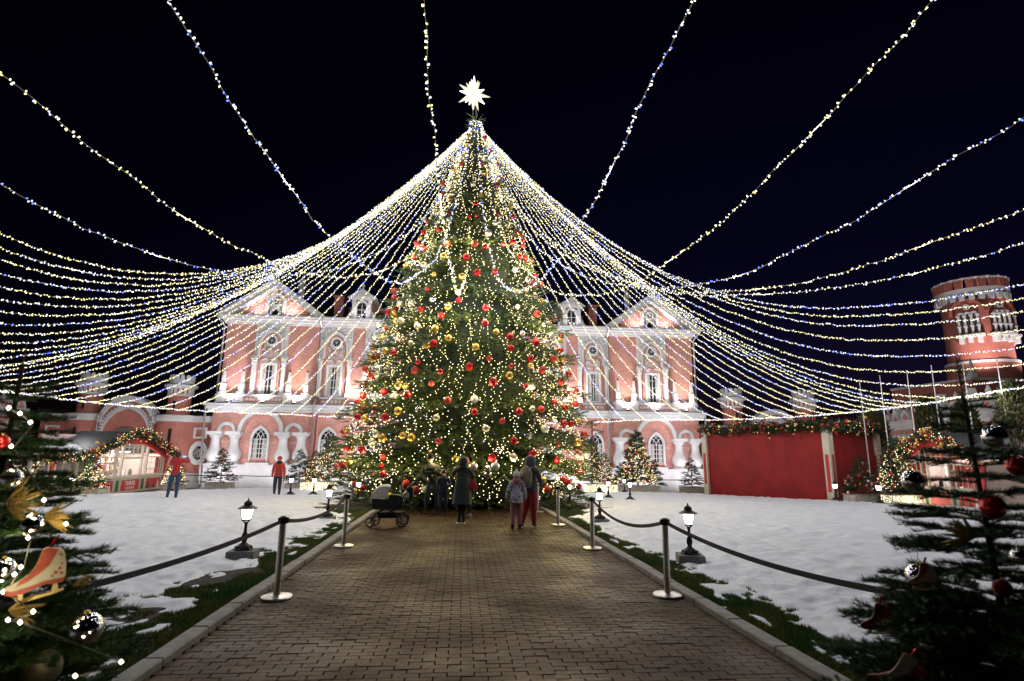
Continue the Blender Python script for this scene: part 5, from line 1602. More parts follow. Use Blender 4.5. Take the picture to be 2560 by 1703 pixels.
small_fir((18.3, 22.0, gz_(22.0)+0.38), 2.5, 0.85, 'lit fir with red baubles beside the right kiosk', 32, lit=330, red=22, glow=4)
planter((-15.55, 25.2, gz_(25.2)), 1.2, 0.6, 0.35, 'pale planter at the wing of the lit kiosk')
small_fir((-15.5, 25.2, gz_(25.2)+0.3), 1.35, 0.62, 'small lit fir in front of the kiosk wing', 33, lit=240, red=12, glow=4)
small_fir((-17.4, 23.4, gz_(22.6)), 3.1, 1.05, 'tall fir covered in red baubles left of the lit kiosk', 34, lit=170, red=90, glow=2)
small_fir((-14.9, 30.9, gz_(30.9)+0.3), 1.6, 0.55, 'lit fir half hidden behind the man in a red pullover', 35, lit=230, red=12, glow=4)
planter((-14.9, 30.9, gz_(30.9)), 1.0, 0.6, 0.35, 'pale planter half hidden behind the man in a red pullover')

# ------------------------------------------------------------------ garlands of fir
def fir_garland(name, pts, thick, lab, seed, red=0, gold=0, lit=0, cat='garland', sc=1.0, dens=200, drops=0):
    rs = np.random.default_rng(seed)
    C_, L = resample(np.array(pts, float), 0.05)
    n = int(L*dens)
    idx = rs.integers(0, len(C_), n)
    P = C_[idx]+rs.normal(0, thick*0.38, (n, 3)); D = rs.normal(0, 1, (n, 3)); D[:, 2] -= 0.15
    o0 = C_[0]
    root = empty(name, tuple(o0), 0, lab, cat)
    V, F = inst(sv2, sf2, frames(D, roll=rs.random(n)*6.28)*(sc*(0.7+0.5*rs.random(n)))[:, None, None], P-o0)
    obj('foliage', arr_mesh('foliage', V, F), M_FIR, root)
    sb = MB().sphere((0, 0, 0), 1, 10, 7); bv_ = np.array(sb.v); bf_ = np.array(sb.f)
    for nm, k, m in (('red_baubles', red, M_REDM), ('gold_baubles', gold, M_GOLD)):
        if k:
            q = C_[rs.integers(0, len(C_), k)]+rs.normal(0, thick*0.5, (k, 3))-o0
            V, F = inst(bv_, bf_, np.tile(np.eye(3), (k, 1, 1))*(0.045+0.035*rs.random(k))[:, None, None], q)
            b = obj(nm, arr_mesh(nm, V, F, True), m, root); b['kind'] = 'stuff'
    if lit:
        q = C_[rs.integers(0, len(C_), lit)]+rs.normal(0, thick*0.6, (lit, 3))-o0
        V, F = inst(octa_v, octa_f, np.tile(np.eye(3), (lit, 1, 1))*1.1, q)
        b = obj('lights', arr_mesh('lights', V, F), M_TWINKLE, root); b['kind'] = 'stuff'
    return root

# ------------------------------------------------------------------ market kiosks
M_CREAM = mat('cream_paint', (0.62, 0.57, 0.47), 0.5, var=0.06, vscale=4)
M_KRED = mat('kiosk_red', (0.50, 0.035, 0.03), 0.5)
M_KGREEN = mat('kiosk_green', (0.02, 0.14, 0.045), 0.5)
M_PRINT = mat('print_dark_green', (0.03, 0.06, 0.035), 0.6)
M_PRINTW = mat('print_white', (0.75, 0.72, 0.70), 0.6)
M_INNER = mat('pale_pink_boarding', (0.78, 0.62, 0.62), 0.7)
M_CURT = mat('red_curtain', (0.62, 0.03, 0.025), 0.75)
def window_glass():
    if 'thin_glass' in MATS: return MATS['thin_glass']
    m = bpy.data.materials.new('thin_glass'); m.use_nodes = True
    nt = m.node_tree; p = nt.nodes['Principled BSDF']; out = nt.nodes['Material Output']
    t = nt.nodes.new('ShaderNodeBsdfTransparent'); g = nt.nodes.new('ShaderNodeBsdfGlossy'); mx = nt.nodes.new('ShaderNodeMixShader')
    g.inputs['Roughness'].default_value = 0.03; mx.inputs[0].default_value = 0.10
    nt.links.new(t.outputs[0], mx.inputs[1]); nt.links.new(g.outputs[0], mx.inputs[2]); nt.links.new(mx.outputs[0], out.inputs[0])
    nt.nodes.remove(p); MATS['thin_glass'] = m
    return m
def text_mesh(s, size, ext=0.004):
    c = bpy.data.curves.new('text', 'FONT'); c.body = s; c.size = size; c.extrude = ext; c.align_x = 'CENTER'; c.align_y = 'CENTER'
    c.offset = size*0.018
    o = bpy.data.objects.new('text', c); COL.objects.link(o)
    dg = bpy.context.evaluated_depsgraph_get()
    me = bpy.data.meshes.new_from_object(o.evaluated_get(dg))
    bpy.data.objects.remove(o)
    return me
KIOSK_SX = 1.0
def kiosk(loc, rz, lab, wing, curtains, seed):
    root = empty('market_kiosk', loc, rz, lab, 'kiosk'); root.scale = (KIOSK_SX, 1, 1)
    W = 6.0
    def kp(name, mb, m, parent=None): return obj(name, mb, m, parent or root)
    gl = window_glass()
    kp('floor', MB().bbox(0, W, 0.02, 2.4, -0.15, 0.04), M_STONE)
    kp('counter_wall', MB().bbox(0.05, W-0.05, 0.0, 0.10, 0.0, 0.72), M_CREAM)
    kp('sill', MB().bbox(0.0, W, -0.08, 0.12, 0.72, 0.80), M_CREAM)
    def ztop(x): return 1.72+0.98*(1-abs(x-W/2)/(W/2))**0.9
    # uprights
    for x in (0.10, 1.72, 2.16, 3.84, 4.28, W-0.10):
        kp('post', MB().bbox(x-0.05, x+0.05, -0.02, 0.10, 0.8, min(ztop(x)-0.02, 2.35)), M_CREAM)
    for i, (x0, x1, nx, nz) in enumerate(((0.15, 1.67, 4, 3), (1.77, 2.11, 1, 3), (2.21, 3.79, 4, 4), (3.89, 4.23, 1, 3), (4.33, W-0.15, 4, 3))):
        z0, z1 = 0.80, min(ztop(x0), ztop(x1))-0.06
        if i == 2: z1 = 2.32
        wn = kp('window', MB().bbox(x0, x1, 0.0, 0.03, z1-0.05, z1).bbox(x0, x1, 0.0, 0.03, z0, z0+0.04), M_CREAM)
        if i == 2:
            kp('transom', MB().bbox(x0, x1, -0.03, 0.06, 1.62, 1.70), M_CREAM, wn); z0 = 1.70
        dx, dz = (x1-x0)/nx, (z1-z0)/nz
        for a in range(1, nx):
            obj('glazing_bar', MB().bbox(x0+a*dx-0.012, x0+a*dx+0.012, 0.003, 0.027, z0, z1), M_CREAM, wn)
        for c in range(1, nz):
            obj('glazing_bar', MB().bbox(x0, x1, 0.0, 0.024, z0+c*dz-0.012, z0+c*dz+0.012), M_CREAM, wn)
        obj('pane', MB().bbox(x0, x1, 0.032, 0.036, z0, z1), gl, wn)
        if curtains or i == 4 or (i == 0):
            xa, xb = (x1-0.55, x1-0.02) if i == 4 and not curtains else ((x0+0.02, x0+0.32) if i == 0 and not curtains else (x0, x1))
            pts_o = []; nn = 14
            b = MB(); Vv = []
            for k in range(nn+1):
                x = xa+(xb-xa)*k/nn; yv = 0.10+0.03*math.sin(k*1.9)
                Vv += [(x, yv, z0+0.02), (x, yv, z1-0.02)]
            b.add(Vv, [(2*k, 2*k+2, 2*k+3, 2*k+1) for k in range(nn)])
            obj('curtain', b, M_CURT, wn, smooth=True)
    # red and green panels under the sill with fir prints
    for (x0, x1, m, tr) in ((0.25, 1.62, M_KRED, 3), (1.80, 2.08, M_KGREEN, 1), (2.24, 3.78, M_KRED, 0), (3.92, 4.20, M_KGREEN, 1), (4.36, W-0.22, M_KRED, 3)):
        pn = kp('panel', MB().bbox(x0, x1, -0.03, 0.0, 0.10, 0.62), m)
        obj('panel_frame', MB().band([(x0, 0.10), (x0, 0.62), (x1, 0.62), (x1, 0.10)], [(x0-0.04, 0.06), (x0-0.04, 0.66), (x1+0.04, 0.66), (x1+0.04, 0.06)], -0.05, 0.0, True), M_CREAM, pn)
        for t in range(tr):
            cx = x0+(x1-x0)*(t+0.5+(0.12 if t == 1 else 0))/tr; h = 0.40-0.08*(t % 2); w = min(0.15, (x1-x0)*0.4)
            pr = MB()
            for q in range(3):
                zb = 0.12+h*q*0.28
                pr.prism([(cx-w*(1-0.25*q), zb), (cx+w*(1-0.25*q), zb), (cx, zb+h*0.45)], -0.034-0.001*q, -0.0305)
            obj('fir_print', pr, M_PRINT if t != 2 else M_PRINTW, pn)
    tx = (2.24+3.78)/2
    if not curtains:
        t1 = text_mesh('ЗИМА', 0.30); obj('sign_text', t1, M_PRINTW, root, (tx, -0.034, 0.43), (PI/2, 0, 0))
        t2 = text_mesh('В МОСКВЕ', 0.145); obj('sign_text', t2, M_PRINTW, root, (tx, -0.034, 0.215), (PI/2, 0, 0))
    # gable board and roof
    n = 16
    top = [(W*k/n, ztop(W*k/n)) for k in range(n+1)]
    low = [(x, max(min(z-0.10, 2.34 if 2.16 < x < 3.84 else ztop(x)-0.1), 1.5)) for x, z in top]
    kp('gable_board', MB().band(low, [(x, z+0.22) for x, z in top], -0.06, 0.06), M_KRED)
    b = MB(); V = []; F = []
    for k, (x, z) in enumerate(top):
        for (y, dz) in ((-0.45, 0.20), (2.6, 0.20), (-0.45, 0.26), (2.6, 0.26)): V.append((x*1.04-W*0.02, y, z+dz))
    for k in range(n):
        a, c = 4*k, 4*k+4
        F += [(a, a+1, c+1, c), (a+2, c+2, c+3, a+3), (a, c, c+2, a+2), (a+1, a+3, c+3, c+1)]
    b.add(V, F); roof = kp('roof', b, M_ROOF)
    kp('side_wall', MB().bbox(-0.03, 0.05, 0.1, 2.4, 0, 1.85), M_CREAM); kp('side_wall', MB().bbox(W-0.05, W+0.03, 0.1, 2.4, 0, 1.85), M_CREAM)
    kp('back_wall', MB().bbox(0.05, W-0.05, 2.3, 2.4, 0, 2.75), M_INNER)
    # goods on shelves
    rs = random.Random(seed)
    for s_ in range(3):
        z = 0.95+0.45*s_
        sh = kp('shelf', MB().bbox(0.3, W-0.3, 2.0, 2.3, z, z+0.03), M_CREAM)
        x = 0.4
        while x < W-0.5:
            w = rs.uniform(0.08, 0.2); h = rs.uniform(0.12, 0.3)
            if rs.random() < 0.75:
                obj('goods', MB().cham((x+w/2, 2.15, z+0.03+h/2), (w, 0.16, h), 0.02), rs.choice((M_PRINTW, M_KRED, M_REDM, M_PEARL, M_INNER, M_GOLD, M_STONE)), sh)
            x += w+rs.uniform(0.02, 0.12)
    for x in (2.6, 2.95, 3.45):
        kp('counter_goods', MB().lathe([(0.07, 0.80), (0.09, 0.95), (0.06, 1.05), (0.03, 1.12)], 10, (x, 0.3, 0)), rs.choice((M_STONE, M_IRON, M_PRINTW)))
    lamp(root, (1.6, 1.2, 1.75), 190 if not curtains else 80, (1, 0.86, 0.9), 0.3, name='kiosk_lamp'); lamp(root, (4.2, 1.2, 1.75), 190 if not curtains else 60, (1, 0.86, 0.86), 0.3, name='kiosk_lamp')
    kp('ceiling_lamp', MB().bbox(1.3, 1.9, 1.0, 1.3, 1.93, 1.97).bbox(3.9, 4.5, 1.0, 1.3, 1.93, 1.97), emis('kiosk_tube', [(1, (1, 0.9, 0.9))], 5))
    # green wedge walls flaring beside the gable
    kp('green_wedge', MB().prism([(-0.55, 1.72), (-0.02, 1.72), (-0.02, 0.05)], -0.02, 0.06), M_KGREEN)
    kp('red_wedge', MB().prism([(W+0.02, 0.3), (W+0.02, 1.75), (W+0.42, 1.75)], -0.02, 0.06), M_KRED)
    kp('corner_board', MB().prism([(-0.02, 0.0), (0.08, 0.0), (0.08, 1.72), (-0.02, 1.72)], -0.04, 0.0), M_CREAM)
    if wing:
        w0, w1 = -3.3, -0.55
        kp('wing_wall', MB().bbox(w0, w1, 0.25, 2.6, 0.0, 0.72), M_CREAM)
        kp('wing_back', MB().bbox(w0, w1+0.5, 1.6, 1.7, 0.72, 1.9), M_INNER)
        for x in (w0+0.05, w0+1.0, w0+1.35, w1-0.05):
            kp('post', MB().bbox(x-0.05, x+0.05, 0.22, 0.32, 0.72, 1.75), M_CREAM)
        for (x0, x1) in ((w0+0.1, w0+0.95), (w0+1.4, w1-0.1)):
            wn = kp('window', MB().bbox(x0, x1, 0.25, 0.28, 0.72, 0.77).bbox(x0, x1, 0.25, 0.28, 1.70, 1.75), M_CREAM)
            obj('pane', MB().bbox(x0, x1, 0.285, 0.289, 0.77, 1.7), gl, wn)
            for k in range(1, 3): obj('glazing_bar', MB().bbox(x0+(x1-x0)*k/3-0.012, x0+(x1-x0)*k/3+0.012, 0.25, 0.275, 0.77, 1.7), M_CREAM, wn)
            for k in range(7):
                xx = rs.uniform(x0+0.1, x1-0.1); zz = rs.uniform(0.85, 1.6)
                obj('goods', MB().cham((xx, 1.2+0.05*k, zz), (0.16, 0.1, 0.14), 0.02), rs.choice((M_KRED, M_PRINTW, M_REDM, M_PRINTW)), wn)
        kp('red_wedge', MB().prism([(w0+1.02, 1.72), (w0+1.33, 1.72), (w0+1.2, 0.75)], 0.2, 0.25), M_KRED)
        kp('wing_roof', MB().add([(w0-0.3, -0.1, 1.80), (w1+0.4, -0.1, 1.80), (w1+1.3, 1.5, 2.42), (w0-0.3, 1.5, 2.42), (w1+1.3, 2.9, 2.0), (w0-0.3, 2.9, 2.0), (w0-0.3, -0.1, 1.74), (w1+0.4, -0.1, 1.74), (w1+1.3, 2.9, 1.74), (w0-0.3, 2.9, 1.74)],
            [(0, 1, 2, 3), (3, 2, 4, 5), (6, 7, 1, 0), (6, 9, 8, 7), (0, 3, 5, 9, 6), (1, 7, 8, 4, 2)]), M_ROOF)
        sn = kp('roof_snow', MB().add([(w0-0.25, -0.02, 1.86), (w1+0.4, -0.02, 1.86), (w1+0.9, 1.05, 2.29), (w0-0.25, 1.15, 2.33), (w0-0.25, -0.02, 1.83), (w1+0.4, -0.02, 1.83), (w1+0.9, 1.05, 2.26), (w0-0.25, 1.15, 2.29)],
            [(0, 1, 2, 3), (4, 7, 6, 5), (0, 4, 5, 1), (1, 5, 6, 2), (2, 6, 7, 3), (3, 7, 4, 0)]), M_SNOW)
        lamp(root, (-2.0, 1.1, 1.45), 12, (1, 0.85, 0.82), 0.2, name='kiosk_lamp')
    # garland along the gable in world space
    Mx = Matrix.Translation(Vector(loc)) @ Matrix.Rotation(rz, 4, 'Z') @ Matrix.Diagonal((KIOSK_SX, 1, 1, 1))
    pts = [Mx @ Vector((x*1.06-W*0.03, -0.30, z+0.26)) for x, z in [(W*k/12, ztop(W*k/12)) for k in range(13)]]
    if wing: pts = [Mx @ Vector((x, -0.12, 1.80)) for x in (-3.5, -2.5, -1.5, -0.7)]+pts
    pts += [Mx @ Vector((W+0.35, -0.30, 1.78))]
    return root, [tuple(p) for p in pts]
kr, pts = kiosk((-16.3, 26.45, G(28)-0.02), PI/2, 'lit market kiosk with a red sign in front of the left gatehouse', True, False, 3)
fir_garland('fir_garland', pts, 0.24, 'thick lit fir garland with red and gold baubles over the kiosk gable', 51, red=70, gold=90, lit=330, dens=210)
KIOSK_SX = 0.6
kr, pts = kiosk((18.9, 22.4, G(20)-0.02), -PI/2, 'market kiosk with red curtains behind the dark near fir', False, True, 5)
fir_garland('fir_garland', pts, 0.24, 'lit fir garland with red and gold baubles over the red curtained kiosk', 52, red=60, gold=80, lit=240, dens=200)

# ------------------------------------------------------------------ the red pavilion
M_BIGRED = mat('red_pavilion_paint', (0.27, 0.013, 0.014), 0.48, spec=0.25, var=0.16, vscale=1.3, bump=0.5, bscale=2.2)
K = Vector((17.1, 24.5)); A_ = Vector((14.1, 30.9)); dA = (A_-K).normalized(); dB = Vector((dA.y, -dA.x))
if dB.x < 0: dB = -dB
LA, LB, PH = (A_-K).length, 4.2, 3.55
pav = empty('red_pavilion', (K.x, K.y, G(26)), math.atan2(dB.y, dB.x), 'big red boxy pavilion with cream corner posts and a fir garland on top', 'pavilion')
# local x runs along the narrow face, local y along the long face
def vp(name, mb, m, parent=None): return obj(name, mb, m, parent or pav)
for k in range(4):
    y0 = LA*k/4
    vp('wall_panel', MB().bbox(0.0, 0.05, y0+0.002, y0+LA/4-0.002, -0.15, PH), M_BIGRED)
for k in range(2):
    x0 = LB*k/2
    vp('wall_panel', MB().bbox(max(0.06, x0+0.002), x0+LB/2-0.002, 0.0, 0.05, -0.15, PH-0.1), M_BIGRED)
vp('wall_panel', MB().bbox(LB, LB+0.05, 0, LA, -0.15, PH-0.1), M_BIGRED)
vp('wall_panel', MB().bbox(0, LB, LA, LA+0.05, -0.15, PH-0.1), M_BIGRED)
vp('roof', MB().bbox(-0.05, LB+0.05, -0.05, LA+0.05, PH-0.1, PH+0.05), M_ROOF)
for (x, y) in ((0.0, 0.0), (0.0, LA), (LB, 0.0)):
    ps = vp('corner_post', MB().bbox(x-0.16, x+0.20, y-0.16, y+0.16, -0.18, PH+0.02), M_CREAM)
    obj('inlay', MB().bbox(x-0.02, x+0.12, y-0.175, y-0.155, 0.5, 2.2), M_KRED, ps)
    obj('inlay', MB().bbox(x-0.175, x-0.155, y-0.08, y+0.08, 0.5, 2.2), M_KRED, ps)
vp('post_strip', MB().bbox(0.21, 0.27, -0.06, -0.001, 0.3, 2.3), M_CREAM)
Mx = Matrix.Translation(Vector((K.x, K.y, G(26)))) @ Matrix.Rotation(math.atan2(dB.y, dB.x), 4, 'Z')
g1 = [tuple(Mx @ Vector((-0.18, y, PH-0.02+0.05*math.sin(y*2)))) for y in np.linspace(LA+0.1, -0.1, 14)]
fir_garland('fir_garland', g1, 0.34, 'dense dark fir garland with red baubles along the long side of the red pavilion', 53, red=90, gold=60, lit=20, dens=330, sc=1.1)
g2 = [tuple(Mx @ Vector((x, -0.18, PH-0.02))) for x in np.linspace(-0.1, LB+0.2, 10)]
fir_garland('fir_garland', g2, 0.32, 'dense dark fir garland with red baubles on the narrow face of the red pavilion', 54, red=70, gold=30, lit=70, dens=330, sc=1.1)

# ------------------------------------------------------------------ flagpoles and columnar conifers
for i, (x, y, h) in enumerate(((19.45, 25.0, 5.75), (19.65, 23.9, 5.8), (20.0, 22.7, 5.85), (20.3, 21.7, 5.9), (20.7, 20.6, 5.8), (21.2, 19.6, 5.75))):
    r = empty('flagpole', (x, y, G(y)), 0, 'bare white flagpole, %s from the red pavilion' % ('first', 'second', 'third', 'fourth', 'fifth', 'sixth')[i], 'flagpole', 'bare flagpoles before the side wing')
    obj('pole', MB().cyl((0, 0, -0.02), (0, 0, h), 0.035, 0.018, 10), M_WHITE, r, smooth=True)
    obj('ball', MB().sphere((0, 0, h+0.02), 0.035, 8, 6), M_STEEL, r)
    obj('foot', MB().lathe([(0.12, -0.02), (0.12, 0.05), (0.05, 0.08)], 10), M_STEEL, r)
sv3, sf3 = sprig(14, 0.28, 0.07, 19, 0.12, 0.016)
M_THUJA = mat('olive_conifer', (0.050, 0.062, 0.018), 0.7, island=0.45, col2=(0.09, 0.085, 0.025), var=0.2, vscale=1.5)
for i, (x, y, h, r, lab) in enumerate(((21.8, 27.4, 5.0, 0.68, 'olive columnar conifer rising behind the red pavilion corner'), (22.3, 24.4, 4.7, 0.62, 'olive columnar conifer behind the third flagpole'),
                                       (22.1, 22.3, 4.2, 0.60, 'olive columnar conifer above the kiosk garland'), (21.6, 19.6, 4.6, 0.7, 'tall olive columnar conifer behind the dark near fir'), (-22.8, 24.5, 5.0, 0.9, 'olive columnar conifer beyond the fir with red baubles'))):
    rs = np.random.default_rng(60+i); n = 2600
    u = rs.random(n); az = rs.random(n)*2*PI
    prof_ = np.interp(u, [0, 0.1, 0.35, 0.7, 0.9, 1.0], [0.75, 0.95, 1.0, 0.8, 0.45, 0.05])
    R_ = r*prof_*(0.55+0.5*rs.random(n)**0.5)*(0.85+0.3*vnoise(az*2, u*9, i))
    P = np.stack([R_*np.cos(az), R_*np.sin(az), 0.15+h*u], 1)
    D = np.stack([np.cos(az)*0.6, np.sin(az)*0.6, np.full(n, 0.9)], 1)+rs.normal(0, 0.3, (n, 3))
    V, F = inst(sv3, sf3, frames(D, roll=rs.random(n)*6.28)*(0.8+0.5*rs.random(n))[:, None, None], P)
    root = empty('columnar_conifer', (x, y, G(y)), 0, lab, 'conifer', 'columnar conifers before the side wings')
    obj('crown', arr_mesh('crown', V, F), M_THUJA, root)
    obj('trunk', MB().cyl((0, 0, -0.05), (0, 0, h*0.85), 0.09, 0.02, 7), M_BARK, root)
for (x, y, rz, e) in ((23.7, 27.2, -1.2, 330), (23.1, 23.4, -1.2, 330), (21.2, 18.4, -1.2, 260)):
    g = empty('ground_light', (x, y, G(y)), 0, 'added small floodlight on the ground before the side wing, by the %s conifer' % ('first' if y > 26 else 'second' if y > 22 else 'last'), 'floodlight', 'added floodlights before the side wing')  # these floods are added to lift the dim wing wall
    obj('housing', MB().box((0, 0, 0.10), (0.2, 0.14, 0.14)), M_IRON, g)
    obj('lens', MB().box((0.08, 0, 0.175), (0.1, 0.1, 0.01)), emis('ground_lens', [(1, (1, 0.97, 0.95))], 9), g)
    lamp(g, (0, 0, 0.25), e, (1, 0.92, 0.88), 0.1, 'SPOT', (PI-0.9, 0, rz), math.radians(140), 0.7, 'flood')
# ------------------------------------------------------------------ people
M_SKIN = mat('skin', (0.52, 0.30, 0.22), 0.5)
M_HAIR = mat('dark_hair', (0.025, 0.016, 0.012), 0.6, bump=0.5, bscale=80)
def cloth(n, c, **k): return mat(n, c, 0.85, var=0.15, vscale=14, bump=0.35, bscale=30, sheen=0.2, **k)
M_BLACKC = cloth('black_clothing', (0.012, 0.013, 0.017)); M_NAVY = cloth('navy_clothing', (0.016, 0.022, 0.042))
M_COATG = cloth('dark_green_coat', (0.024, 0.036, 0.030)); M_JEANS = cloth('blue_jeans', (0.030, 0.055, 0.12))
M_DJEANS = cloth('dark_jeans', (0.018, 0.026, 0.05)); M_GREYH = cloth('grey_hoodie', (0.075, 0.075, 0.085))
M_REDT = cloth('red_trousers', (0.32, 0.02, 0.025)); M_REDP = cloth('red_pullover', (0.42, 0.02, 0.025))
M_ORJ = cloth('orange_red_jacket', (0.52, 0.045, 0.02)); M_PINKC = cloth('dusty_pink', (0.36, 0.15, 0.17))
M_WKNIT = cloth('white_knit', (0.62, 0.61, 0.58)); M_BEIGE = cloth('beige_fur', (0.30, 0.23, 0.16))
M_BOOT = mat('black_boots', (0.012, 0.012, 0.012), 0.5); M_PALE = cloth('pale_boots', (0.45, 0.36, 0.28))
M_SOLE = mat('white_sole', (0.65, 0.64, 0.62), 0.6)
def patterned():
    m = mat('patterned_child_jacket', (0.55, 0.55, 0.56), 0.7)
    nt = m.node_tree; p = nt.nodes['Principled BSDF']
    tc = nt.nodes.new('ShaderNodeTexCoord'); n = nt.nodes.new('ShaderNodeTexNoise'); n.inputs['Scale'].default_value = 9; n.inputs['Detail'].default_value = 1
    mp = nt.nodes.new('ShaderNodeMapping'); mp.inputs['Scale'].default_value = (1, 1, 2.2)
    r = nt.nodes.new('ShaderNodeValToRGB'); r.color_ramp.interpolation = 'CONSTANT'
    cols = [(0.0, (0.02, 0.03, 0.08)), (0.38, (0.55, 0.55, 0.57)), (0.52, (0.05, 0.14, 0.45)), (0.58, (0.60, 0.60, 0.60)), (0.66, (0.55, 0.06, 0.04)), (0.71, (0.05, 0.06, 0.10))]
    for i, (q, c) in enumerate(cols):
        e = r.color_ramp.elements[i] if i < 2 else r.color_ramp.elements.new(q)
        e.position = q; e.color = (*c, 1)
    nt.links.new(tc.outputs['Object'], mp.inputs[0]); nt.links.new(mp.outputs[0], n.inputs['Vector']); nt.links.new(n.outputs[0], r.inputs[0]); nt.links.new(r.outputs[0], p.inputs['Base Color'])
    return m
M_PATT = patterned()

def skin_body(J, E, mats):
    """J name->(x,y,z,rx[,ry]); E list of (a,b,material key); one continuous skinned mesh"""
    names = list(J); ix = {n: i for i, n in enumerate(names)}
    me = bpy.data.meshes.new('body')
    me.from_pydata([J[n][:3] for n in names], [(ix[a], ix[b]) for a, b, _ in E], [])
    o = bpy.data.objects.new('body', me); COL.objects.link(o)
    md = o.modifiers.new('skin', 'SKIN'); md.use_smooth_shade = True; md.branch_smoothing = 0.6
    sd = me.skin_vertices[0].data
    for n in names:
        j = J[n]; sd[ix[n]].radius = (j[3], j[4] if len(j) > 4 else j[3]); sd[ix[n]].use_root = (n == 'pelvis')
    sb = o.modifiers.new('sub', 'SUBSURF'); sb.levels = 2; sb.render_levels = 2
    dg = bpy.context.evaluated_depsgraph_get(); dg.update()
    out = bpy.data.meshes.new_from_object(o.evaluated_get(dg))
    bpy.data.objects.remove(o)
    out.materials.clear()
    keys = []
    for _, _, k in E:
        if k not in keys: keys.append(k)
    for k in keys: out.materials.append(mats[k])
    seg = [(Vector(J[a][:3]), Vector(J[b][:3]), keys.index(k), (J[a][3]+J[b][3])/2) for a, b, k in E]
    for p in out.polygons:
        c = p.center; best = 1e9; bi = 0
        for a, b, k, r in seg:
            ab = b-a; t = max(0, min(1, (c-a).dot(ab)/max(ab.length_squared, 1e-9)))
            d = (c-a-ab*t).length/max(r, 0.02)
            if d < best: best = d; bi = k
        p.material_index = bi; p.use_smooth = True
    return out

def hand_mesh(s=1.0):
    b = MB()
    b.lathe([(0.012, -0.01), (0.030, 0.02), (0.036, 0.06), (0.034, 0.085)], 8, sy=0.5)
    for x, l in ((-0.026, 0.062), (-0.009, 0.072), (0.009, 0.068), (0.026, 0.052)):
        b.tube([(x, 0, 0.075), (x*1.1, -0.012, 0.075+l*0.5), (x*1.1, -0.034, 0.075+l*0.85)], [0.0095, 0.009, 0.007], 6)
    b.tube([(-0.03, -0.005, 0.025), (-0.052, -0.018, 0.05), (-0.052, -0.032, 0.08)], [0.011, 0.010, 0.008], 6)
    b.v = [(x*s, y*s, z*s) for x, y, z in b.v]
    return b
def person(loc, rz, H, lab, mats, pose, thick=1.0, extra=None, hands='skin'):
    """mats: top, legs, feet, skin; pose overrides joints given for H=1.70; faces local -y"""
    f = H/1.70
    J = {'pelvis': (0, 0, .93, .135, .11), 'spine': (0, 0, 1.10, .13, .105), 'chest': (0, 0, 1.28, .155, .115), 'upper': (0, 0, 1.40, .12, .09), 'neck': (0, 0, 1.475, .055), 'jaw': (0, -.012, 1.535, .066, .072),
         'head': (0, -.004, 1.60, .078, .088), 'crown': (0, .006, 1.665, .055, .062),
         'shL': (.17, 0, 1.385, .068), 'elL': (.235, .02, 1.13, .052), 'wrL': (.235, -.04, .90, .038), 'haL': (.23, -.06, .83, .034, .022),
         'shR': (-.17, 0, 1.385, .068), 'elR': (-.235, .02, 1.13, .052), 'wrR': (-.235, -.04, .90, .038), 'haR': (-.23, -.06, .83, .034, .022),
         'hiL': (.092, 0, .86, .098), 'knL': (.10, -.02, .49, .066), 'anL': (.10, .01, .10, .046), 'heL': (.10, .02, .05, .042), 'toL': (.105, -.13, .035, .036, .03),
         'hiR': (-.092, 0, .86, .098), 'knR': (-.10, -.02, .49, .066), 'anR': (-.10, .01, .10, .046), 'heR': (-.10, .02, .05, .042), 'toR': (-.105, -.13, .035, .036, .03)}
    for k, v in pose.items():
        J[k] = tuple(v)+tuple(J[k][len(v):])
    TK = {'pelvis', 'spine', 'chest', 'upper', 'shL', 'shR', 'elL', 'elR', 'wrL', 'wrR', 'hiL', 'hiR', 'knL', 'knR'}
    JJ = {}
    for n, j in J.items():
        k = thick if n in TK else 1.0
        JJ[n] = tuple(c*f for c in j[:3])+tuple(r*f*k for r in j[3:])
    E = [('pelvis', 'spine', 'top'), ('spine', 'chest', 'top'), ('chest', 'upper', 'top'), ('upper', 'neck', 'top'), ('neck', 'jaw', 'skin'), ('jaw', 'head', 'skin'), ('head', 'crown', 'skin')]
    for s in 'LR':
        E += [('upper', 'sh'+s, 'top'), ('sh'+s, 'el'+s, 'top'), ('el'+s, 'wr'+s, 'top'), ('wr'+s, 'ha'+s, hands), ('pelvis', 'hi'+s, 'legs'), ('hi'+s, 'kn'+s, 'legs'), ('kn'+s, 'an'+s, 'legs'), ('an'+s, 'he'+s, 'feet'), ('he'+s, 'to'+s, 'feet')]
    mats = dict(mats); mats.setdefault('skin', M_SKIN); mats.setdefault(hands, M_BLACKC)
    root = empty('person', loc, rz, lab, 'person')
    obj('body', skin_body(JJ, E, mats), None, root)
    for s in 'LR':
        ax, ay, az = JJ['to'+s][:3]; hx, hy, hz = JJ['he'+s][:3]
        sm = MB().box(((ax+hx)/2, (ay+hy)/2-0.005, min(az, hz)-0.034*f), (0.085*f, math.hypot(ax-hx, ay-hy)+0.09*f, 0.02*f), rz=math.atan2(ay-hy, ax-hx)+PI/2)
        obj('sole', sm, mats.get('sole', M_BOOT), root)
    return root, {k: Vector(v[:3]) for k, v in JJ.items()}, f
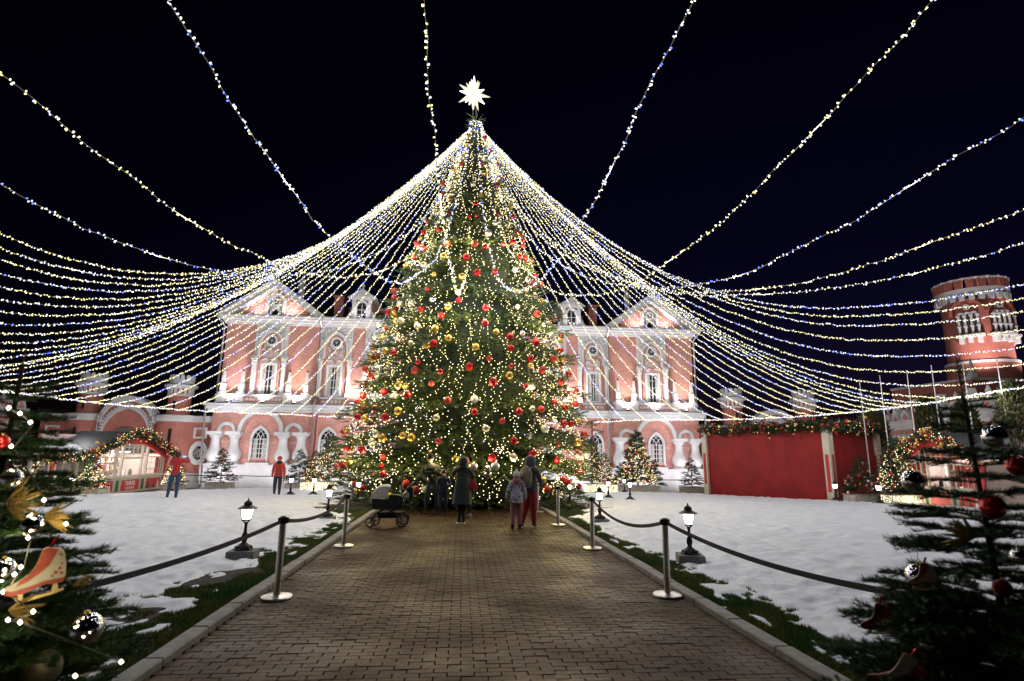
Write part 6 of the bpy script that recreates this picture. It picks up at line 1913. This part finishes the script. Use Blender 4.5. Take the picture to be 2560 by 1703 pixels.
def face(root, J, f, skin=None):
    h = J['head']; y = h.y-0.088*f
    obj('nose', MB().cyl((h.x, y-0.022*f, h.z-0.022*f), (h.x, y+0.01, h.z+0.022*f), 0.015*f, 0.007*f, 6), skin or M_SKIN, root)
    for s in (-1, 1):
        obj('eye', MB().sphere((h.x+s*0.031*f, y+0.008*f, h.z+0.012*f), 0.011*f, 8, 5), M_IRON, root)
        obj('ear', MB().sphere((h.x+s*0.083*f, h.y+0.01, h.z-0.005), 0.024*f, 6, 5), skin or M_SKIN, root)
    obj('mouth', MB().box((h.x, y+0.004*f, h.z-0.055*f), (0.042*f, 0.012, 0.010*f)), mat('lips', (0.35, 0.10, 0.09), 0.5), root)
def beanie(root, J, f, m, pom=None, low=0.0, big=1.0):
    h = J['head']
    b = obj('hat', MB().lathe([(0.096*big, -0.005-low), (0.102*big, 0.03), (0.098*big, 0.075), (0.075*big, 0.115), (0.04, 0.135), (0.002, 0.14)], 16, (0, 0, 0)), m, root, (h.x, h.y+0.008, h.z), smooth=True, scale=(f, f*1.06, f))
    obj('brim', MB().lathe([(0.101*big, -0.02-low), (0.108*big, 0.0), (0.106*big, 0.035), (0.10*big, 0.04)], 16), m, b, smooth=True)
    if pom: obj('pompom', MB().sphere((0, 0, 0.165), 0.045, 10, 7), pom, b, smooth=True)
def hood(root, J, f, m, big=1.0):
    h = J['head']
    obj('hood', MB().lathe([(0.10*big, -0.17), (0.118*big, -0.08), (0.122*big, 0.0), (0.108*big, 0.07), (0.07*big, 0.115), (0.002, 0.135)], 16), m, root, (h.x, h.y+0.022, h.z), smooth=True, scale=(f, f*1.05, f))
def coat_skirt(root, f, m, z0, z1, r0, r1, split=False):
    obj('coat_skirt', MB().lathe([(r1, z0), (r1*0.97, z0+0.02), ((r0+r1)/2, (z0+z1)/2), (r0, z1), (r0*0.9, z1+0.05)], 18, sy=0.78), m, root, (0, 0, 0), smooth=True, scale=(f, f, f))

# father bending towards a child in a dark snowsuit
r, J, f = person((-0.78, 16.95, 0.035), 0.1, 1.74, 'person in dark clothes and a black hat leaning over a child by the tree', {'top': M_BLACKC, 'legs': M_NAVY, 'feet': M_BOOT},
    {'pelvis': (-.05, .05, .92), 'spine': (-.07, .02, 1.09), 'chest': (-.10, -.03, 1.26), 'upper': (-.12, -.07, 1.38), 'neck': (-.13, -.10, 1.45), 'jaw': (-.13, -.13, 1.50), 'head': (-.135, -.135, 1.565), 'crown': (-.13, -.125, 1.63),
     'shL': (.05, -.08, 1.37), 'elL': (.20, -.22, 1.16), 'wrL': (.26, -.40, 1.12), 'haL': (.24, -.47, 1.11), 'shR': (-.28, -.05, 1.33), 'elR': (-.33, -.04, 1.08), 'wrR': (-.22, -.22, .95), 'haR': (-.15, -.29, .95),
     'anR': (-.20, .03, .10), 'heR': (-.20, .04, .05), 'toR': (-.23, -.10, .035), 'knR': (-.17, -.02, .49)}, 1.15)
beanie(r, J, f, M_BLACKC, M_REDP); face(r, J, f)
obj('hand', hand_mesh(1.1), M_SKIN, r, tuple(J['wrL']+Vector((-0.01, -0.05, 0))), (PI/2, 0.5, 0.4))
r, J, f = person((-0.47, 16.62, 0.035), 0.05, 1.28, 'child in a dark snowsuit and dark hat held by the leaning person', {'top': M_NAVY, 'legs': M_NAVY, 'feet': M_BOOT},
    {'head': (0, -.004, 1.60, .092, .10), 'jaw': (0, -.012, 1.53, .08, .082), 'elL': (.25, -.02, 1.16), 'wrL': (.16, -.16, 1.08), 'haL': (.10, -.2, 1.08), 'elR': (-.25, -.02, 1.14), 'wrR': (-.22, -.10, .92)}, 1.35, hands='glove')
beanie(r, J, f, cloth('dark_patterned_knit', (0.05, 0.05, 0.06)), None, big=1.15); face(r, J, f)

# woman in a long dark green coat taking a picture
r, J, f = person((0.07, 14.8, 0.035), PI+0.05, 1.66, 'person seen from behind in a long dark green coat with a red bag', {'top': M_COATG, 'legs': M_BLACKC, 'feet': M_BOOT, 'sole': M_SOLE},
    {'elL': (.27, -.10, 1.24), 'wrL': (.13, -.26, 1.42), 'haL': (.07, -.30, 1.48), 'elR': (-.27, -.10, 1.24), 'wrR': (-.13, -.26, 1.42), 'haR': (-.07, -.30, 1.48), 'knL': (.06, -.02, .49), 'knR': (-.06, -.02, .49), 'anL': (.065, .01, .1), 'heL': (.065, .02, .05), 'toL': (.09, -.12, .035), 'anR': (-.05, .03, .1), 'heR': (-.05, .05, .05), 'toR': (-.07, -.09, .035)}, 1.18)
coat_skirt(r, f, M_COATG, 0.50, 1.12, 0.175, 0.265); hood(r, J, f, M_COATG)
obj('phone', MB().box((0, -.34*f, 1.50*f), (0.08, 0.012, 0.15)), M_IRON, r)
bag = obj('handbag', MB().lathe([(0.10, 0), (0.13, 0.04), (0.12, 0.16), (0.06, 0.25)], 12, sy=0.45), M_REDT, r, (-0.27, 0.03, 0.83), smooth=True)
obj('strap', MB().tube([(0.05, 0.05, 0.2), (0.12, 0.02, 0.45), (0.20, 0.0, 0.58)], 0.008, 5), M_REDT, bag); obj('strap', MB().tube([(-0.02, 0.08, 0.1), (-0.01, 0.09, -0.15)], 0.008, 5), M_ORJ, bag)
# person behind her in a striped knit hat and pale boots
r, J, f = person((0.16, 16.5, 0.035), 0.1, 1.62, 'person in a pinkish knit hat and pale boots hidden behind the dark green coat', {'top': M_BLACKC, 'legs': M_BLACKC, 'feet': M_PALE, 'sole': M_SOLE}, {'anL': (.16, 0, .1), 'heL': (.16, .01, .05), 'toL': (.18, -.13, .035), 'knL': (.14, -.02, .49), 'anR': (-.14, 0, .1), 'heR': (-.14, .01, .05), 'toR': (-.16, -.13, .035), 'knR': (-.12, -.02, .49)}, 1.15)
beanie(r, J, f, cloth('rose_knit', (0.42, 0.14, 0.13)), None); face(r, J, f)
# woman with grey hood, red trousers, fur backpack
r, J, f = person((1.78, 14.1, 0.035), PI-0.55, 1.72, 'person in a grey hooded jacket, red trousers and beige backpack seen from behind', {'top': M_GREYH, 'legs': M_REDT, 'feet': M_BOOT, 'sole': M_SOLE},
    {'knL': (.14, -.06, .49, .085), 'anL': (.20, .08, .10, .065), 'heL': (.20, .10, .05), 'toL': (.20, -.05, .035), 'knR': (-.07, -.02, .49, .085), 'anR': (-.08, -.04, .10, .065), 'heR': (-.08, -.03, .05), 'toR': (-.09, -.18, .035), 'hiL': (.1, 0, .86, .115), 'hiR': (-.1, 0, .86, .115),
     'elR': (-.24, -.06, 1.12), 'wrR': (-.20, -.24, 1.02), 'haR': (-.18, -.30, 1.0)}, 1.18)
hood(r, J, f, M_GREYH, 1.12); coat_skirt(r, f, M_GREYH, 0.86, 1.1, 0.17, 0.19)
bp_ = obj('backpack', MB().lathe([(0.09, -0.02), (0.15, 0.03), (0.165, 0.18), (0.16, 0.36), (0.11, 0.47), (0.04, 0.52)], 14, sy=0.62), M_BEIGE, r, (0.03, 0.215, 0.97), smooth=True)
for s in (-1, 1): obj('shoulder_strap', MB().tube([(s*0.10, -0.02, 0.44), (s*0.11, -0.14, 0.50), (s*0.12, -0.30, 0.42), (s*0.13, -0.30, 0.15)], 0.018, 5), M_BEIGE, bp_)
obj('plush_pocket', MB().sphere((0.10, 0.09, 0.30), 0.085, 10, 8), mat('pale_plush', (0.5, 0.4, 0.22), 0.9), bp_, smooth=True)
# girl with white bobble hat
r, J, f = person((1.40, 13.86, 0.035), PI+0.08, 1.33, 'child seen from behind in a white bobble hat, patterned jacket and pink trousers', {'top': M_PATT, 'legs': M_PINKC, 'feet': M_BOOT},
    {'head': (0, -.004, 1.60, .09, .10), 'elL': (.28, .02, 1.10), 'wrL': (.30, -.03, .88), 'haL': (.30, -.05, .81), 'elR': (-.28, .02, 1.10), 'wrR': (-.30, -.03, .88), 'haR': (-.30, -.05, .81), 'anL': (.11, .01, .14, .075), 'anR': (-.11, .01, .14, .075), 'heL': (.11, .02, .06, .06), 'heR': (-.11, .02, .06, .06), 'toL': (.115, -.13, .05, .05), 'toR': (-.115, -.13, .05, .05)}, 1.32, hands='glove')
beanie(r, J, f, M_WKNIT, M_WKNIT, low=0.02, big=1.12); coat_skirt(r, f, M_PATT, 0.78, 1.05, 0.19, 0.225)
obj('hood_collar', MB().lathe([(0.13, 1.36), (0.15, 1.42), (0.13, 1.50), (0.09, 1.54)], 14), M_PINKC, r, (0, 0.035*f, 0), smooth=True, scale=(f, f*0.9, f))
# red padded jacket
r, J, f = person((-8.09, 25.9, G(25.9)+0.03), 0.15, 1.74, 'person facing us in an orange red padded jacket and red hat on the snow', {'top': M_ORJ, 'legs': M_DJEANS, 'feet': M_BOOT}, {'wrL': (.25, -.03, .88), 'wrR': (-.25, -.03, .88)}, 1.22, hands='glove')
beanie(r, J, f, M_ORJ); face(r, J, f)
for k in range(6): obj('quilt_roll', MB().lathe([(0.165, -0.035), (0.188, 0.0), (0.165, 0.035)], 16, (0, 0, 0.90+0.085*k), sy=0.8, cap=False), M_ORJ, r, smooth=True, scale=(f*1.03, f*1.03, f))
obj('scarf', MB().lathe([(0.10, 1.40), (0.135, 1.44), (0.12, 1.50), (0.085, 1.53)], 14, sy=0.95), M_BLACKC, r, smooth=True, scale=(f, f, f))
# man with phone
r, J, f = person((-11.0, 22.85, G(22.85)+0.03), PI+0.35, 1.84, 'man seen from behind in a red pullover and jeans holding up a phone', {'top': M_REDP, 'legs': M_JEANS, 'feet': M_BOOT},
    {'shR': (-.19, 0, 1.40), 'elR': (-.38, -.12, 1.34), 'wrR': (-.28, -.34, 1.46), 'haR': (-.24, -.40, 1.50), 'elL': (.20, -.20, 1.22), 'wrL': (-.02, -.36, 1.42), 'haL': (-.08, -.40, 1.48), 'knL': (.13, -.02, .49), 'anL': (.17, .02, .10), 'heL': (.17, .03, .05), 'toL': (.18, -.11, .035)}, 1.12)
h = J['head']
obj('hair', MB().lathe([(0.07, -0.08), (0.094, -0.03), (0.10, 0.03), (0.085, 0.08), (0.04, 0.11), (0.002, 0.115)], 14), M_HAIR, r, (h.x, h.y+0.015, h.z), smooth=True, scale=(f, f*1.05, f))
obj('phone', MB().box((-0.17*f, -0.44*f, 1.52*f), (0.15, 0.012, 0.08)), M_IRON, r)
obj('phone_screen', MB().box((-0.17*f, -0.44*f+0.008, 1.52*f), (0.135, 0.002, 0.068)), emis('phone_screen', [(1, (0.5, 0.7, 1.0))], 1.2), r)
for s, k in ((1, 'wrR'), (-1, 'wrL')): obj('hand', hand_mesh(1.0), M_SKIN, r, tuple(J[k]), (0.5, 0, 0.3*s))
# distant walker at the palace wall
r, J, f = person((-8.85, 34.0, G(34.0)+0.03), 0.2, 1.68, 'distant person in a dark blue coat by the palace plinth', {'top': M_NAVY, 'legs': M_BLACKC, 'feet': M_BOOT}, {}, 1.25, hands='glove')
beanie(r, J, f, M_BLACKC); face(r, J, f)

# ------------------------------------------------------------------ pram
pram = empty('pram', (-1.72, 14.25, 0.033), 0.06, 'black pram with a cream hood parked at the left kerb', 'pram'); pram.scale = (0.94, 0.94, 0.94)
M_TYRE = mat('pram_tyre', (0.012, 0.012, 0.012), 0.7); M_CREAMF = cloth('cream_hood_fabric', (0.70, 0.64, 0.57)); M_ALU = mat('pram_alloy', (0.35, 0.35, 0.36), 0.3, metal=0.9)
def wheel(x, y, r):
    n = 20; b = MB()
    prof = []
    for k in range(n):
        a = 2*PI*k/n
        prof.append((x+r*0.90*math.cos(a), y, r+r*0.90*math.sin(a)))
    prof.append(prof[0])
    w = obj('wheel', MB().tube(prof, r*0.11, 8, cap=False), M_TYRE, pram, smooth=True)
    rm = MB().band([(x+r*0.70*math.cos(2*PI*k/n), r+r*0.70*math.sin(2*PI*k/n)) for k in range(n)], [(x+r*0.80*math.cos(2*PI*k/n), r+r*0.80*math.sin(2*PI*k/n)) for k in range(n)], y-0.018, y+0.018, True)
    obj('rim', rm, M_ALU, w)
    sp_ = MB()
    for k in range(5):
        a = 2*PI*k/5+0.3
        sp_.cyl((x, y, r), (x+r*0.76*math.cos(a), y, r+r*0.76*math.sin(a)), 0.014, 0.010, 6)
    sp_.cyl((x, y-0.03, r), (x, y+0.03, r), 0.03, n=10)
    obj('spokes', sp_, M_ALU, w)
for sy in (-1, 1):
    wheel(-0.40+0.05*sy, sy*0.21, 0.125)
    wheel(0.36, sy*0.27, 0.165)
fr = MB()
for sy in (-1, 1):
    fr.tube([(-0.40, sy*0.21, 0.14), (-0.36, sy*0.21, 0.30), (-0.10, sy*0.23, 0.46)], 0.016, 6)
    fr.tube([(0.36, sy*0.27, 0.17), (0.20, sy*0.24, 0.34), (-0.05, sy*0.24, 0.46)], 0.016, 6)
    fr.tube([(-0.30, sy*0.22, 0.26), (0.10, sy*0.24, 0.40), (0.34, sy*0.24, 0.72), (0.52, sy*0.24, 1.02)], 0.016, 6)
fr.cyl((0.36, -0.27, 0.165), (0.36, 0.27, 0.165), 0.014, n=6); fr.cyl((-0.38, -0.21, 0.2), (-0.38, 0.21, 0.2), 0.014, n=6)
obj('chassis', fr, M_IRON, pram)
obj('handlebar', MB().tube([(0.50, -0.24, 1.0), (0.56, -0.24, 1.08), (0.60, -0.15, 1.12), (0.60, 0.15, 1.12), (0.56, 0.24, 1.08), (0.50, 0.24, 1.0)], 0.020, 8), M_BOOT, pram, smooth=True)
obj('basket', MB().box((0.02, 0, 0.29), (0.55, 0.36, 0.14), taper=1.15), M_BLACKC, pram)
bs = MB(); prof = [(-0.42, 0.50), (-0.40, 0.44), (0.28, 0.44), (0.34, 0.52), (0.36, 0.70), (-0.44, 0.70)]
bs.prism(prof[::-1], -0.20, 0.20)
obj('bassinet', bs, M_BLACKC, pram)
hd = MB(); V = []; n = 10; m = 9
for i in range(n+1):
    t = PI*(0.02+0.60*i/n)
    for k in range(m):
        y = -0.215+0.43*k/(m-1); q = math.sqrt(max(0.12, 1-(y/0.235)**4))
        V.append((-0.12-0.36*math.cos(t)*(0.94+0.06*q), y, 0.70+0.36*math.sin(t)*(0.80+0.20*q)))
hd.add(V, [(i*m+k, i*m+k+1, (i+1)*m+k+1, (i+1)*m+k) for i in range(n) for k in range(m-1)])
for sy in (0, m-1):
    hd.add([V[i*m+sy] for i in range(n+1)]+[(-0.10, V[sy][1], 0.69)], [(i, i+1, n+1) for i in range(n)])
obj('hood', hd, M_CREAMF, pram, smooth=True)
obj('hood_brim', MB().tube([V[k] for k in range(m)], 0.018, 6), M_CREAMF, pram, smooth=True)
obj('apron', MB().prism([(-0.02, 0.70), (0.34, 0.70), (0.37, 0.735), (0.20, 0.80), (0.0, 0.80)], -0.205, 0.205), M_BLACKC, pram)
obj('changing_bag', MB().cham((0.52, 0, 0.86), (0.16, 0.34, 0.30), 0.03), M_BLACKC, pram)
obj('blanket', MB().cham((0.42, -0.05, 0.80), (0.16, 0.30, 0.13), 0.03), M_CREAMF, pram)
obj('cup_ring', MB().lathe([(0.05, 0), (0.055, 0.10)], 10, (0.30, -0.27, 0.96), cap=False), M_ALU, pram)
obj('toy_arch', MB().tube([(0.28, -0.1, 0.78), (0.30, -0.1, 1.02), (0.36, -0.1, 1.10)], 0.015, 6), M_ALU, pram)
# ------------------------------------------------------------------ the two firs beside the camera
def at_px(px, py, D):
    v = ray_dir(px, py)
    return np.array([0, 0, CAM_H])+v*D
M_NEEDLE = mat('near_fir_needles', (0.030, 0.085, 0.026), 0.5, island=0.45, col2=(0.050, 0.115, 0.030), var=0.15, vscale=9)
M_TWIG = mat('near_fir_twig', (0.060, 0.042, 0.025), 0.8)
def near_fir(base, H, R0, seed, lab, lean=(0, 0), dense=0.9, wh=0.13):
    rs = np.random.default_rng(seed)
    root = empty('fir_tree', tuple(base), 0, lab, 'fir tree')
    axis = lambda z: np.array([lean[0]*z/H, lean[1]*z/H, z])
    segs = []        # twig polylines
    z = 0.22
    while z < H-0.05:
        u = z/H
        L0 = R0*(1-u)**(0.8 if dense > 0.8 else 1.05)+0.08
        nb = 10 if u < dense else 7
        a0 = rs.uniform(0, 6.28)
        for k in range(nb):
            az = a0+2*PI*k/nb+rs.normal(0, 0.18)
            L = L0*rs.uniform(0.75, 1.12)
            d = np.array([math.cos(az), math.sin(az), 0.0]); sd = np.array([-math.sin(az), math.cos(az), 0.0])
            p0 = axis(z+rs.normal(0, 0.02)); pts = []
            up = rs.uniform(-0.02, 0.16)+0.35*max(0, u-0.6)
            bend = rs.normal(0, 0.10)
            n = 9
            for i in range(n+1):
                t = i/n
                pts.append(p0+d*L*t+sd*bend*L*t*t+np.array([0, 0, L*(up*t-0.20*t*t+0.10*t**3)]))
            pts = np.array(pts); segs.append((pts, 0.0055*(0.5+L), 1.0))
            m = int(L/0.040)
            for j in range(1, m):
                t = 0.18+0.80*j/m
                q = pts[int(t*n)]+(pts[min(n, int(t*n)+1)]-pts[int(t*n)])*(t*n-int(t*n))
                for s in (-1, 1):
                    if rs.random() < 0.12: continue
                    l2 = L*0.40*(1.05-t)*rs.uniform(0.7, 1.2)+0.04
                    dd = d*0.72+sd*s*0.70+np.array([0, 0, rs.normal(0.02, 0.10)])
                    pp_ = np.array([q+dd*l2*w+np.array([0, 0, -0.06*l2*w*w]) for w in np.linspace(0, 1, 5)])
                    segs.append((pp_, 0.0022, 1.0))
                    if l2 > 0.11:
                        for s2 in (-1, 1):
                            q2 = pp_[2]; d3 = d*0.85+sd*(s*0.35+s2*0.45)
                            segs.append((np.array([q2+d3*l2*0.45*w for w in np.linspace(0, 1, 4)]), 0.0018, 1.0))
        z += wh*rs.uniform(0.85, 1.15)*(1.0 if u < dense else 1.45)
    # leader
    segs.append((np.array([axis(H-0.25+0.42*w) for w in np.linspace(0, 1, 6)]), 0.004, 1.3))
    tw = MB(); B = []; D = []; S = []
    for pts, r_, sc in segs:
        tw.tube([tuple(p) for p in pts], [r_*(1-0.7*i/(len(pts)-1)) for i in range(len(pts))], 4, cap=False)
        ln = np.linalg.norm(np.diff(pts, axis=0), axis=1); s = np.concatenate([[0], np.cumsum(ln)])
        n = int(s[-1]*720)
        if n < 4: continue
        t = rs.random(n)*s[-1]
        P = np.stack([np.interp(t, s, pts[:, k]) for k in range(3)], 1)
        T = (pts[-1]-pts[0])/max(1e-6, np.linalg.norm(pts[-1]-pts[0]))
        U = np.array([0, 0, 1.0]); Sd = np.cross(T, U); Sd /= max(1e-6, np.linalg.norm(Sd)); N = np.cross(Sd, T)
        ph = rs.uniform(-0.35, PI+0.35, n)          # mostly sideways and up, few below
        dv = Sd[None]*np.cos(ph)[:, None]+N[None]*np.sin(ph)[:, None]*0.75+T[None]*rs.uniform(0.35, 0.9, n)[:, None]
        B.append(P); D.append(dv); S.append(rs.uniform(0.75, 1.2, n)*sc)
    B = np.concatenate(B); D = np.concatenate(D); S = np.concatenate(S)
    nv = np.array([(-0.0015, 0, 0), (0.0015, 0, 0), (0, 0, 0.027)]); nf = np.array([(0, 1, 2)])
    V, F = inst(nv, nf, frames(D, roll=rs.random(len(D))*6.28)*S[:, None, None], B)
    print('near fir needles', len(F))
    cr = obj('crown', arr_mesh('crown', V, F), M_NEEDLE, root)
    obj('branches', tw.mesh('branches', recalc=False), M_TWIG, root)
    obj('trunk', MB().tube([tuple(axis(H*w)) for w in np.linspace(0, 1, 8)], [0.022*(1-0.9*w)+0.004 for w in np.linspace(0, 1, 8)], 10), M_BARK, root, smooth=True)
    return root
RB = at_px(2500, 1330, 2.15); RTOP = at_px(2466, 985, 2.15)
near_fir((RB[0], RB[1], 0.0), float(RTOP[2]), 1.08, 71, 'dark fir standing close at the right edge with silver and red baubles', (float(RTOP[0]-RB[0]), 0), wh=0.060, dense=0.62)
LB = at_px(-25, 1330, 1.98)
near_fir((LB[0], LB[1], 0.0), 2.16, 0.74, 72, 'fir standing close at the left edge with a skate ornament and silver baubles', wh=0.07)

# baubles on them
BM['ribbed silver'] = (bauble_mesh('bauble', 1.0, M_SILV, ribs=1), M_SILV)
M_CLEAR = mat('clear_bauble', (0.7, 0.72, 0.72), 0.05, metal=0.85)
M_CHAMP = mat('champagne_bauble', (0.26, 0.23, 0.18), 0.5, metal=0.6)
BM['clear glass'] = (bauble_mesh('bauble', 1.0, M_CLEAR), M_CLEAR); BM['champagne'] = (bauble_mesh('bauble', 1.0, M_CHAMP), M_CHAMP)
NB = [(82, 1312, 1.75, 29, 'ribbed silver', 'above the skate ornament'), (30, 1195, 1.7, 27, 'clear glass', 'over the gold leaf spray'), (6, 1425, 1.7, 34, 'mirror silver', 'at the left edge beside the skate ornament'),
      (215, 1572, 1.72, 44, 'mirror silver', 'low among dark branches right of the skate ornament'), (104, 1672, 1.84, 50, 'champagne', 'at the bottom of the near left fir'), (2, 1105, 1.8, 22, 'glossy red', 'at the left edge above the gold leaf spray'),
      (2482, 1268, 2.0, 33, 'glossy red', 'on the near right fir beside its trunk'), (2487, 1092, 2.05, 33, 'ribbed silver', 'near the top of the near right fir'), (2283, 1203, 2.1, 31, 'ribbed silver', 'before the lit planter on the near right fir'),
      (2298, 1442, 2.08, 36, 'mirror silver', 'beside the skate on the near right fir'), (2546, 1165, 2.02, 30, 'glossy red', 'at the right edge high on the near fir'), (2548, 1392, 1.8, 24, 'mirror silver', 'at the right edge half way down the near fir'),
      (2506, 1470, 2.05, 24, 'glittering red', 'deep in the near right fir, standing for a red reflection'), (2318, 1610, 1.95, 22, 'mirror silver', 'low in the near right fir')]  # glittering red ball is put in for a red reflection
for (px, py, D, rp_, kind, where) in NB:
    p = at_px(px, py, D)
    o = bauble(tuple(p), 0.86*rp_*D/1361.0, kind, where, None)
    obj('hanger', MB().cyl((0, 0, 1.1), (0.05, 0.02, 1.9), 0.02, n=4), M_IRON, o)

# skate ornaments: boot outline with thickness
M_SKW = mat('skate_white', (0.36, 0.33, 0.29), 0.6, var=0.08, vscale=30); M_SKR = mat('skate_red', (0.27, 0.04, 0.025), 0.6, var=0.2, vscale=60); M_SKB = mat('skate_blade', (0.55, 0.42, 0.22), 0.5, metal=0.3)
def skate(px, py, D, scale, lab, red, tilt=0.0, flip=1):
    c = at_px(px, py, D)
    k = D/1361.0/2.168*scale
    def pt(q): return [((x-215)*k*flip, -(z-980)*k) for x, z in q][::flip]
    yaw = math.atan2(-c[0], c[1])
    root = empty('skate_ornament', tuple(c), yaw, lab, 'skate ornament'); root.rotation_euler = (0.05, tilt, yaw)
    boot = [(55, 1072), (72, 1048), (120, 1020), (165, 985), (188, 945), (205, 880), (212, 835), (232, 822), (300, 832), (322, 848), (337, 880), (350, 950), (356, 1010), (345, 1048), (300, 1058), (262, 1050), (215, 1072), (150, 1100), (95, 1108), (62, 1098)]
    obj('boot', MB().prism(pt(boot), -0.007, 0.007), red[0], root)
    sole = [(55, 1072), (100, 1080), (180, 1058), (250, 1032), (345, 1020), (356, 1010), (345, 1048), (300, 1058), (262, 1050), (215, 1072), (150, 1100), (95, 1108), (62, 1098)]
    obj('sole', MB().prism(pt(sole), -0.0085, -0.0072), red[1], root)
    tongue = [(165, 985), (188, 945), (205, 880), (212, 835), (232, 822), (296, 832), (280, 880), (262, 930), (225, 975), (160, 1030), (110, 1050), (125, 1020)]
    obj('tongue', MB().prism(pt(tongue), -0.0086, -0.0073), red[1], root)
    scr = MB()
    for (x, z, r_) in ((300, 985, 12), (318, 960, 10), (330, 990, 9), (285, 1005, 8), (308, 870, 7), (318, 880, 5), (325, 930, 7)):
        scr.cyl(((x-215)*k*flip, -0.0082, -(z-980)*k), ((x-215)*k*flip, -0.0072, -(z-980)*k), r_*k, n=8)
    obj('floral_print', scr, red[1], root)
    blade = [(112, 1128), (120, 1120), (140, 1138), (250, 1118), (352, 1092), (360, 1102), (300, 1125), (180, 1150), (128, 1146)]
    obj('blade', MB().prism(pt(blade), -0.003, 0.003).prism(pt([(124, 1104), (150, 1100), (158, 1138), (138, 1140)]), -0.003, 0.003).prism(pt([(298, 1056), (318, 1052), (330, 1100), (292, 1110)]), -0.003, 0.003), M_SKB, root)
    obj('ribbon', MB().tube([((255-215)*k*flip, 0, (980-825)*k), ((262-215)*k*flip, 0.004, (980-800)*k), ((275-215)*k*flip, 0.01, (980-770)*k)], 0.004, 5), M_RED, root)
    return root
skate(98, 1432, 1.72, 0.82, 'red and white wooden skate ornament hanging on the near left fir', (M_SKW, M_SKR))
skate(2305, 1440, 2.02, 0.45, 'small red and white skate ornament against a silver bauble on the right fir', (M_SKW, M_SKR))
skate(2192, 1545, 2.08, 0.5, 'dark skate ornament hanging against the snow on the near right fir', (M_SKR, M_BARK))
skate(2245, 1690, 1.95, 0.85, 'reddish skate ornament at the bottom of the near right fir', (M_SKR, M_SKW), tilt=0.3)

# gold glitter leaf sprays
M_GLIT = mat('gold_glitter', (0.26, 0.18, 0.05), 0.4, metal=0.7, bump=1.0, bscale=300, var=0.3, vscale=200)
def leaf_spray(px, py, D, ang, n, ln, lab):
    c = at_px(px, py, D); yaw = math.atan2(-c[0], c[1])
    root = empty('gold_leaf_spray', tuple(c), yaw, lab, 'gold leaves')
    rs = random.Random(int(px))
    for k in range(n):
        a = ang+(k-(n-1)/2)*0.19+rs.gauss(0, 0.08); l = ln*rs.uniform(0.75, 1.1); w = l*0.07
        pts = [(0, 0), (l*0.25, w*0.8), (l*0.5, w), (l*0.8, w*0.55), (l, 0), (l*0.8, -w*0.55), (l*0.5, -w), (l*0.25, -w*0.8)]
        b = MB(); V = []
        for x, z in pts: V.append((x*math.cos(a)-z*math.sin(a), rs.uniform(-0.004, 0.004)-0.05*x, x*math.sin(a)+z*math.cos(a)))
        for x, z in ((l*0.25, 0), (l*0.5, 0), (l*0.8, 0)): V.append((x*math.cos(a)-z*math.sin(a), -0.006-0.05*x, x*math.sin(a)+z*math.cos(a)))
        b.add(V, [(0, 1, 8), (0, 8, 7), (1, 2, 9, 8), (7, 8, 9, 6), (2, 3, 10, 9), (6, 9, 10, 5), (3, 4, 10), (10, 4, 5)])
        obj('leaf', b, M_GLIT, root)
    return root
leaf_spray(15, 1262, 1.72, 0.1, 11, 0.10, 'gold glitter leaf spray at the left edge under the clear glass bauble')
leaf_spray(110, 1290, 1.78, -0.05, 9, 0.09, 'gold glitter leaf spray right of the ribbed silver bauble')
leaf_spray(20, 1525, 1.66, -0.2, 8, 0.085, 'gold glitter leaf spray below the skate ornament')
leaf_spray(2440, 1345, 1.95, 2.9, 9, 0.10, 'gold glitter leaf spray on the near right fir under the red bauble')
leaf_spray(180, 1465, 1.75, 0.35, 5, 0.06, 'small pale gold leaf spray beside the skate blade')

# a few warm bulbs on the left fir
FB = [(22, 1020, 1.75), (50, 1034, 1.75), (76, 1056, 1.75), (28, 1116, 1.75), (82, 1286, 1.8), (52, 1418, 1.66), (36, 1436, 1.66), (8, 1480, 1.7), (83, 1529, 1.6), (20, 1550, 1.6), (50, 1556, 1.6), (303, 1655, 1.62), (70, 1345, 1.8), (165, 1310, 1.8), (188, 1690, 1.6), (110, 1250, 1.75)]
bp = np.array([at_px(x, y, d) for x, y, d in FB])
V, F = inst(octa_v*0.42, octa_f, np.tile(np.eye(3), (len(bp), 1, 1)), bp-bp[0])
fl = empty('fairy_light_strand', tuple(bp[0]), 0, 'dark wired strand of warm bulbs on the near left fir', 'fairy lights')
b = obj('bulbs', arr_mesh('bulbs', V, F), emis('near_bulb', [(1, (1, 0.9, 0.66))], 14), fl); b['kind'] = 'stuff'
od = np.argsort([y for _, y, _ in FB])
obj('wire', MB().tube([tuple(bp[i]-bp[0]+np.array([0, 0.012, -0.006])) for i in od], 0.0022, 5), M_IRON, fl)
for i in range(0, len(bp), 1): lamp(fl, tuple(bp[i]-bp[0]+np.array([0, -0.02, 0.01])), 0.24, (1, 0.82, 0.45), 0.012, name='bulb_glow')
